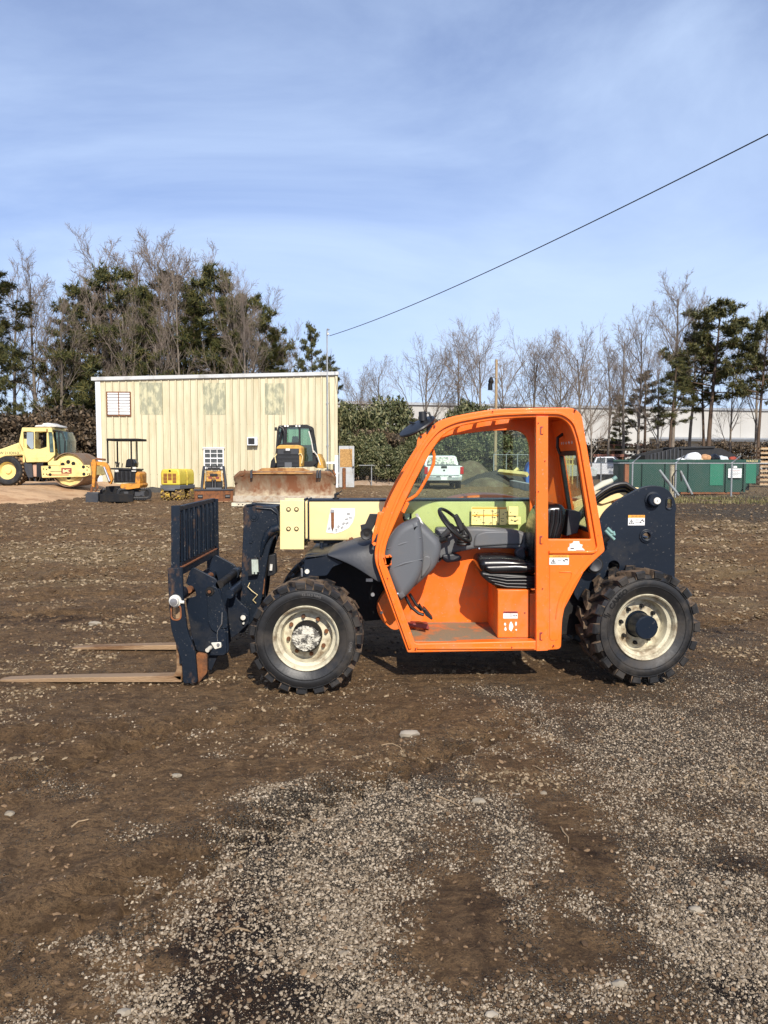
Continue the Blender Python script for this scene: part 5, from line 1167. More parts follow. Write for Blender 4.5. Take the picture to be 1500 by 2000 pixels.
# black hoses arching over the rear of the boom
for k in range(3):
    mb = MB(); pts = []
    for i in range(15):
        t_ = i/14; px = 1105+(1254-1105)*t_; py = 1036-(1036-944-4*k)*math.sin(min(t_*1.28, 1)*math.pi/2)+ (22*max(0, t_-.78)/.22 if t_ > .78 else 0)
        pts.append(P(px, py+3*k, YB0-.12+.045*k))
    mb.tube(pts, .017, BLK, 10); part(mb, 'hose', boom)
mb = MB(); mb.plate([rnd(XZ(YB0-.03, (1160, 978), (1200, 960), (1240, 952), (1225, 968), (1175, 985)), .02)], YB0-.04, YB0-.015, CREAM, .004); q = P(1206, 975, YB0-.05); mb.lathe([(0, -.01), (.035, -.008), (.04, 0)], (q.x, YB0-.03, q.z), RUST, 20); part(mb, 'rear_boom_plate', boom)
mb = MB(); mb.tube([P(1150, 965, 6.6), P(1180, 946, 6.6), P(1196, 938, 6.6)], [.03, .035, .02], mat('pale_sleeve', (.5, .5, .4), .7), 12); mb.tube([P(1192, 940, 6.6), P(1204, 932, 6.6)], .018, TEAL, 10); part(mb, 'hydraulic_sleeve', boom)
# ---------------------------------------------------------------- boom head
hd = rnd(XZ(6.16, (477, 986), (540, 990), (545, 1003), (546, 1040), (534, 1052), (526, 1075), (516, 1130), (512, 1170), (500, 1205), (478, 1232), (468, 1215), (472, 1100)), [.01, .03, .04, .04, .04, .05, .05, .05, .05, .03, .03, .02])
mb = MB(); mb.plate([hd], 6.16, 6.185, NAVYR, .006, 2); mb.plate([hd], 6.50, 6.525, NAVY, .006, 2)
a = P(480, 988, 6.16); b = P(540, 991, 6.16); mb.box((a.x+.01, 6.185, P(0, 1010, 6.16).z), (b.x-.02, 6.50, a.z-.012), NAVY)
mb.box((P(474, 1100, 6.16).x+.005, 6.185, .35), (P(486, 1100, 6.16).x, 6.50, a.z-.02), NAVY)
mb.plate([XZ(6.16, (482, 989), (482, 985), (500, 983), (500, 986))], 6.15, 6.2, NAVY, .002)
head = part(mb, 'boom_head')
mb = MB(); q = P(496, 1010, 6.16); mb.lathe([(0, -.014), (.018, -.014), (.022, -.006), (.034, -.006), (.036, 0)], (q.x, 6.16, q.z), NAVYR, 24); q = P(490, 1058, 6.16); mb.lathe([(0, -.010), (.012, -.010), (.015, 0)], (q.x, 6.16, q.z), NAVYR, 16)
mb.tube([P(545, 1030, 6.14), P(533, 1034, 6.14), P(522, 1044, 6.14), P(514, 1062, 6.14), P(510, 1085, 6.15)], [.03, .034, .030, .02, .01], NAVYR, 12)
mb.tube([P(500, 992, 6.15), P(530, 994, 6.148), P(542, 1004, 6.148), P(545, 1030, 6.15)], .006, NAVY, 8)
part(mb, 'weld_boss', head)
mb = MB(); mb.plate([rnd(XZ(6.14, (490, 1090), (504, 1088), (505, 1122), (486, 1124), (488, 1100)), .01)], 6.10, 6.16, BLK, .004)
for k in range(4): mb.tube([P(493+3*k, 1093, 6.09), P(494+3*k, 1121-(k % 2)*4, 6.09)], .009, mat('pale_green_hose', (.42, .47, .40), .6, dirt=.6), 8)
part(mb, 'valve_cap', head)
mb = MB(); mb.tube([P(488, 1138, 6.14), P(484, 1146, 6.13), P(492, 1154, 6.13), P(503, 1162, 6.13), P(494, 1172, 6.13), P(500, 1178, 6.14)], .003, CREAM, 6); part(mb, 'loose_wire', head)
mb = MB(); mb.plate([rnd(XZ(6.2, (524, 1085), (537, 1082), (539, 1120), (533, 1124), (522, 1126)), .01)], 6.2, 6.3, BLK, .006); mb.tube([P(530, 1102, 6.18), P(529, 1114, 6.18)], .012, WHTP, 8); mb.tube([P(522, 1080, 6.2), P(516, 1130, 6.2), P(512, 1165, 6.2)], .018, DARK, 10); mb.tube([P(514, 1118, 6.17), P(516, 1136, 6.17), P(513, 1160, 6.17)], .008, RUST, 8); part(mb, 'hose_guard', head)
# tilt link (triangle) with white pin
tr = rnd(XZ(5.95, (447, 1130), (462, 1168), (487, 1190), (489, 1214), (462, 1240), (452, 1246), (446, 1200)), .03)
mb = MB(); mb.plate([tr], 5.93, 5.955, NAVY, .004, 2); lk = part(mb, 'tilt_link'); mb = MB(); mb.plate([tr], 6.62, 6.645, NAVY, .004); part(mb, 'tilt_link')
q = P(476, 1205, 5.93); mb = MB(); mb.lathe([(0, -.028), (.020, -.028), (.024, -.022), (.024, -.012), (.035, -.010), (.036, 0)], (q.x, 5.93, q.z), NAVY, 28); mb.lathe([(0, -.032), (.019, -.031), (.021, -.026)], (q.x, 5.93, q.z), WHTP, 24); mb.cyl((q.x+.002, 5.92, q.z-.045), (q.x+.002, 5.90, q.z-.045), .008, WHTP, n=10); part(mb, 'link_pin', lk)
# carriage: two side plates, shafts
YC = 5.70
cpo = rnd(XZ(YC, (372, 1112), (378, 1108), (422, 1131), (430, 1148), (432, 1165), (438, 1180), (444, 1200), (447, 1272), (441, 1280), (415, 1282), (404, 1274), (384, 1272), (374, 1240), (362, 1170), (384, 1165), (380, 1150), (362, 1140)), .02)
mb = MB(); mb.plate([cpo], YC, YC+.022, NAVY, .004, 2); car = part(mb, 'carriage_plate'); mb = MB(); mb.plate([cpo], 6.45, 6.472, NAVY, .004, 2); part(mb, 'carriage_plate')
mb = MB(); mb.plate([rnd(XZ(YC-.02, (403, 1152), (412, 1144), (424, 1148), (431, 1168), (443, 1200), (444, 1228), (430, 1228), (428, 1240), (412, 1230), (406, 1214)), .02)], YC-.016, YC-.0, NAVYR, .004, 2)
mb.plate([rnd(XZ(YC-.02, (400, 1256), (405, 1246), (424, 1243), (425, 1230), (441, 1228), (443, 1274), (438, 1280), (410, 1280), (400, 1270)), .015)], YC-.026, YC-.012, NAVY, .004, 2); part(mb, 'doubler_plate', car)
q = P(410, 1155, YC-.02); mb = MB(); mb.lathe([(0, -.03), (.014, -.03), (.018, -.016), (.030, -.016), (.034, -.004), (.034, .02)], (q.x, YC-.012, q.z), DARK, 24); mb.lathe([(0, -.034), (.012, -.034), (.014, -.03)], (q.x, YC-.012, q.z), RUST, 6); part(mb, 'bolt', car)
for (a_, b_, y0_, y1_, r_) in (((429, 1142), (429, 1142), YC, 6.47, .030), ((443, 1165), (443, 1165), YC+.1, 6.64, .034), ((372, 1150), (372, 1150), YC-.05, 6.6, .024)):
    q = P(*a_, YC); mb = MB(); mb.cyl((q.x, y0_, q.z), (q.x, y1_, q.z), r_, NAVY if r_ > .03 else (DARK if r_ > .025 else RUST), n=20); mb.cyl((q.x, y1_-.22, q.z), (q.x, y1_-.14, q.z), r_*1.35, NAVY, n=20); part(mb, 'shaft', car)
mb = MB(); q = P(411, 1265, YC-.03); mb.cyl((q.x, YC-.02, q.z), (q.x-.01, YC-.09, q.z-.005), .016, WHTP, n=14); mb.plate([rnd(XZ(YC-.03, (412, 1255), (432, 1254), (433, 1264), (420, 1268)), .01)], YC-.036, YC-.028, WHTP, .002)
q = P(427, 1258, YC-.03); mb.cyl((q.x, YC-.028, q.z), (q.x, YC-.05, q.z), .011, CHROME, n=6); part(mb, 'retaining_pin', car)
mb = MB(); mb.tube([P(425, 1252, YC-.03), P(424, 1243, YC-.035), P(425, 1232, YC-.03), P(431, 1222, YC-.03)], .003, CHROME, 6); mb.tube([P(431, 1222, YC-.03), P(433, 1218, YC-.03), P(434, 1196, YC-.03)], [.005, .006, .005], CHROME, 8); part(mb, 'pin_chain', car)
# backrest grid and lower side plates (the load guard)
XG = P(350, 1050, 5.52).x
zt_ = 1.635-(1.635-P(342, 988, 5.47).z); zb_ = P(342, 1108, 5.47).z
YG0, YG1 = 5.47, 6.66
mb = MB(); mb.plate([rnd(XZ(YG0, (334, 988), (351, 987), (351, 1110), (334, 1112)), .003)], YG0, YG0+.03, NAVYR, .003)
mb.box((XG-.022, YG1-.03, zb_), (XG+.04, YG1, zt_-.01), NAVY)
mb.box((XG-.02, YG0+.03, zt_-.035), (XG+.02, YG1-.03, zt_-.004), NAVY); mb.box((XG-.02, YG0+.03, zb_), (XG+.02, YG1-.03, zb_+.03), NAVY)
lg = part(mb, 'load_guard', bevel=.003)
mb = MB()
for k in range(8):
    y_ = YG0+.10+(YG1-YG0-.18)*k/7; mb.box((XG-.018, y_-.028, zb_+.03), (XG+.018, y_+.028, zt_-.035), NAVY)
    mb.box((XG+.018, y_-.004, zb_+.03), (XG+.034, y_+.004, zt_-.035), NAVYR)
part(mb, 'guard_bars', lg, bevel=.002)
fr = rnd(XZ(YG0-.02, (327, 1110), (356, 1108), (358, 1175), (362, 1200), (366, 1234), (381, 1270), (386, 1330), (382, 1335), (358, 1335), (354, 1290), (345, 1262), (334, 1230), (330, 1180)), [.004, .004, .05, .05, .05, .05, .02, .02, .02, .03, .05, .05, .05])
q = P(344, 1196, YG0-.02); sl = rnd([(q.x-.03, q.z-.05), (q.x+.03, q.z-.05), (q.x+.03, q.z+.05), (q.x-.03, q.z+.05)], .028)
mb = MB(); mb.plate([fr, sl], YG0-.022, YG0+.008, NAVYR, .005, 2); fr2 = [(x, z) for x, z in fr]; mb.plate([fr2], YG1-.01, YG1+.02, NAVY, .005, 2)
xa_ = P(356, 1108, YG0).x
mb.box((XG+.0, YG0+.008, zb_-.055), (XG+.03, YG1-.01, zb_-.002), NAVYR); mb.box((XG-.005, YG0+.008, .16), (XG+.03, YG1-.01, .28), NAVYR)
fc = part(mb, 'fork_carriage')
mb = MB(); ro = inset(sl, -.010); mb.plate([ro, inset(sl, .002)], YG0-.028, YG0-.018, RUSTE, .003); mb.box((XG-.004, YG0+.008, zb_-.004), (XG+.034, YG1-.01, zb_+.004), RUSTE); part(mb, 'rusty_edge', fc)
q = P(342, 1174, YG0-.03); mb = MB(); mb.lathe([(0, -.05), (.028, -.05), (.033, -.044), (.034, -.018), (.042, -.016), (.045, -.008), (.045, 0)], (q.x, YG0-.022, q.z), WHTP, 36); mb.lathe([(0, -.053), (.026, -.052), (.028, -.049)], (q.x, YG0-.022, q.z), CHROME, 30); mb.cyl((q.x+.04, YG0-.035, q.z-.006), (q.x+.066, YG0-.035, q.z-.008), .012, WHTP, n=10)
mb.cyl((q.x, YG0, q.z), (q.x, YG1, q.z), .026, RUST, n=20); part(mb, 'fork_shaft', fc)
mb = MB(); mb.plate([rnd(XZ(5.6, (386, 1272), (406, 1276), (407, 1312), (388, 1334), (382, 1320)), .02)], 5.56, 5.60, RUST, .006); part(mb, 'lower_gusset', fc); mb = MB(); mb.plate([rnd(XZ(5.72, (407, 1280), (426, 1280), (413, 1309), (407, 1309)), .01)], 5.72, 5.75, NAVY, .004); part(mb, 'lower_gusset', fc)
# two forks
def fork(yc, label):
    mb = MB(); w2 = .05
    xt = {5.56: P(-4, 1330, 5.52).x, 6.52: P(142, 1250, 6.52).x}[yc]; xs = XG-.035
    L = xs-xt
    pf = [(xt, .030, .012), (xt+.05, .045, .018), (xt+.25, .050, .026), (xt+L*.5, .050, .036), (xs-.03, .050, .046), (xs+.035, .050, .048)]
    vs = []; fs = []
    for (x, hw, th) in pf:
        zb = .014; vs += [(x, yc-hw, zb), (x, yc+hw, zb), (x, yc+hw, zb+th), (x, yc-hw, zb+th)]
    for i in range(len(pf)-1):
        for j in range(4): fs.append((i*4+j, i*4+(j+1) % 4, (i+1)*4+(j+1) % 4, (i+1)*4+j))
    fs += [(3, 2, 1, 0), tuple(range((len(pf)-1)*4, len(pf)*4))]
    mb.add(vs, fs, FORK)
    mb.plate([rnd([(xs-.030, .06), (xs+.04, .014), (xs+.04, .62), (xs+.0, .62), (xs-.0, .10)], [.01, .05, .01, .01, .05])], yc-w2, yc+w2, FORK, .004)
    f = part(mb, 'fork', bevel=.004); tag(f, label)
    mb = MB(); mb.cyl((xs+.02, yc-w2-.005, .66), (xs+.02, yc+w2+.005, .66), .05, NAVYR, n=22); part(mb, 'fork_eye', f)
fork(5.56, 'near fork with worn bright top'); fork(6.52, 'far fork')
# ---------------------------------------------------------------- decals
def warn(px0, py0, px1, py1, Y, title, head, parent, tri=True, lines=3):
    a = P(px0, py0, Y); b = P(px1, py1, Y); w_ = b.x-a.x; h_ = a.z-b.z
    mb = MB(); mb.box((a.x, Y-.0012, b.z), (b.x, Y, a.z), WHT)
    mb.box((a.x, Y-.0018, a.z-h_*.27), (b.x, Y-.0012, a.z), head)
    mb.text(title, h_*.26, Matrix.Translation((a.x+w_*.58, Y-.002, a.z-h_*.135)) @ Matrix.Rotation(R(90), 4, 'X'), LBLK, depth=.0002)
    def trg(cx, cz, s_, m1, m2, yy):
        mb.plate([[(cx-s_, cz-s_*.8), (cx+s_, cz-s_*.8), (cx, cz+s_)]], yy-.0006, yy, m1, .0001, 0); mb.plate([[(cx-s_*.62, cz-s_*.60), (cx+s_*.62, cz-s_*.60), (cx, cz+s_*.58)]], yy-.0010, yy-.0006, m2, .0001, 0)
    trg(a.x+w_*.22, a.z-h_*.135, h_*.10, LBLK, head, Y-.0018)
    if tri: trg(a.x+w_*.20, b.z+h_*.34, h_*.27, LBLK, WHT, Y-.0012); mb.box((a.x+w_*.18, Y-.0030, b.z+h_*.2), (a.x+w_*.22, Y-.0022, b.z+h_*.42), LBLK)
    rr = random.Random(int(px0))
    for i in range(lines):
        z_ = b.z+h_*(.58-.16*i); mb.box((a.x+w_*.42, Y-.0016, z_), (a.x+w_*(.62+.06*rr.random()), Y-.0012, z_+h_*.04), LBLK)
    for i in range(5):
        cx = a.x+w_*(.72+.05*i); cz = b.z+h_*(.2+.35*rr.random()); mb.cyl((cx, Y-.0012, cz), (cx, Y-.0018, cz), h_*.07, LBLK, n=8)
    return part(mb, 'warning_label', parent)
warn(1073, 1084, 1111, 1103, YN-.0045, 'WARNING', LORG, side)
warn(1227, 1006, 1259, 1026, 5.7195, 'WARNING', LORG, rf)
warn(983, 1194, 1011, 1208, 5.5595, 'DANGER', LRED, sb, tri=False)
mb = MB(); rr = random.Random(8)
for (x0_, x1_, y0_, y1_) in ((985, 990, 1224, 1233), (984, 989, 1216, 1222), (993, 1002, 1215, 1233), (1005, 1010, 1214, 1222), (1006, 1010, 1228, 1232)):
    cx, cy = (x0_+x1_)/2, (y0_+y1_)/2; pts = [(cx+(x1_-x0_)/2*(.6+.6*rr.random())*math.cos(t_), cy+(y1_-y0_)/2*(.6+.6*rr.random())*math.sin(t_)) for t_ in [k*.7 for k in range(9)]]
    mb.plate([XZ(5.5595, *pts)], 5.5580, 5.5590, WHT, .0002, 0, off=False)
part(mb, 'torn_label', sb)
mb = MB(); pts = [(1109, 1078), (1109, 1070), (1112, 1068), (1113, 1062), (1118, 1061), (1120, 1057), (1131, 1057), (1132, 1062), (1138, 1064), (1136, 1069), (1141, 1073), (1142, 1078)]
mb.plate([XZ(YN, *pts)], YN-.0025, YN, WHT, .0002, 0, off=False)
mb.box((P(1125, 1074, YN).x, YN-.003, P(1125, 1077, YN).z), (P(1140, 1074, YN).x, YN-.0024, P(1125, 1074.5, YN).z), LBLK)
mb.box((P(1114, 1070, YN).x, YN-.003, P(1125, 1072, YN).z), (P(1121, 1074, YN).x, YN-.0024, P(1125, 1070, YN).z), LBLK)
part(mb, 'torn_label', side)
# big instruction decals seen through the cab
mb = MB(); Y_ = YF-.012
def rc(px0, py0, px1, py1, m_, o_=0.):
    a = P(px0, py0, Y_); b = P(px1, py1, Y_); mb.box((a.x, Y_-.001-o_, b.z), (b.x, Y_-o_, a.z), m_)
Y_ = YF+.026
rc(921, 990, 990, 1025, LYEL); rc(992, 989, 1012, 1007, LYEL); rc(992, 1009, 1017, 1024, LYEL)
for (a1, b1, c1, d1) in ((922, 991, 989, 994), (922, 1005, 974, 1008)): rc(a1, b1, c1, d1, LORG, .001)
for x_ in (944, 962, 975): rc(x_, 995, x_+.6, 1025, LBLK, .0012)
rr = random.Random(2)
for i in range(62):
    x_ = 923+rr.random()*90; y_ = 996+rr.random()*27
    if 989 < x_ < 993 or abs(y_-1006) < 2: continue
    rc(x_, y_, min(x_+1+rr.random()*5, 1015), y_+.6+rr.random()*1.2, LBLK, .0014)
mb.add([], [], WHT); part(mb, 'instruction_decal', farw)
# ================================================================ VEHICLES AND YARD THINGS
YEL = mat('roller_yellow', (.76, .62, .24), .5, dirt=.45, dcol=(.42, .24, .08), dscale=1.6, fine=.2)
YORG = mat('digger_orange', (.66, .27, .03), .5, dirt=.75, dcol=(.20, .085, .035), dscale=6)
CYEL = mat('compactor_yellow', (.70, .55, .07), .5, dirt=.6, dcol=(.4, .25, .05), dscale=3)
DYEL = mat('dozer_yellow', (.66, .36, .06), .5, dirt=.7, dcol=(.35, .18, .06), dscale=3)
BLADE = mat('worn_blade', (.24, .17, .105), .75, metal=.1, dirt=.95, dcol=(.17, .06, .022), dscale=2.2, dlo=.40, dhi=.58, bump=.4, stretch=(1, 1, .45), var=.35)
DGLS = mat('cab_glass_dark', (.045, .075, .07), .08, dirt=.25, dcol=(.22, .34, .32), dscale=1.5, dlo=.5, dhi=.56)
PWHT = mat('truck_white', (.75, .77, .78), .25, dirt=.12, dcol=(.4, .36, .3), coat=.4)
TLR = mat('tail_red', (.45, .01, .01), .3); GRIL = mat('grille_black', (.015, .015, .016), .35)
def V(parent, name, f, bevel=.0, label=None, **k):
    mb = MB(); f(mb); o = mb.build(name, parent, bevel=bevel, **k)
    if label: tag(o, label)
    return o
def road_wheel(parent, c, r, w_, rimr, rimm, axis='X', tyrem=None, name='wheel', hubd=.04):
    mb = MB(); h = w_/2
    mb.lathe([(0, h-hubd), (rimr*.35, h-hubd), (rimr*.4, h-hubd-.03), (rimr*.85, h-hubd-.04), (rimr, h-.01), (rimr, -h+.01), (rimr*.85, -h+hubd+.04), (0, -h+hubd)], c, rimm, 28, axis); wv = mb.build(name, parent)
    mb = MB(); mb.lathe([(rimr, h-.02), (rimr+.02, h), (r*.92, h), (r*.99, h*.82), (r, h*.3), (r, -h*.3), (r*.99, -h*.82), (r*.92, -h), (rimr+.02, -h), (rimr, -h+.02)], c, tyrem or RUB, 36, axis); mb.build('tyre', wv)
    return wv
# ---- road roller, side on, drum to the right (local +X), on the clay bank
RY = 36.0; RZ = .42
ro_ = thing('road_roller', 'yellow single drum road roller parked on the orange clay bank', 'road roller', (P(95, 940, RY).x, RY, RZ), 0, world=True)
ro_['_o'] = [ro_.location.x, ro_.location.y, ro_.location.z]
Yr = RY-1.0
def X_(*p): return XZ(Yr, *p)
mb = MB(); mb.plate([rnd(X_((37, 863), (43, 835), (100, 835), (106, 864), (107, 889), (93, 902), (51, 903), (46, 880)), .04), rnd(X_((45, 843), (60, 843), (66, 844), (66, 877), (62, 878), (46, 874)), .03), rnd(X_((68, 843), (91, 843), (91, 873), (78, 877), (68, 876)), .03), rnd(X_((94, 844), (102, 844), (105, 884), (97, 884)), .03)], Yr, Yr+.08, YEL, .01)
mb.plate([rnd(X_((37, 863), (43, 835), (100, 835), (106, 864), (107, 889), (93, 902), (51, 903), (46, 880)), .04), rnd(X_((45, 843), (91, 843), (91, 873), (78, 877), (46, 874)), .03)], Yr+1.5, Yr+1.58, YEL, .01)
a, b = X_((43, 838), (100, 835)); mb.box((a[0], Yr+.08, a[1]-.05), (b[0], Yr+1.5, b[1]-.01), YEL)
a, b = X_((40, 870), (52, 903)); mb.box((a[0]+.05, Yr+.08, b[1]), (a[0]+.25, Yr+1.5, a[1]+.3), YEL); a, b = X_((46, 885), (104, 903)); mb.box((a[0], Yr+.08, b[1]), (b[0], Yr+1.5, a[1]-.0), YEL)
rc_ = mb.build('cab', ro_, bevel=.01)
mb = MB(); mb.plate([rnd(X_((52, 844), (64.5, 844), (65, 876), (60, 877), (51, 866)), .03)], Yr+.03, Yr+.05, mat('pale_pane', (.28, .33, .36), .15), .002); mb.build('side_pane', rc_)
mb = MB(); mb.plate([rnd(X_((95, 844), (102, 844), (105, 884), (97, 884)), .03)], Yr+.03, Yr+.05, DGLS, .002); mb.build('side_pane', rc_)
mb = MB(); p0 = X_((103, 840), (120, 843), (126, 860), (126, 887), (108, 886)); mb.plate([rnd(p0, .03)], Yr+.25, Yr+1.35, DGLS, .03); mb.build('front_glazing', rc_, label=None) if False else mb.build('front_glazing', rc_)
mb = MB(); 
for (u, v_) in (((104, 840), (121, 843)), ((121, 843), (127, 862)), ((127, 862), (126, 887)), ((114, 842), (117, 886))): mb.tube([P(*u, Yr+.22), P(*v_, Yr+.22)], .03, BLK, 8)
mb.build('cab_frame', rc_)
mb = MB(); mb.plate([rnd(X_((66, 843), (92, 843), (92, 876), (66, 876)), .02)], Yr+.9, Yr+1.2, BLKG, .05); mb.build('driver_seat', rc_)
mb = MB(); a, b = X_((60, 832), (105, 836)); mb.plate([rnd(X_((61, 834), (63, 830), (76, 829), (78, 826), (88, 825), (96, 828), (108, 831), (109, 834)), .03)], Yr+.3, Yr+1.3, mat('roof_unit', (.62, .60, .55), .6, dirt=.4), .03); mb.build('roof_unit', rc_)
mb = MB(); mb.plate([rnd(X_((60, 881), (68, 881), (84, 883), (91, 886), (91, 894), (61, 895)), .01)], Yr-.006, Yr, YEL, .002); mb.cyl((X_((92, 838))[0][0], Yr-.02, X_((92, 838))[0][1]), (X_((92, 838))[0][0], Yr-.02, X_((92, 844))[0][1]), .03, RUST, n=8); mb.build('door_panel', rc_)
mb = MB(); mb.plate([rnd(X_((-60, 905), (-52, 885), (0, 877), (36, 864), (46, 890), (9, 891), (-8, 898), (-30, 910)), .05)], Yr+.05, Yr+1.55, YEL, .05, 3); hd_ = mb.build('engine_hood', ro_)
mb = MB(); q = P(16, 885, Yr+.04); mb.text('BW 213DH-3', .17, Matrix.Translation((q.x, Yr+.045, q.z)) @ Matrix.Rotation(R(90), 4, 'X'), GREYD, depth=.002); mb.build('hood_lettering', hd_)
mb = MB(); mb.plate([rnd(X_((45, 903), (60, 905), (62, 933), (52, 932), (46, 918)), .03)], Yr+.1, Yr+1.4, GREYD, .01); mb.plate([X_((60, 906), (70, 906), (70, 931), (60, 931))], Yr+.2, Yr+.9, mat('pink_primer', (.55, .35, .25), .8, dirt=.5), .01); mb.plate([rnd(X_((70, 904), (83, 904), (82, 932), (70, 932)), .03)], Yr+.05, Yr+1.4, BLK, .02)
a, b = X_((5, 893), (52, 905)); mb.box((a[0], Yr+.2, b[1]), (b[0], Yr+1.4, a[1]), mat('dirty_yellow', (.5, .28, .10), .7, dirt=.6)); a, b = X_((0, 910), (48, 925)); mb.box((a[0], Yr+.3, b[1]), (b[0], Yr+1.3, a[1]), DARK); mb.build('articulation_frame', ro_)
mb = MB(); mb.plate([rnd(X_((81, 910), (176, 908), (177, 925), (173, 929), (165, 931), (83, 933)), .04)], Yr-.06, Yr+.03, YEL, .01); mb.plate([rnd(X_((81, 910), (176, 908), (177, 925), (173, 929), (165, 931), (83, 933)), .04)], Yr+1.95, Yr+2.04, YEL, .01)
mb.plate([X_((92, 901), (117, 899), (117, 909), (93, 909))], Yr+.05, Yr+.5, YEL, .02); mb.box((X_((172, 910))[0][0], Yr, X_((0, 928))[0][1]), (X_((177, 910))[0][0], Yr+2, X_((0, 911))[0][1]), YEL); df = mb.build('drum_frame', ro_)
mb = MB()
for (u, v_, r_) in ((97, 913, .07), (98, 927, .07), (163, 912, .075), (164, 926, .075), (85, 916, .03), (91, 917, .03), (85, 926, .03), (91, 926, .03), (170, 911, .03), (173, 913, .025), (170, 918, .03), (171, 926, .03), (174, 925, .025)):
    q = P(u, v_, Yr-.06); mb.cyl((q.x, Yr-.066, q.z), (q.x, Yr-.05, q.z), r_, DARK, n=12)
mb.build('frame_hole', df)
mb = MB(); o_ = X_((121, 914), (141, 914), (141, 925), (121, 925)); mb.plate([o_], Yr-.068, Yr-.06, LRED, .001); mb.plate([X_((124, 916.5), (127, 916.5), (127, 919), (131, 917), (139, 917), (133, 919.5), (139, 923), (133, 922.5), (131, 921), (127, 923), (124, 923))], Yr-.074, Yr-.068, CREAM, .001); q = P(111, 921.5, Yr-.07); mb.box((q.x-.3, Yr-.064, q.z), (q.x+.3, Yr-.06, q.z+.025), GREYD); q = P(113, 928.5, Yr-.07); mb.box((q.x-.5, Yr-.064, q.z), (q.x+.5, Yr-.06, q.z+.04), LRED); mb.build('emblem', df)
q = P(134, 921, Yr+.1); dr_ = .78; zc = RZ+dr_-.02; mb = MB(); mb.lathe([(dr_-.03, 0), (dr_, .0), (dr_, 1.9), (dr_-.03, 1.9), (dr_-.03, .12), (dr_-.03, 0)], (q.x, Yr+.06, zc), mat('drum_steel', (.26, .18, .12), .6, metal=.4, dirt=.7, dcol=(.25, .12, .05), dscale=2), 64); dm_ = mb.build('drum', ro_)
mb = MB(); mb.lathe([(0, .06), (.5, .06), (.55, .10), (.55, .15), (.74, .16)], (q.x, Yr+.06, zc), YEL, 12); [mb.cyl((q.x+.36*math.cos(k), Yr+.1, zc+.36*math.sin(k)), (q.x+.36*math.cos(k), Yr+.13, zc+.36*math.sin(k)), .09, DARK, n=12) for k in (0.9, 1.6, 2.4, 4.0, 4.7, 5.5)]; mb.build('drum_hub', dm_)
q = P(13, 921, Yr); mb = MB(); wc = (q.x, Yr+.32, RZ+.72); mb.lathe([(0, -.20), (.13, -.20), (.16, -.12), (.34, -.10), (.40, -.26), (.42, -.27)], wc, YEL, 40); wv = mb.build('wheel', ro_)
mb = MB(); mb.lathe([(.40, -.27), (.46, -.30), (.62, -.29), (.70, -.22), (.73, -.1), (.73, .2), (.70, .28), (.5, .3)], wc, RUB, 48)
mb.v = mb.v
for k in range(26):
    a_ = 2*math.pi*k/26
    for sg in (-1, 1):
        vs = []
        for (yy, da) in ((-.26 if sg < 0 else .0, 0), (.0 if sg < 0 else .26, .2*sg)):
            for rr_ in (.70, .765):
                for s2 in (-.055, .055): vs.append((wc[0]+rr_*math.cos(a_+da+s2), wc[1]+yy, wc[2]+rr_*math.sin(a_+da+s2)))
        mb.add(vs, [(0, 1, 3, 2), (4, 6, 7, 5), (2, 3, 7, 6), (0, 2, 6, 4), (1, 5, 7, 3)], mat('clay_tyre', (.20, .13, .07), .95, dirt=.7, dcol=(.03, .03, .03), dscale=4))
mb.build('tyre', wv)
# ---- mini excavator
EY = 29.5
ex = thing('mini_excavator', 'orange mini excavator with open canopy in front of the cream building', 'excavator', (P(238, 975, EY).x, EY+.5, 0), 0, world=True)
def E(Y, *p): return XZ(Y, *p)
def eb(name, parent, *plates, bevel=.01):
    mb = MB()
    for (Y0, Y1, m_, pts) in plates: mb.plate([rnd(E(Y0, *pts), .02)], Y0, Y1, m_, bevel)
    return mb.build(name, parent)
for (dx, dy, lb) in ((0, 0, None), (-34, .9, None)):
    mb = MB(); M = Matrix.Translation(P(262+dx, 964, EY+dy+.25)) @ Matrix.Rotation(R(20), 4, 'Z'); mb.M = M
    mb.plate([rnd([(-.62, -.22), (.62, -.22), (.66, .0), (.6, .20), (-.6, .20), (-.66, .0)], .15, 6), rnd([(-.52, -.13), (.52, -.13), (.55, 0), (.5, .12), (-.5, .12), (-.55, 0)], .1, 4)], -.13, .13, BLK, .02)
    for k in range(30):
        u = k/30*2.5; x = -.62+u if u < 1.25 else .62-(u-1.25); z = .205 if u < 1.25 else -.225; mb.cbox((x, 0, z), (.03, .28, .03), GREYD)
    tr_ = mb.build('track', ex)
    mb = MB(); mb.M = M; mb.box((-.5, -.08, -.10), (.5, .08, .09), GREYD)
    for k in (-.5, .5): mb.cyl((k, -.10, -.01), (k, .10, -.01), .14, DARK, n=20)
    for k in (-.25, 0, .25): mb.cyl((k, -.10, -.12), (k, .10, -.12), .06, DARK, n=12)
    mb.build('track_roller', tr_)
eb('undercarriage', ex, (EY+.1, EY+.7, DARK, ((206, 950), (262, 950), (262, 966), (206, 966))))
mb = MB(); q = P(228, 970, EY-.55); mb.cbox((q.x, EY-.55, .20), (1.25, .10, .30), DARK); mb.cbox((q.x-.1, EY-.2, .28), (.7, .7, .10), DARK); mb.build('dozer_blade', ex, bevel=.01)
eb('body', ex, (EY, EY+1.0, YORG, ((234, 948), (236, 945), (272, 944), (274, 948), (272, 953), (250, 956), (236, 954))), (EY+.05, EY+.9, YORG, ((264, 943), (265, 925), (269, 921), (273, 925), (273, 944))))
eb('engine_cover', ex, (EY+.08, EY+.95, BLK, ((222, 943), (223, 918), (264, 917), (265, 943))))
mb = MB()
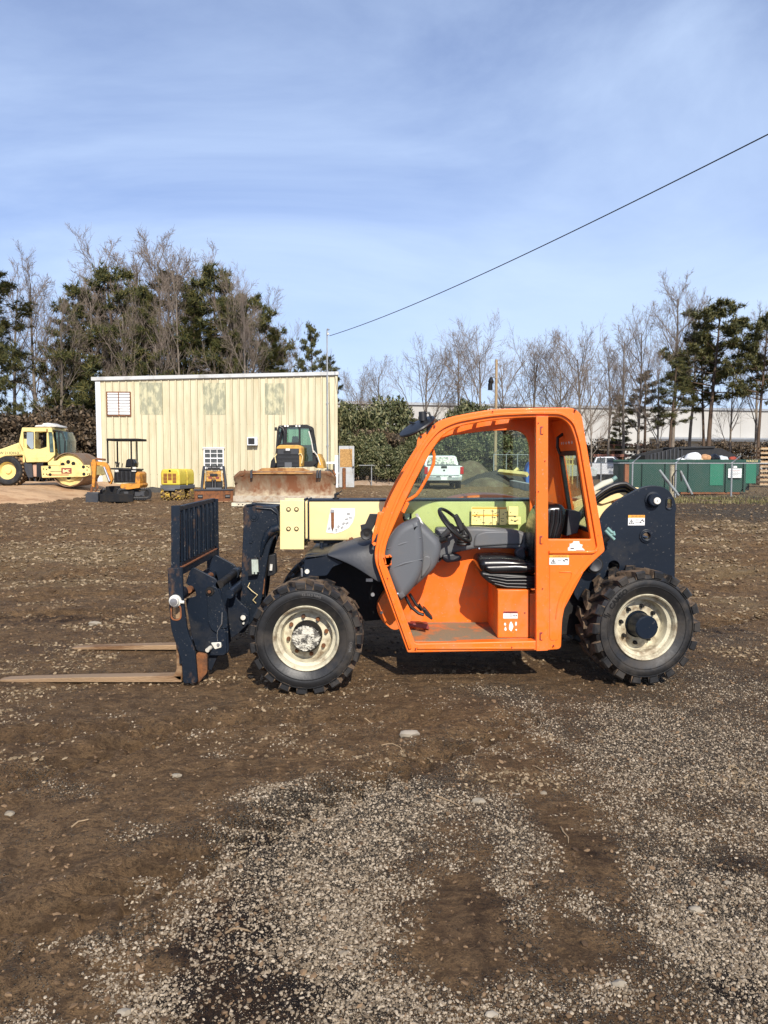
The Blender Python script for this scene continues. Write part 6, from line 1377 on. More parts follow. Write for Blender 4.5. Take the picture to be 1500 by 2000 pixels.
for k in range(9): q = P(226+4*k, 925, EY+.05); mb.tube([P(226+4*k, 920, EY+.04), P(225+4.3*k, 930, EY+.03), P(227+4*k, 940, EY+.04)], .012, GREYD if k % 2 else DARK, 6)
mb.box(tuple(P(224, 922, EY+.03)), tuple(P(232, 916, EY+.08)), WHTP); mb.box(tuple(P(257, 921, EY+.03)), tuple(P(266, 912, EY+.08)), WHTP); mb.build('hoses', ex)
eb('floor_plate', ex, (EY+.02, EY+.95, BLK, ((215, 914), (266, 916), (266, 919), (215, 917))))
eb('seat', ex, (EY+.4, EY+.8, BLKG, ((244, 913), (246, 899), (250, 896), (261, 897), (265, 904), (264, 913))), bevel=.04)
mb = MB()
for (u, w_) in (((228, 913), (226, 903)), ((231, 913), (233, 903)), ((238, 913), (239, 905))): mb.tube([P(*u, EY+.3), P(*w_, EY+.3)], .02, BLK, 8)
mb.tube([P(225, 903, EY+.3), P(229, 904, EY+.3)], .035, BLK, 8); mb.build('control_lever', ex)
mb = MB()
for (u, Y_) in (((211, 905), EY+.0), ((230, 912), EY+1.0), ((257, 916), EY+.0), ((268, 912), EY+1.0)): mb.tube([P(*u, Y_), P(u[0]-1+(0 if u[0] < 250 else 0), 860.5+(0 if Y_ < EY+.5 else 2), Y_)], .032, DARK, 8)
mb.build('canopy_post', ex)
mb = MB(); p0 = P(208, 861, EY-.05); p1 = P(269, 858, EY-.05); mb.box((p0.x, EY-.08, p0.z), (p1.x, EY+1.08, p0.z+.09), DARK); mb.build('canopy_roof', ex, bevel=.02)
eb('boom', ex, (EY-.35, EY-.2, YORG, ((184, 903), (190, 901), (206, 903), (212, 911), (220, 936), (216, 946), (212, 944), (206, 920), (199, 909), (187, 909))))
mb = MB(); mb.tube([P(187, 896, EY-.3), P(206, 898, EY-.3)], .04, RUST, 8); mb.tube([P(203, 912, EY-.4), P(214, 940, EY-.4)], .045, CHROME, 10); mb.tube([P(180, 902, EY-.4), P(183, 940, EY-.4)], .05, YORG, 10); mb.build('hydraulic_cylinder', ex)
eb('arm', ex, (EY-.5, EY-.36, YORG, ((179, 898), (184, 897), (187, 905), (186, 930), (184, 952), (179, 952), (180, 925))))
mb = MB(); mb.tube([P(180, 950, EY-.5), P(178, 962, EY-.55)], .05, RUST, 8); mb.tube([P(187, 940, EY-.5), P(191, 952, EY-.55), P(186, 960, EY-.55)], .04, RUST, 8); mb.build('bucket_linkage', ex)
mb = MB(); M = Matrix.Translation(P(182, 972, EY-.55)); mb.M = M; mb.plate([rnd([(-.05, .22), (.12, .2), (.2, .0), (.12, -.16), (-.12, -.2), (-.22, -.16), (-.1, -.1), (-.05, 0)], .04)], -.22, .22, GREYD, .01, plane='YZ'); mb.box((-.23, -.15, -.17), (.23, .12, .16), GREYD); mb.build('bucket', ex, bevel=.03)
# ---- trench compactor
TY = 30.6
tcq = P(340, 975, TY); tcm = thing('trench_compactor', 'small yellow trench compactor with padded drums by the cream building', 'compactor', (tcq.x, TY+.6, 0), R(-14))
def tb(name, f, parent=tcm, bevel=.02): mb = MB(); f(mb); return mb.build(name, parent, bevel=bevel)
DRMY = mat('muddy_drum', (.55, .38, .06), .8, dirt=.95, dcol=(.13, .08, .05), dscale=9, dlo=.42, dhi=.52)
hood = tb('hood', lambda m: m.prism(rnd([(-.42, .62), (.42, .62), (.42, 1.10), (.36, 1.26), (-.36, 1.26), (-.42, 1.10)], .08), -.62, .62, CYEL), bevel=.05)
tb('skirt', lambda m: m.box((-.43, -.64, .46), (.43, .64, .62), GREY))
tb('hood_seam', lambda m: m.box((-.44, -.02, .6), (.44, .03, 1.27), CYEL), hood)
tb('bumper', lambda m: m.box((-.25, -.72, .40), (.25, -.64, .50), GREY))
for sx in (-1, 0, 1):
    tb('grille', lambda m: [m.box((sx*.2-.08, -.633, .72+.055*k), (sx*.2+.08, -.622, .755+.055*k), LRED) for k in range(2 if sx == 0 else 0, 7)], hood, .0)
tb('filler_cap', lambda m: m.cyl((0, -.60, 1.2), (0, -.64, 1.18), .05, DARK), hood)
tb('chassis', lambda m: m.box((-.2, -.6, .2), (.2, .6, .5), DARK))
for (yy, nm) in ((-.42, 'front'), (.42, 'rear')):
    for xx in (-.24, .24):
        def drm(m):
            m.lathe([(.0, -.2), (.20, -.2), (.20, .2), (0, .2)], (xx, yy, .25), DRMY, 24, 'X')
            for k in range(10):
                a_ = 2*math.pi*k/10
                for j in (-.13, 0, .13): m.cbox((xx+j, yy+.225*math.cos(a_+j*2), .25+.225*math.sin(a_+j*2)), (.08, .07, .07), DRMY, Matrix.Rotation(a_+j*2, 4, 'X'))
        tb('padded_drum', drm, bevel=.008)
# ---- stand on loader with bucket
LDY = mat('rusty_loader_orange', (.52, .27, .05), .6, dirt=.9, dcol=(.14, .07, .035), dscale=7, dlo=.45, dhi=.58)
SY = 29.6
lq = P(418, 978, SY); ld = thing('track_loader', 'compact yellow stand-on loader with rusty bucket between compactor and bulldozer', 'loader', (lq.x, SY, 0), R(12))
def lb_(name, f, parent=ld, bevel=.01): mb = MB(); f(mb); return mb.build(name, parent, bevel=bevel)
bkt = lb_('bucket', lambda m: (m.prism([(-.35, .03), (.25, .03), (.30, .12), (.30, .46), (.24, .46), (.22, .14), (-.35, .06)], -.72, .72, RUST, 'YZ'), m.prism([(-.35, .03), (.27, .03), (.30, .46), (.10, .46)], -.74, -.72, RUST, 'YZ'), m.prism([(-.35, .03), (.27, .03), (.30, .46), (.10, .46)], .72, .74, RUST, 'YZ')))
lb_('cutting_edge', lambda m: [m.box((-.70+.36*k, -.38, .01), (-.38+.36*k, -.30, .045), FORK) for k in range(4)], bkt)
lb_('bucket_lip', lambda m: m.box((-.76, .20, .44), (.76, .30, .50), GREYD), bkt)
for sx in (-1, 1):
    lb_('lift_arm', lambda m: (m.tube([(sx*.42, .35, .25), (sx*.46, .5, .62), (sx*.40, .9, 1.20), (sx*.38, 1.2, 1.35)], .055, GREYD, 8), m.tube([(sx*.40, .6, .5), (sx*.36, 1.0, 1.1)], .035, DYEL, 8)))
    lb_('track', lambda m: (m.prism(rnd([(.2, .02), (1.5, .02), (1.6, .2), (1.4, .42), (.5, .42), (.15, .25)], .1), sx*.52-.10, sx*.52+.10, BLK, 'YZ'), [m.box((sx*.52-.12, .25+.12*k, .40), (sx*.52+.12, .30+.12*k, .44), GREYD) for k in range(9)]), bevel=.02)
lb_('body', lambda m: (m.box((-.34, .55, .3), (.34, 1.35, .8), BLK), m.prism([(.50, .78), (1.3, .78), (1.3, 1.18), (.85, 1.20), (.5, .92)], -.29, .29, LDY, 'YZ')), bevel=.03)
lb_('hood_vent', lambda m: (m.cbox((0, .56, 1.04), (.3, .05, .10), BLK), m.cbox((-.14, .52, .93), (.14, .05, .08), LRED), m.cbox((.14, .52, .93), (.14, .05, .08), LRED)), bevel=.01)
lb_('tilt_cylinder', lambda m: (m.tube([(-.05, .5, .85), (-.05, .3, .3)], .04, BLK, 10), m.tube([(.05, .5, .85), (.05, .3, .3)], .04, BLK, 10)))
lb_('control_bar', lambda m: (m.tube([(-.28, 1.3, 1.2), (-.28, 1.35, 1.36), (.28, 1.35, 1.36), (.28, 1.3, 1.2)], .025, BLK, 8), m.cbox((0, 1.3, 1.28), (.5, .15, .10), BLK), m.tube([(-.1, 1.3, 1.3), (-.1, 1.28, 1.42)], .02, BLK, 6), m.tube([(.12, 1.3, 1.3), (.12, 1.28, 1.42)], .02, BLK, 6)))
lb_('face_plate', lambda m: m.box((-.30, .3, .16), (.30, .36, .55), GREY))
lb_('side_guard', lambda m: m.prism([(.45, .6), (1.35, .5), (1.35, 1.1), (.9, 1.15)], .36, .40, LDY, 'YZ'))
# ---- bulldozer
DY = 29.4
dz = thing('bulldozer', 'bulldozer with dark glazed cab and wide rusty blade facing the yard', 'bulldozer', (P(555, 978, DY).x, DY+1.5, 0), 0, world=True)
mb = MB(); a = P(457, 980, DY); b = P(655, 980, DY); zt = P(0, 921, DY).z
n1, n2 = 36, 12; vs = []; fs = []
for i in range(n1+1):
    for j in range(n2+1):
        u = i/n1; v_ = j/n2; x = a.x+(b.x-a.x)*u; curve = .26*math.sin(math.pi*v_*.9+.1)
        edge = .10*max(0, abs(u-.5)*2-.88)/.12
        zz = .06+v_*(zt-.06)-(edge*2.2*v_ if v_ > .6 else 0)
        x2 = x+(.0)
        vs.append((x2, DY+.05+curve-.22*abs(u-.5)**2, zz))
for i in range(n1):
    for j in range(n2): k = i*(n2+1)+j; fs.append((k, k+n2+1, k+n2+2, k+1))
bt_ = BLADE.node_tree; bn_ = bt_.nodes; bp_ = bn_['Principled BSDF']; src_ = bp_.inputs['Base Color'].links[0].from_socket
tc_ = bn_.new('ShaderNodeTexCoord'); sx_ = bn_.new('ShaderNodeSeparateXYZ'); bt_.links.new(tc_.outputs['Object'], sx_.inputs[0]); nn_ = bn_.new('ShaderNodeTexNoise'); nn_.inputs['Scale'].default_value = 4; nn_.inputs['Detail'].default_value = 7; bt_.links.new(tc_.outputs['Object'], nn_.inputs['Vector'])
ad_ = bn_.new('ShaderNodeMath'); ad_.operation = 'ADD'; bt_.links.new(sx_.outputs[2], ad_.inputs[0]); bt_.links.new(nn_.outputs[0], ad_.inputs[1])
rr_ = bn_.new('ShaderNodeMapRange'); rr_.inputs[1].default_value = 1.0; rr_.inputs[2].default_value = .62; bt_.links.new(ad_.outputs[0], rr_.inputs[0])
mm_ = bn_.new('ShaderNodeMix'); mm_.data_type = 'RGBA'; bt_.links.new(rr_.outputs[0], mm_.inputs[0]); bt_.links.new(src_, mm_.inputs[6]); mm_.inputs[7].default_value = (.48, .40, .27, 1); bt_.links.new(mm_.outputs[2], bp_.inputs['Base Color'])
mb.add(vs, fs, BLADE); o = mb.build('blade', dz); sm = o.modifiers.new('s', 'SOLIDIFY'); sm.thickness = .06; sm.offset = -1
mb = MB(); mb.box((a.x-.03, DY-.04, .02), (b.x+.03, DY+.03, .26), mat('cutting_steel', (.50, .44, .34), .6, metal=.4, dirt=.6, dcol=(.28, .14, .06), dscale=4)); mb.build('cutting_edge', o, bevel=.01)
mb = MB(); mb.plate([rnd(XZ(DY+.2, (488, 926), (513, 914), (592, 914), (614, 922), (610, 926)), .02)], DY+.12, DY+.20, mat('rusty_spill_guard', (.42, .22, .07), .7, dirt=.9, dcol=(.22, .09, .03), dscale=3), .01); mb.build('spill_guard', o)
for (px, s_) in ((491, 1), (620, 1), (625, 1)):
    mb = MB(); mb.plate([XZ(DY+.1, (px-2, 919), (px+2, 917), (px+2, 934), (px-2, 934))], DY+.06, DY+.16, GREYD, .01); mb.build('lift_bracket', o)
for px in (472, 645): mb = MB(); q = P(px, 922, DY+.1); mb.torus((q.x, DY+.15, q.z), (0, 1, 0), .13, .025, RUST, 20, 6, 0, math.pi); mb.build('lifting_eye', o)
mb = MB(); q = P(651, 918, DY); mb.tube([P(650, 918, DY+.1), P(655, 928, DY+.05)], .04, RUST, 8); mb.build('side_arm', o)
mb = MB(); mb.tube([(a.x+.9, DY+.4, .35), (a.x+1.1, DY+2.2, .55)], .1, DYEL, 8); mb.tube([(b.x-.9, DY+.4, .35), (b.x-1.1, DY+2.2, .55)], .1, DYEL, 8); mb.build('push_arm', dz)
cx = (a.x+b.x)/2+.25
for sx in (-1, 1):
    mb = MB(); mb.prism(rnd([(.9, .0), (3.6, .0), (3.9, .4), (3.4, .85), (1.3, .85), (.7, .45)], .2), cx+sx*1.05-.28, cx+sx*1.05+.28, BLK, 'YZ'); mb.v = [(p[0], p[1]+DY, p[2]) for p in mb.v]
    for k in range(14): mb.cbox((cx+sx*1.05, DY+1.2+.17*k, .87), (.56, .06, .05), GREYD)
    mb.build('track', dz, bevel=.02)
DC = DY+1.0; ZH = lambda px, py, Y=DC: P(px, py, Y)
# hood with grille
mb = MB(); mb.plate([rnd(XZ(DC, (541, 912), (540, 873), (546, 869), (583, 869), (589, 874), (589, 912)), .05)], DC, DC+1.5, DYEL, .03); hd_ = mb.build('engine_hood', dz)
mb = MB(); mb.plate([rnd(XZ(DC, (541, 913), (541, 876), (584, 876), (585, 913)), .03)], DC-.05, DC+.02, BLK, .01)
for k in range(9): q0 = P(542, 889+2.6*k, DC-.06); q1 = P(583, 889+2.6*k, DC-.06); mb.tube([q0, q1], .012, GREYD, 6)
mb.build('grille', hd_)
mb = MB(); mb.plate([XZ(DC-.06, (543, 877), (583, 877), (583, 887), (543, 887))], DC-.08, DC-.05, GREYD, .004); mb.plate([XZ(DC-.09, (554, 880), (568, 880), (568, 885), (554, 885))], DC-.10, DC-.08, BLK, .003); mb.plate([XZ(DC-.09, (558, 876), (566, 876), (566, 880), (558, 880))], DC-.10, DC-.08, WHT, .003); mb.plate([XZ(DC-.09, (556, 903), (570, 903), (570, 913), (556, 913))], DC-.10, DC-.08, GREY, .003); mb.build('badge_panel', hd_)
mb = MB(); mb.tube([P(539, 904, DC-.05), P(537, 892, DC-.05), P(540, 887, DC-.05), P(541, 887, DC-.05)], .02, CREAM, 6); mb.tube([P(589, 905, DC-.05), P(591, 892, DC-.05), P(588, 886, DC-.05), P(583, 887, DC-.05)], .02, CREAM, 6); mb.build('guard_rail', hd_)
DB = DY+2.0
mb = MB(); fr_ = rnd(XZ(DB, (536, 912), (541, 840), (544, 831), (600, 829), (607, 833), (613, 870), (618, 905), (610, 912)), .05)
w1 = XZ(DB, (543, 868), (546, 836), (553, 834), (554, 866)); w2 = XZ(DB, (560, 864), (561, 835), (583, 834), (583, 864)); w3 = XZ(DB, (587, 868), (587, 835), (603, 836), (609, 868), (611, 900), (592, 902), (590, 880))
mb.plate([fr_, rnd(w1, .02), rnd(w2, .02), rnd(w3, .03)], DB, DB+.08, BLK, .01); mb.plate([fr_, rnd(XZ(DB, (545, 868), (548, 836), (600, 836), (606, 868)), .03)], DB+1.2, DB+1.28, BLK, .01)
p0 = XZ(DB, (544, 834), (604, 834)); mb.box((p0[0][0], DB+.08, p0[0][1]-.05), (p0[1][0], DB+1.2, p0[0][1]+.06), BLK); dcab = mb.build('cab', dz)
for w_ in (w1, w2, w3): mb = MB(); mb.plate([w_], DB+.03, DB+.04, DGLS if w_ is w1 else glass('green_glass', (.42, .66, .60), .25), .002); mb.build('windscreen', dcab)
mb = MB(); mb.plate([rnd(XZ(DB+.5, (569, 864), (571, 852), (581, 852), (582, 864)), .02)], DB+.5, DB+.8, BLKG, .05); mb.plate([rnd(XZ(DB+.2, (590, 903), (592, 878), (612, 866), (618, 903)), .02)], DB+.1, DB+1.0, mat('green_dark', (.02, .06, .055), .4), .03); mb.build('driver_seat', dcab)
mb = MB()
for px in (557, 562, 579, 585): q = P(px, 832, DB-.04); mb.cbox((q.x, DB-.04, q.z), (.07, .05, .07), mat('lamp_glass', (.85, .82, .75), .2))
mb.build('work_light', dcab)
mb = MB(); mb.tube([P(545, 866, DB-.1), P(550, 845, DB-.1), P(553, 833, DB-.1)], .05, BLK, 8); mb.tube([P(556, 868, DB-.3), P(556, 846, DB-.3), P(552, 836, DB-.3), P(546, 833, DB-.3)], .055, BLK, 10); mb.build('exhaust', dz)
mb = MB(); q = P(539, 838, DB); mb.cbox((q.x, DB-.05, q.z), (.09, .1, .14), BLK); q = P(608, 837, DB); mb.cbox((q.x, DB-.05, q.z), (.09, .1, .14), BLK); mb.build('side_lamp', dcab)
mb = MB(); mb.plate([rnd(XZ(DB+.2, (528, 914), (530, 900), (536, 892), (540, 893), (540, 914)), .03)], DB+.1, DB+1.6, BLK, .03); mb.plate([rnd(XZ(DB+.2, (614, 912), (613, 894), (619, 892), (622, 902), (618, 914)), .03)], DB+.1, DB+1.6, BLK, .03); mb.plate([rnd(XZ(DB+.3, (616, 914), (618, 888), (622, 886), (629, 900), (632, 915)), .02)], DB+.4, DB+2.0, DYEL, .02); mb.build('fender', dz)
mb = MB(); mb.tube([P(603, 842, DB-.1), P(608, 860, DB-.1), P(612, 884, DB-.1)], .025, WHTP, 6); mb.tube([P(612, 880, DB-.1), P(620, 890, DB-.1), P(626, 908, DB-.1)], .025, WHTP, 6); mb.build('handrail', dcab)
# steel plates and bits by the dozer blade
q = G(470, 987); mb = MB(); a = G(452, 990); b = G(560, 990); mb.box((a.x, a.y, .02), (b.x, a.y+.25, .14), mat('pale_beam', (.62, .56, .42), .7, dirt=.5)); [mb.cyl((a.x+.25+.14*k, a.y-.002, .08), (a.x+.25+.14*k, a.y+.01, .08), .025, DARK, n=8) for k in range(5)]; tag(mb.build('steel_beam', bevel=.005), 'pale perforated steel beam lying in front of the bulldozer blade', 'beam')
# ---- pickups
def pickup(loc, rz, label, front=False):
    t_ = thing('pickup_truck', label, 'pickup truck', loc, rz, 'white pickup trucks')
    def pb(name, f, parent=t_, bevel=.03, **k): mb = MB(); f(mb); return mb.build(name, parent, bevel=bevel, **k)
    W2 = 1.0
    def arch(y, r=.50): return [(y+r*math.cos(a_), .44+r*math.sin(a_)) for a_ in [math.pi-math.pi*k/10 for k in range(11)]]
    prof = [(-2.85, .62), (-2.9, 1.30), (-1.0, 1.34), (-.95, 1.32), (1.25, 1.26), (2.7, 1.18), (2.88, 1.05), (2.88, .55)]
    low = [(2.55, .45)]+[(y, z) for y, z in reversed(arch(1.95))]+[(1.4, .42), (-1.25, .42)]+[(y, z) for y, z in reversed(arch(-1.8))]+[(-2.4, .50)]
    pb('body', lambda m: m.prism(prof+low, -W2, W2, PWHT, 'YZ'), bevel=.06)
    cabf = [(-.98, 1.30), (-.78, 1.86), (.55, 1.90), (1.30, 1.24)]
    def cabm(m):
        vs = []
        for (y, z) in cabf: hw = W2-.04-(z-1.3)*.28 if z > 1.35 else W2-.02; vs += [(-hw, y, z), (hw, y, z)]
        m.add(vs, [(0, 1, 3, 2), (2, 3, 5, 4), (4, 5, 7, 6), (6, 7, 1, 0), (0, 2, 4, 6), (1, 7, 5, 3)], PWHT)
    cb = pb('cabin', cabm, bevel=.05)
    pb('windscreen', lambda m: m.add([(-.80, .66, 1.84), (.80, .66, 1.84), (.90, 1.22, 1.34), (-.90, 1.22, 1.34), (-.80, .62, 1.80), (.80, .62, 1.80), (.90, 1.18, 1.30), (-.90, 1.18, 1.30)], [(0, 3, 2, 1), (4, 5, 6, 7), (0, 1, 5, 4), (1, 2, 6, 5), (2, 3, 7, 6), (3, 0, 4, 7)], PANE), cb, 0)
    pb('rear_window', lambda m: m.add([(-.74, -.86, 1.80), (.74, -.86, 1.80), (.84, -1.01, 1.38), (-.84, -1.01, 1.38), (-.74, -.78, 1.80), (.74, -.78, 1.80), (.84, -.93, 1.38), (-.84, -.93, 1.38)], [(0, 1, 2, 3), (7, 6, 5, 4), (1, 0, 4, 5), (2, 1, 5, 6), (3, 2, 6, 7), (0, 3, 7, 4)], PANE), cb, 0)
    for sx in (-1, 1):
        for (ya, yb_, yt0, yt1) in ((-.80, -.02, -.66, -.02), (.06, 1.05, .06, .55)):
            pb('side_window', lambda m: m.add([(sx*.975, ya, 1.36), (sx*.975, yb_, 1.36), (sx*.862, yt1, 1.80), (sx*.862, yt0, 1.80), (sx*.93, ya, 1.36), (sx*.93, yb_, 1.36), (sx*.82, yt1, 1.80), (sx*.82, yt0, 1.80)], [(0, 1, 2, 3), (7, 6, 5, 4), (1, 0, 4, 5), (2, 1, 5, 6), (3, 2, 6, 7), (0, 3, 7, 4)], PANE), cb, 0)
        pb('side_mirror', lambda m: m.cbox((sx*1.12, .85, 1.38), (.2, .12, .26), BLK))
        pb('tail_light', lambda m: m.box((sx*.97-.09, -2.93, .86), (sx*.97+.09, -2.80, 1.26), TLR), bevel=.02)
        pb('headlight', lambda m: m.box((sx*.80-.20, 2.78, .86), (sx*.80+.20, 2.91, 1.06), CHROME), bevel=.02)
        for y in (-1.8, 1.95): road_wheel(t_, (sx*.86, y, .40), .41, .27, .25, GREYD if False else CHROME)
    tg_ = pb('tailgate', lambda m: m.box((-.86, -2.935, .80), (.86, -2.88, 1.31), PWHT), bevel=.02)
    pb('handle', lambda m: (m.box((-.16, -2.95, 1.17), (.16, -2.93, 1.30), BLK), m.cyl((0, -2.945, 1.06), (0, -2.93, 1.06), .055, LBLK, n=16)), tg_, .01)
    pb('bed_interior', lambda m: m.box((-.84, -2.75, 1.20), (.84, -1.12, 1.345), BLK), bevel=0)
    bm_ = pb('rear_bumper', lambda m: m.box((-.98, -3.02, .50), (.98, -2.86, .74), CHROME), bevel=.03)
    pb('licence_plate', lambda m: m.box((-.17, -3.035, .54), (.17, -3.02, .72), WHT), bm_, 0)
    pb('step_pad', lambda m: (m.box((-.42, -3.03, .70), (-.22, -3.0, .745), BLK), m.box((.22, -3.03, .70), (.42, -3.0, .745), BLK)), bm_, 0)
    pb('hitch', lambda m: (m.cbox((0, -2.95, .42), (.5, .1, .08), DARK), m.cyl((0, -3.05, .42), (0, -2.9, .42), .05, DARK)), bevel=.01)
    gr_ = pb('grille', lambda m: m.box((-.58, 2.86, .74), (.58, 2.92, 1.08), GRIL), bevel=.02)
    pb('grille_bar', lambda m: (m.box((-.6, 2.915, .89), (.6, 2.94, .94), CHROME)), gr_, .01)
    pb('front_bumper', lambda m: m.box((-.98, 2.80, .46), (.98, 2.98, .72), CHROME if not front else GRIL), bevel=.04)
    pb('tow_hook', lambda m: (m.box((-.5, 2.95, .60), (-.34, 3.0, .74), WHT), m.box((.34, 2.95, .60), (.5, 3.0, .74), WHT)), bevel=.01)
    pb('underbody', lambda m: m.box((-.78, -2.6, .36), (.78, 2.5, .60), DARK), bevel=0)
    if front: pb('door_lettering', lambda m: [m.box((1.001, .15+.16*k, .94), (1.006, .25+.16*k, 1.08-.03*(k % 2)), GREYD) for k in range(3)], bevel=0)
    return t_
q = G(867, 957); pickup((q.x, q.y+2.9, 0), R(0), 'white pickup truck seen from behind through the cab window')
q = G(1192, 937); pickup((q.x, q.y+1, 0), R(-113), 'white pickup truck facing right beside the green dumpster', True)
# van seen through the rear window
vq = P(1108, 930, 56); vn = thing('panel_van', 'pale van seen through the small rear cab window', 'van', (vq.x, 58, 0), R(-100))
def vb(name, f, parent=vn, bevel=.03): mb = MB(); f(mb); return mb.build(name, parent, bevel=bevel)
vb('body', lambda m: m.prism(rnd([(-2.4, .4), (2.5, .4), (2.6, .95), (1.9, 1.2), (1.3, 1.95), (-2.35, 2.0)], .15), -.95, .95, mat('van_pale', (.5, .55, .52), .4, dirt=.3), 'YZ'), bevel=.05)
vb('windscreen', lambda m: m.add([(-.8, 1.88, 1.25), (.8, 1.88, 1.25), (.75, 1.36, 1.88), (-.75, 1.36, 1.88), (-.8, 1.84, 1.22), (.8, 1.84, 1.22), (.75, 1.32, 1.85), (-.75, 1.32, 1.85)], [(0, 1, 2, 3), (7, 6, 5, 4), (1, 0, 4, 5), (2, 1, 5, 6), (3, 2, 6, 7), (0, 3, 7, 4)], PANE), bevel=0)
for sx in (-1, 1):
    vb('side_window', lambda m: m.box((sx*.95-.01, .4, 1.25), (sx*.95+.01, 1.3, 1.75), PANE), bevel=0)
    for y in (-1.6, 1.6): road_wheel(vn, (sx*.84, y, .36), .36, .22, .2, GREY)
# yellow steel racking seen through the rear window
rq0 = P(1090, 920, 52); rk_ = thing('storage_rack', 'yellow steel storage rack behind the rear cab window', 'rack', (rq0.x, 52, 0), 0, world=True)
mb = MB()
for px in (1091, 1106, 1118):
    for yy in (52, 53): q = P(px, 920, 52); mb.box((q.x-.04, yy-.04, 0), (q.x+.04, yy+.04, P(0, 880, 52).z), YEL)
mb.build('upright', rk_)
mb = MB(); a = P(1088, 900, 52); b = P(1121, 900, 52)
for py in (884, 897, 907): z_ = P(0, py, 52).z; mb.box((a.x, 51.95, z_-.05), (b.x, 52.03, z_+.05), YEL); mb.box((a.x, 52.97, z_-.05), (b.x, 53.05, z_+.05), YEL)
mb.build('beam', rk_)
# earth mound, yellow beam, concrete kerb
def mound(px, py, sx, sy, h, seed, label, m_):
    c = G(px, py); nx_, ny_ = 60, 40; vs = []; fs = []
    for j in range(ny_):
        for i in range(nx_):
            u = i/(nx_-1)*2-1; v_ = j/(ny_-1)*2-1; X_v, Y_v = c.x+u*sx, c.y+sy+v_*sy
            rr_ = math.hypot(u, v_); s__ = max(0, 1-rr_**1.5)
            vs.append((X_v, Y_v, h*s__*(.75+.5*float(fbm(np.array([X_v*.9+seed]), np.array([Y_v*.9]))[0]))+(.10*(float(fbm(np.array([X_v*4]), np.array([Y_v*4]))[0])-.5) if s__ > 0 else 0)-.08))
    for j in range(ny_-1):
        for i in range(nx_-1): a_ = j*nx_+i; fs.append((a_, a_+1, a_+nx_+1, a_+nx_))
    mb = MB(); mb.add(vs, fs, m_); return tag(mb.build('dirt_mound'), label, 'dirt pile', 'earth heaps')
MND = mat('mound_earth', (.115, .088, .055), .95, dirt=.8, dcol=(.17, .15, .09), dscale=2.2, bump=1, bscale=9, var=.3); MND2 = mat('mound_dark', (.05, .045, .038), .95, dirt=.5, dcol=(.09, .08, .06), dscale=2, bump=1, bscale=9)
mound(920, 944, 2.7, 2.0, 1.55, 1, 'tall brown earth heap behind the white pickup', MND); mound(985, 948, 3.0, 1.8, 1.0, 5, 'lower dark earth heap in front of the yellow beam', MND2); mound(955, 952, 1.5, 1.2, .7, 7, 'small weedy earth heap at the foot of the tall one', MND)
a = P(975, 921, 50); b = P(1030, 927, 48); mb = MB(); mb.tube([a, b], .17, YEL, 4); mb.tube([P(1005, 921, 49), P(1012, 915, 49)], .12, YEL, 4); tag(mb.build('steel_beam', bevel=.01), 'yellow steel beam resting beyond the earth heaps', 'beam')
a = G(1000, 950); b = G(1050, 962); mb = MB(); M = Matrix.Translation((a+b)/2+Vector((0, 0, .16))) @ Matrix.Rotation(math.atan2(b.y-a.y, b.x-a.x), 4, 'Z'); mb.box((-(b-a).length/2, -.15, -.2), ((b-a).length/2, .15, .22), mat('pale_concrete', (.42, .41, .38), .9, dirt=.4), M); tag(mb.build('concrete_block', bevel=.02), 'long pale concrete block right of the dark earth heap', 'concrete block')
q = P(1040, 930, 50); mb = MB(); mb.prism(rnd([(-.5, 0), (.5, 0), (.45, 1.0), (.1, 1.5), (-.3, 1.35), (-.5, .8)], .15), 49.6, 50.6, mat('blue_tarp', (.03, .12, .45), .6, bump=.4, bscale=6)); mb.v = [(p[0]+q.x, p[1], p[2]+.1) for p in mb.v]; tag(mb.build('tarp_bundle', bevel=.05), 'blue tarp covered bundle by the far fence', 'tarp')
# ---- chain-link fences
MESHM = mat('dull_fence_wire', (.16, .17, .17), .6)
def fence(A, B_, hgt, posts, label, arms=True, sag=0, mesh=True, pitch=.10):
    A = Vector((A[0], A[1], 0)); B_ = Vector((B_[0], B_[1], 0)); L = (B_-A).length
    f = thing('chain_link_fence', label, 'fence', tuple(A), math.atan2(B_.y-A.y, B_.x-A.x), 'chain link fences')
    for s_ in posts:
        mb = MB(); x = L*s_; mb.tube([(x, 0, -.2), (x, 0, hgt+.03)], .035, GALV, 8)
        if arms: mb.tube([(x, 0, hgt), (x+.32, -.12, hgt+.30)], .025, GALV, 6)
        mb.build('post', f)
    mb = MB(); mb.tube([(0, -.03, hgt-.02), (L, -.03, hgt-.02)], .022, GALV, 6); mb.build('top_rail', f)
    if mesh:
        V_ = []; F_ = []; r_ = .0022; n_ = int((L+hgt)/pitch)
        for sg in (1, -1):
            for i in range(n_):
                x0 = i*pitch-(hgt if sg > 0 else 0); x1 = x0+sg*hgt if sg > 0 else x0-hgt
                z0, z1 = 0, hgt
                a_ = (x0, z0); b_ = (x1, z1)
                # clip to 0..L
                def cl_(p, q_):
                    if 0 <= p[0] <= L: return p
                    xx = 0 if p[0] < 0 else L; t_ = (xx-p[0])/(q_[0]-p[0]); return (xx, p[1]+t_*(q_[1]-p[1]))
                if max(a_[0], b_[0]) < 0 or min(a_[0], b_[0]) > L: continue
                a2, b2 = cl_(a_, b_), cl_(b_, a_)
                seg(V_, F_, Vector((a2[0], -.045, a2[1]+.03)), Vector((b2[0], -.045+.004*sg, b2[1])), r_, r_, 3)
        link('chain_mesh', rawmesh('chain_mesh', V_, F_, MESHM), f)
    return f
pA = G(1212, 968); fY = 33.0
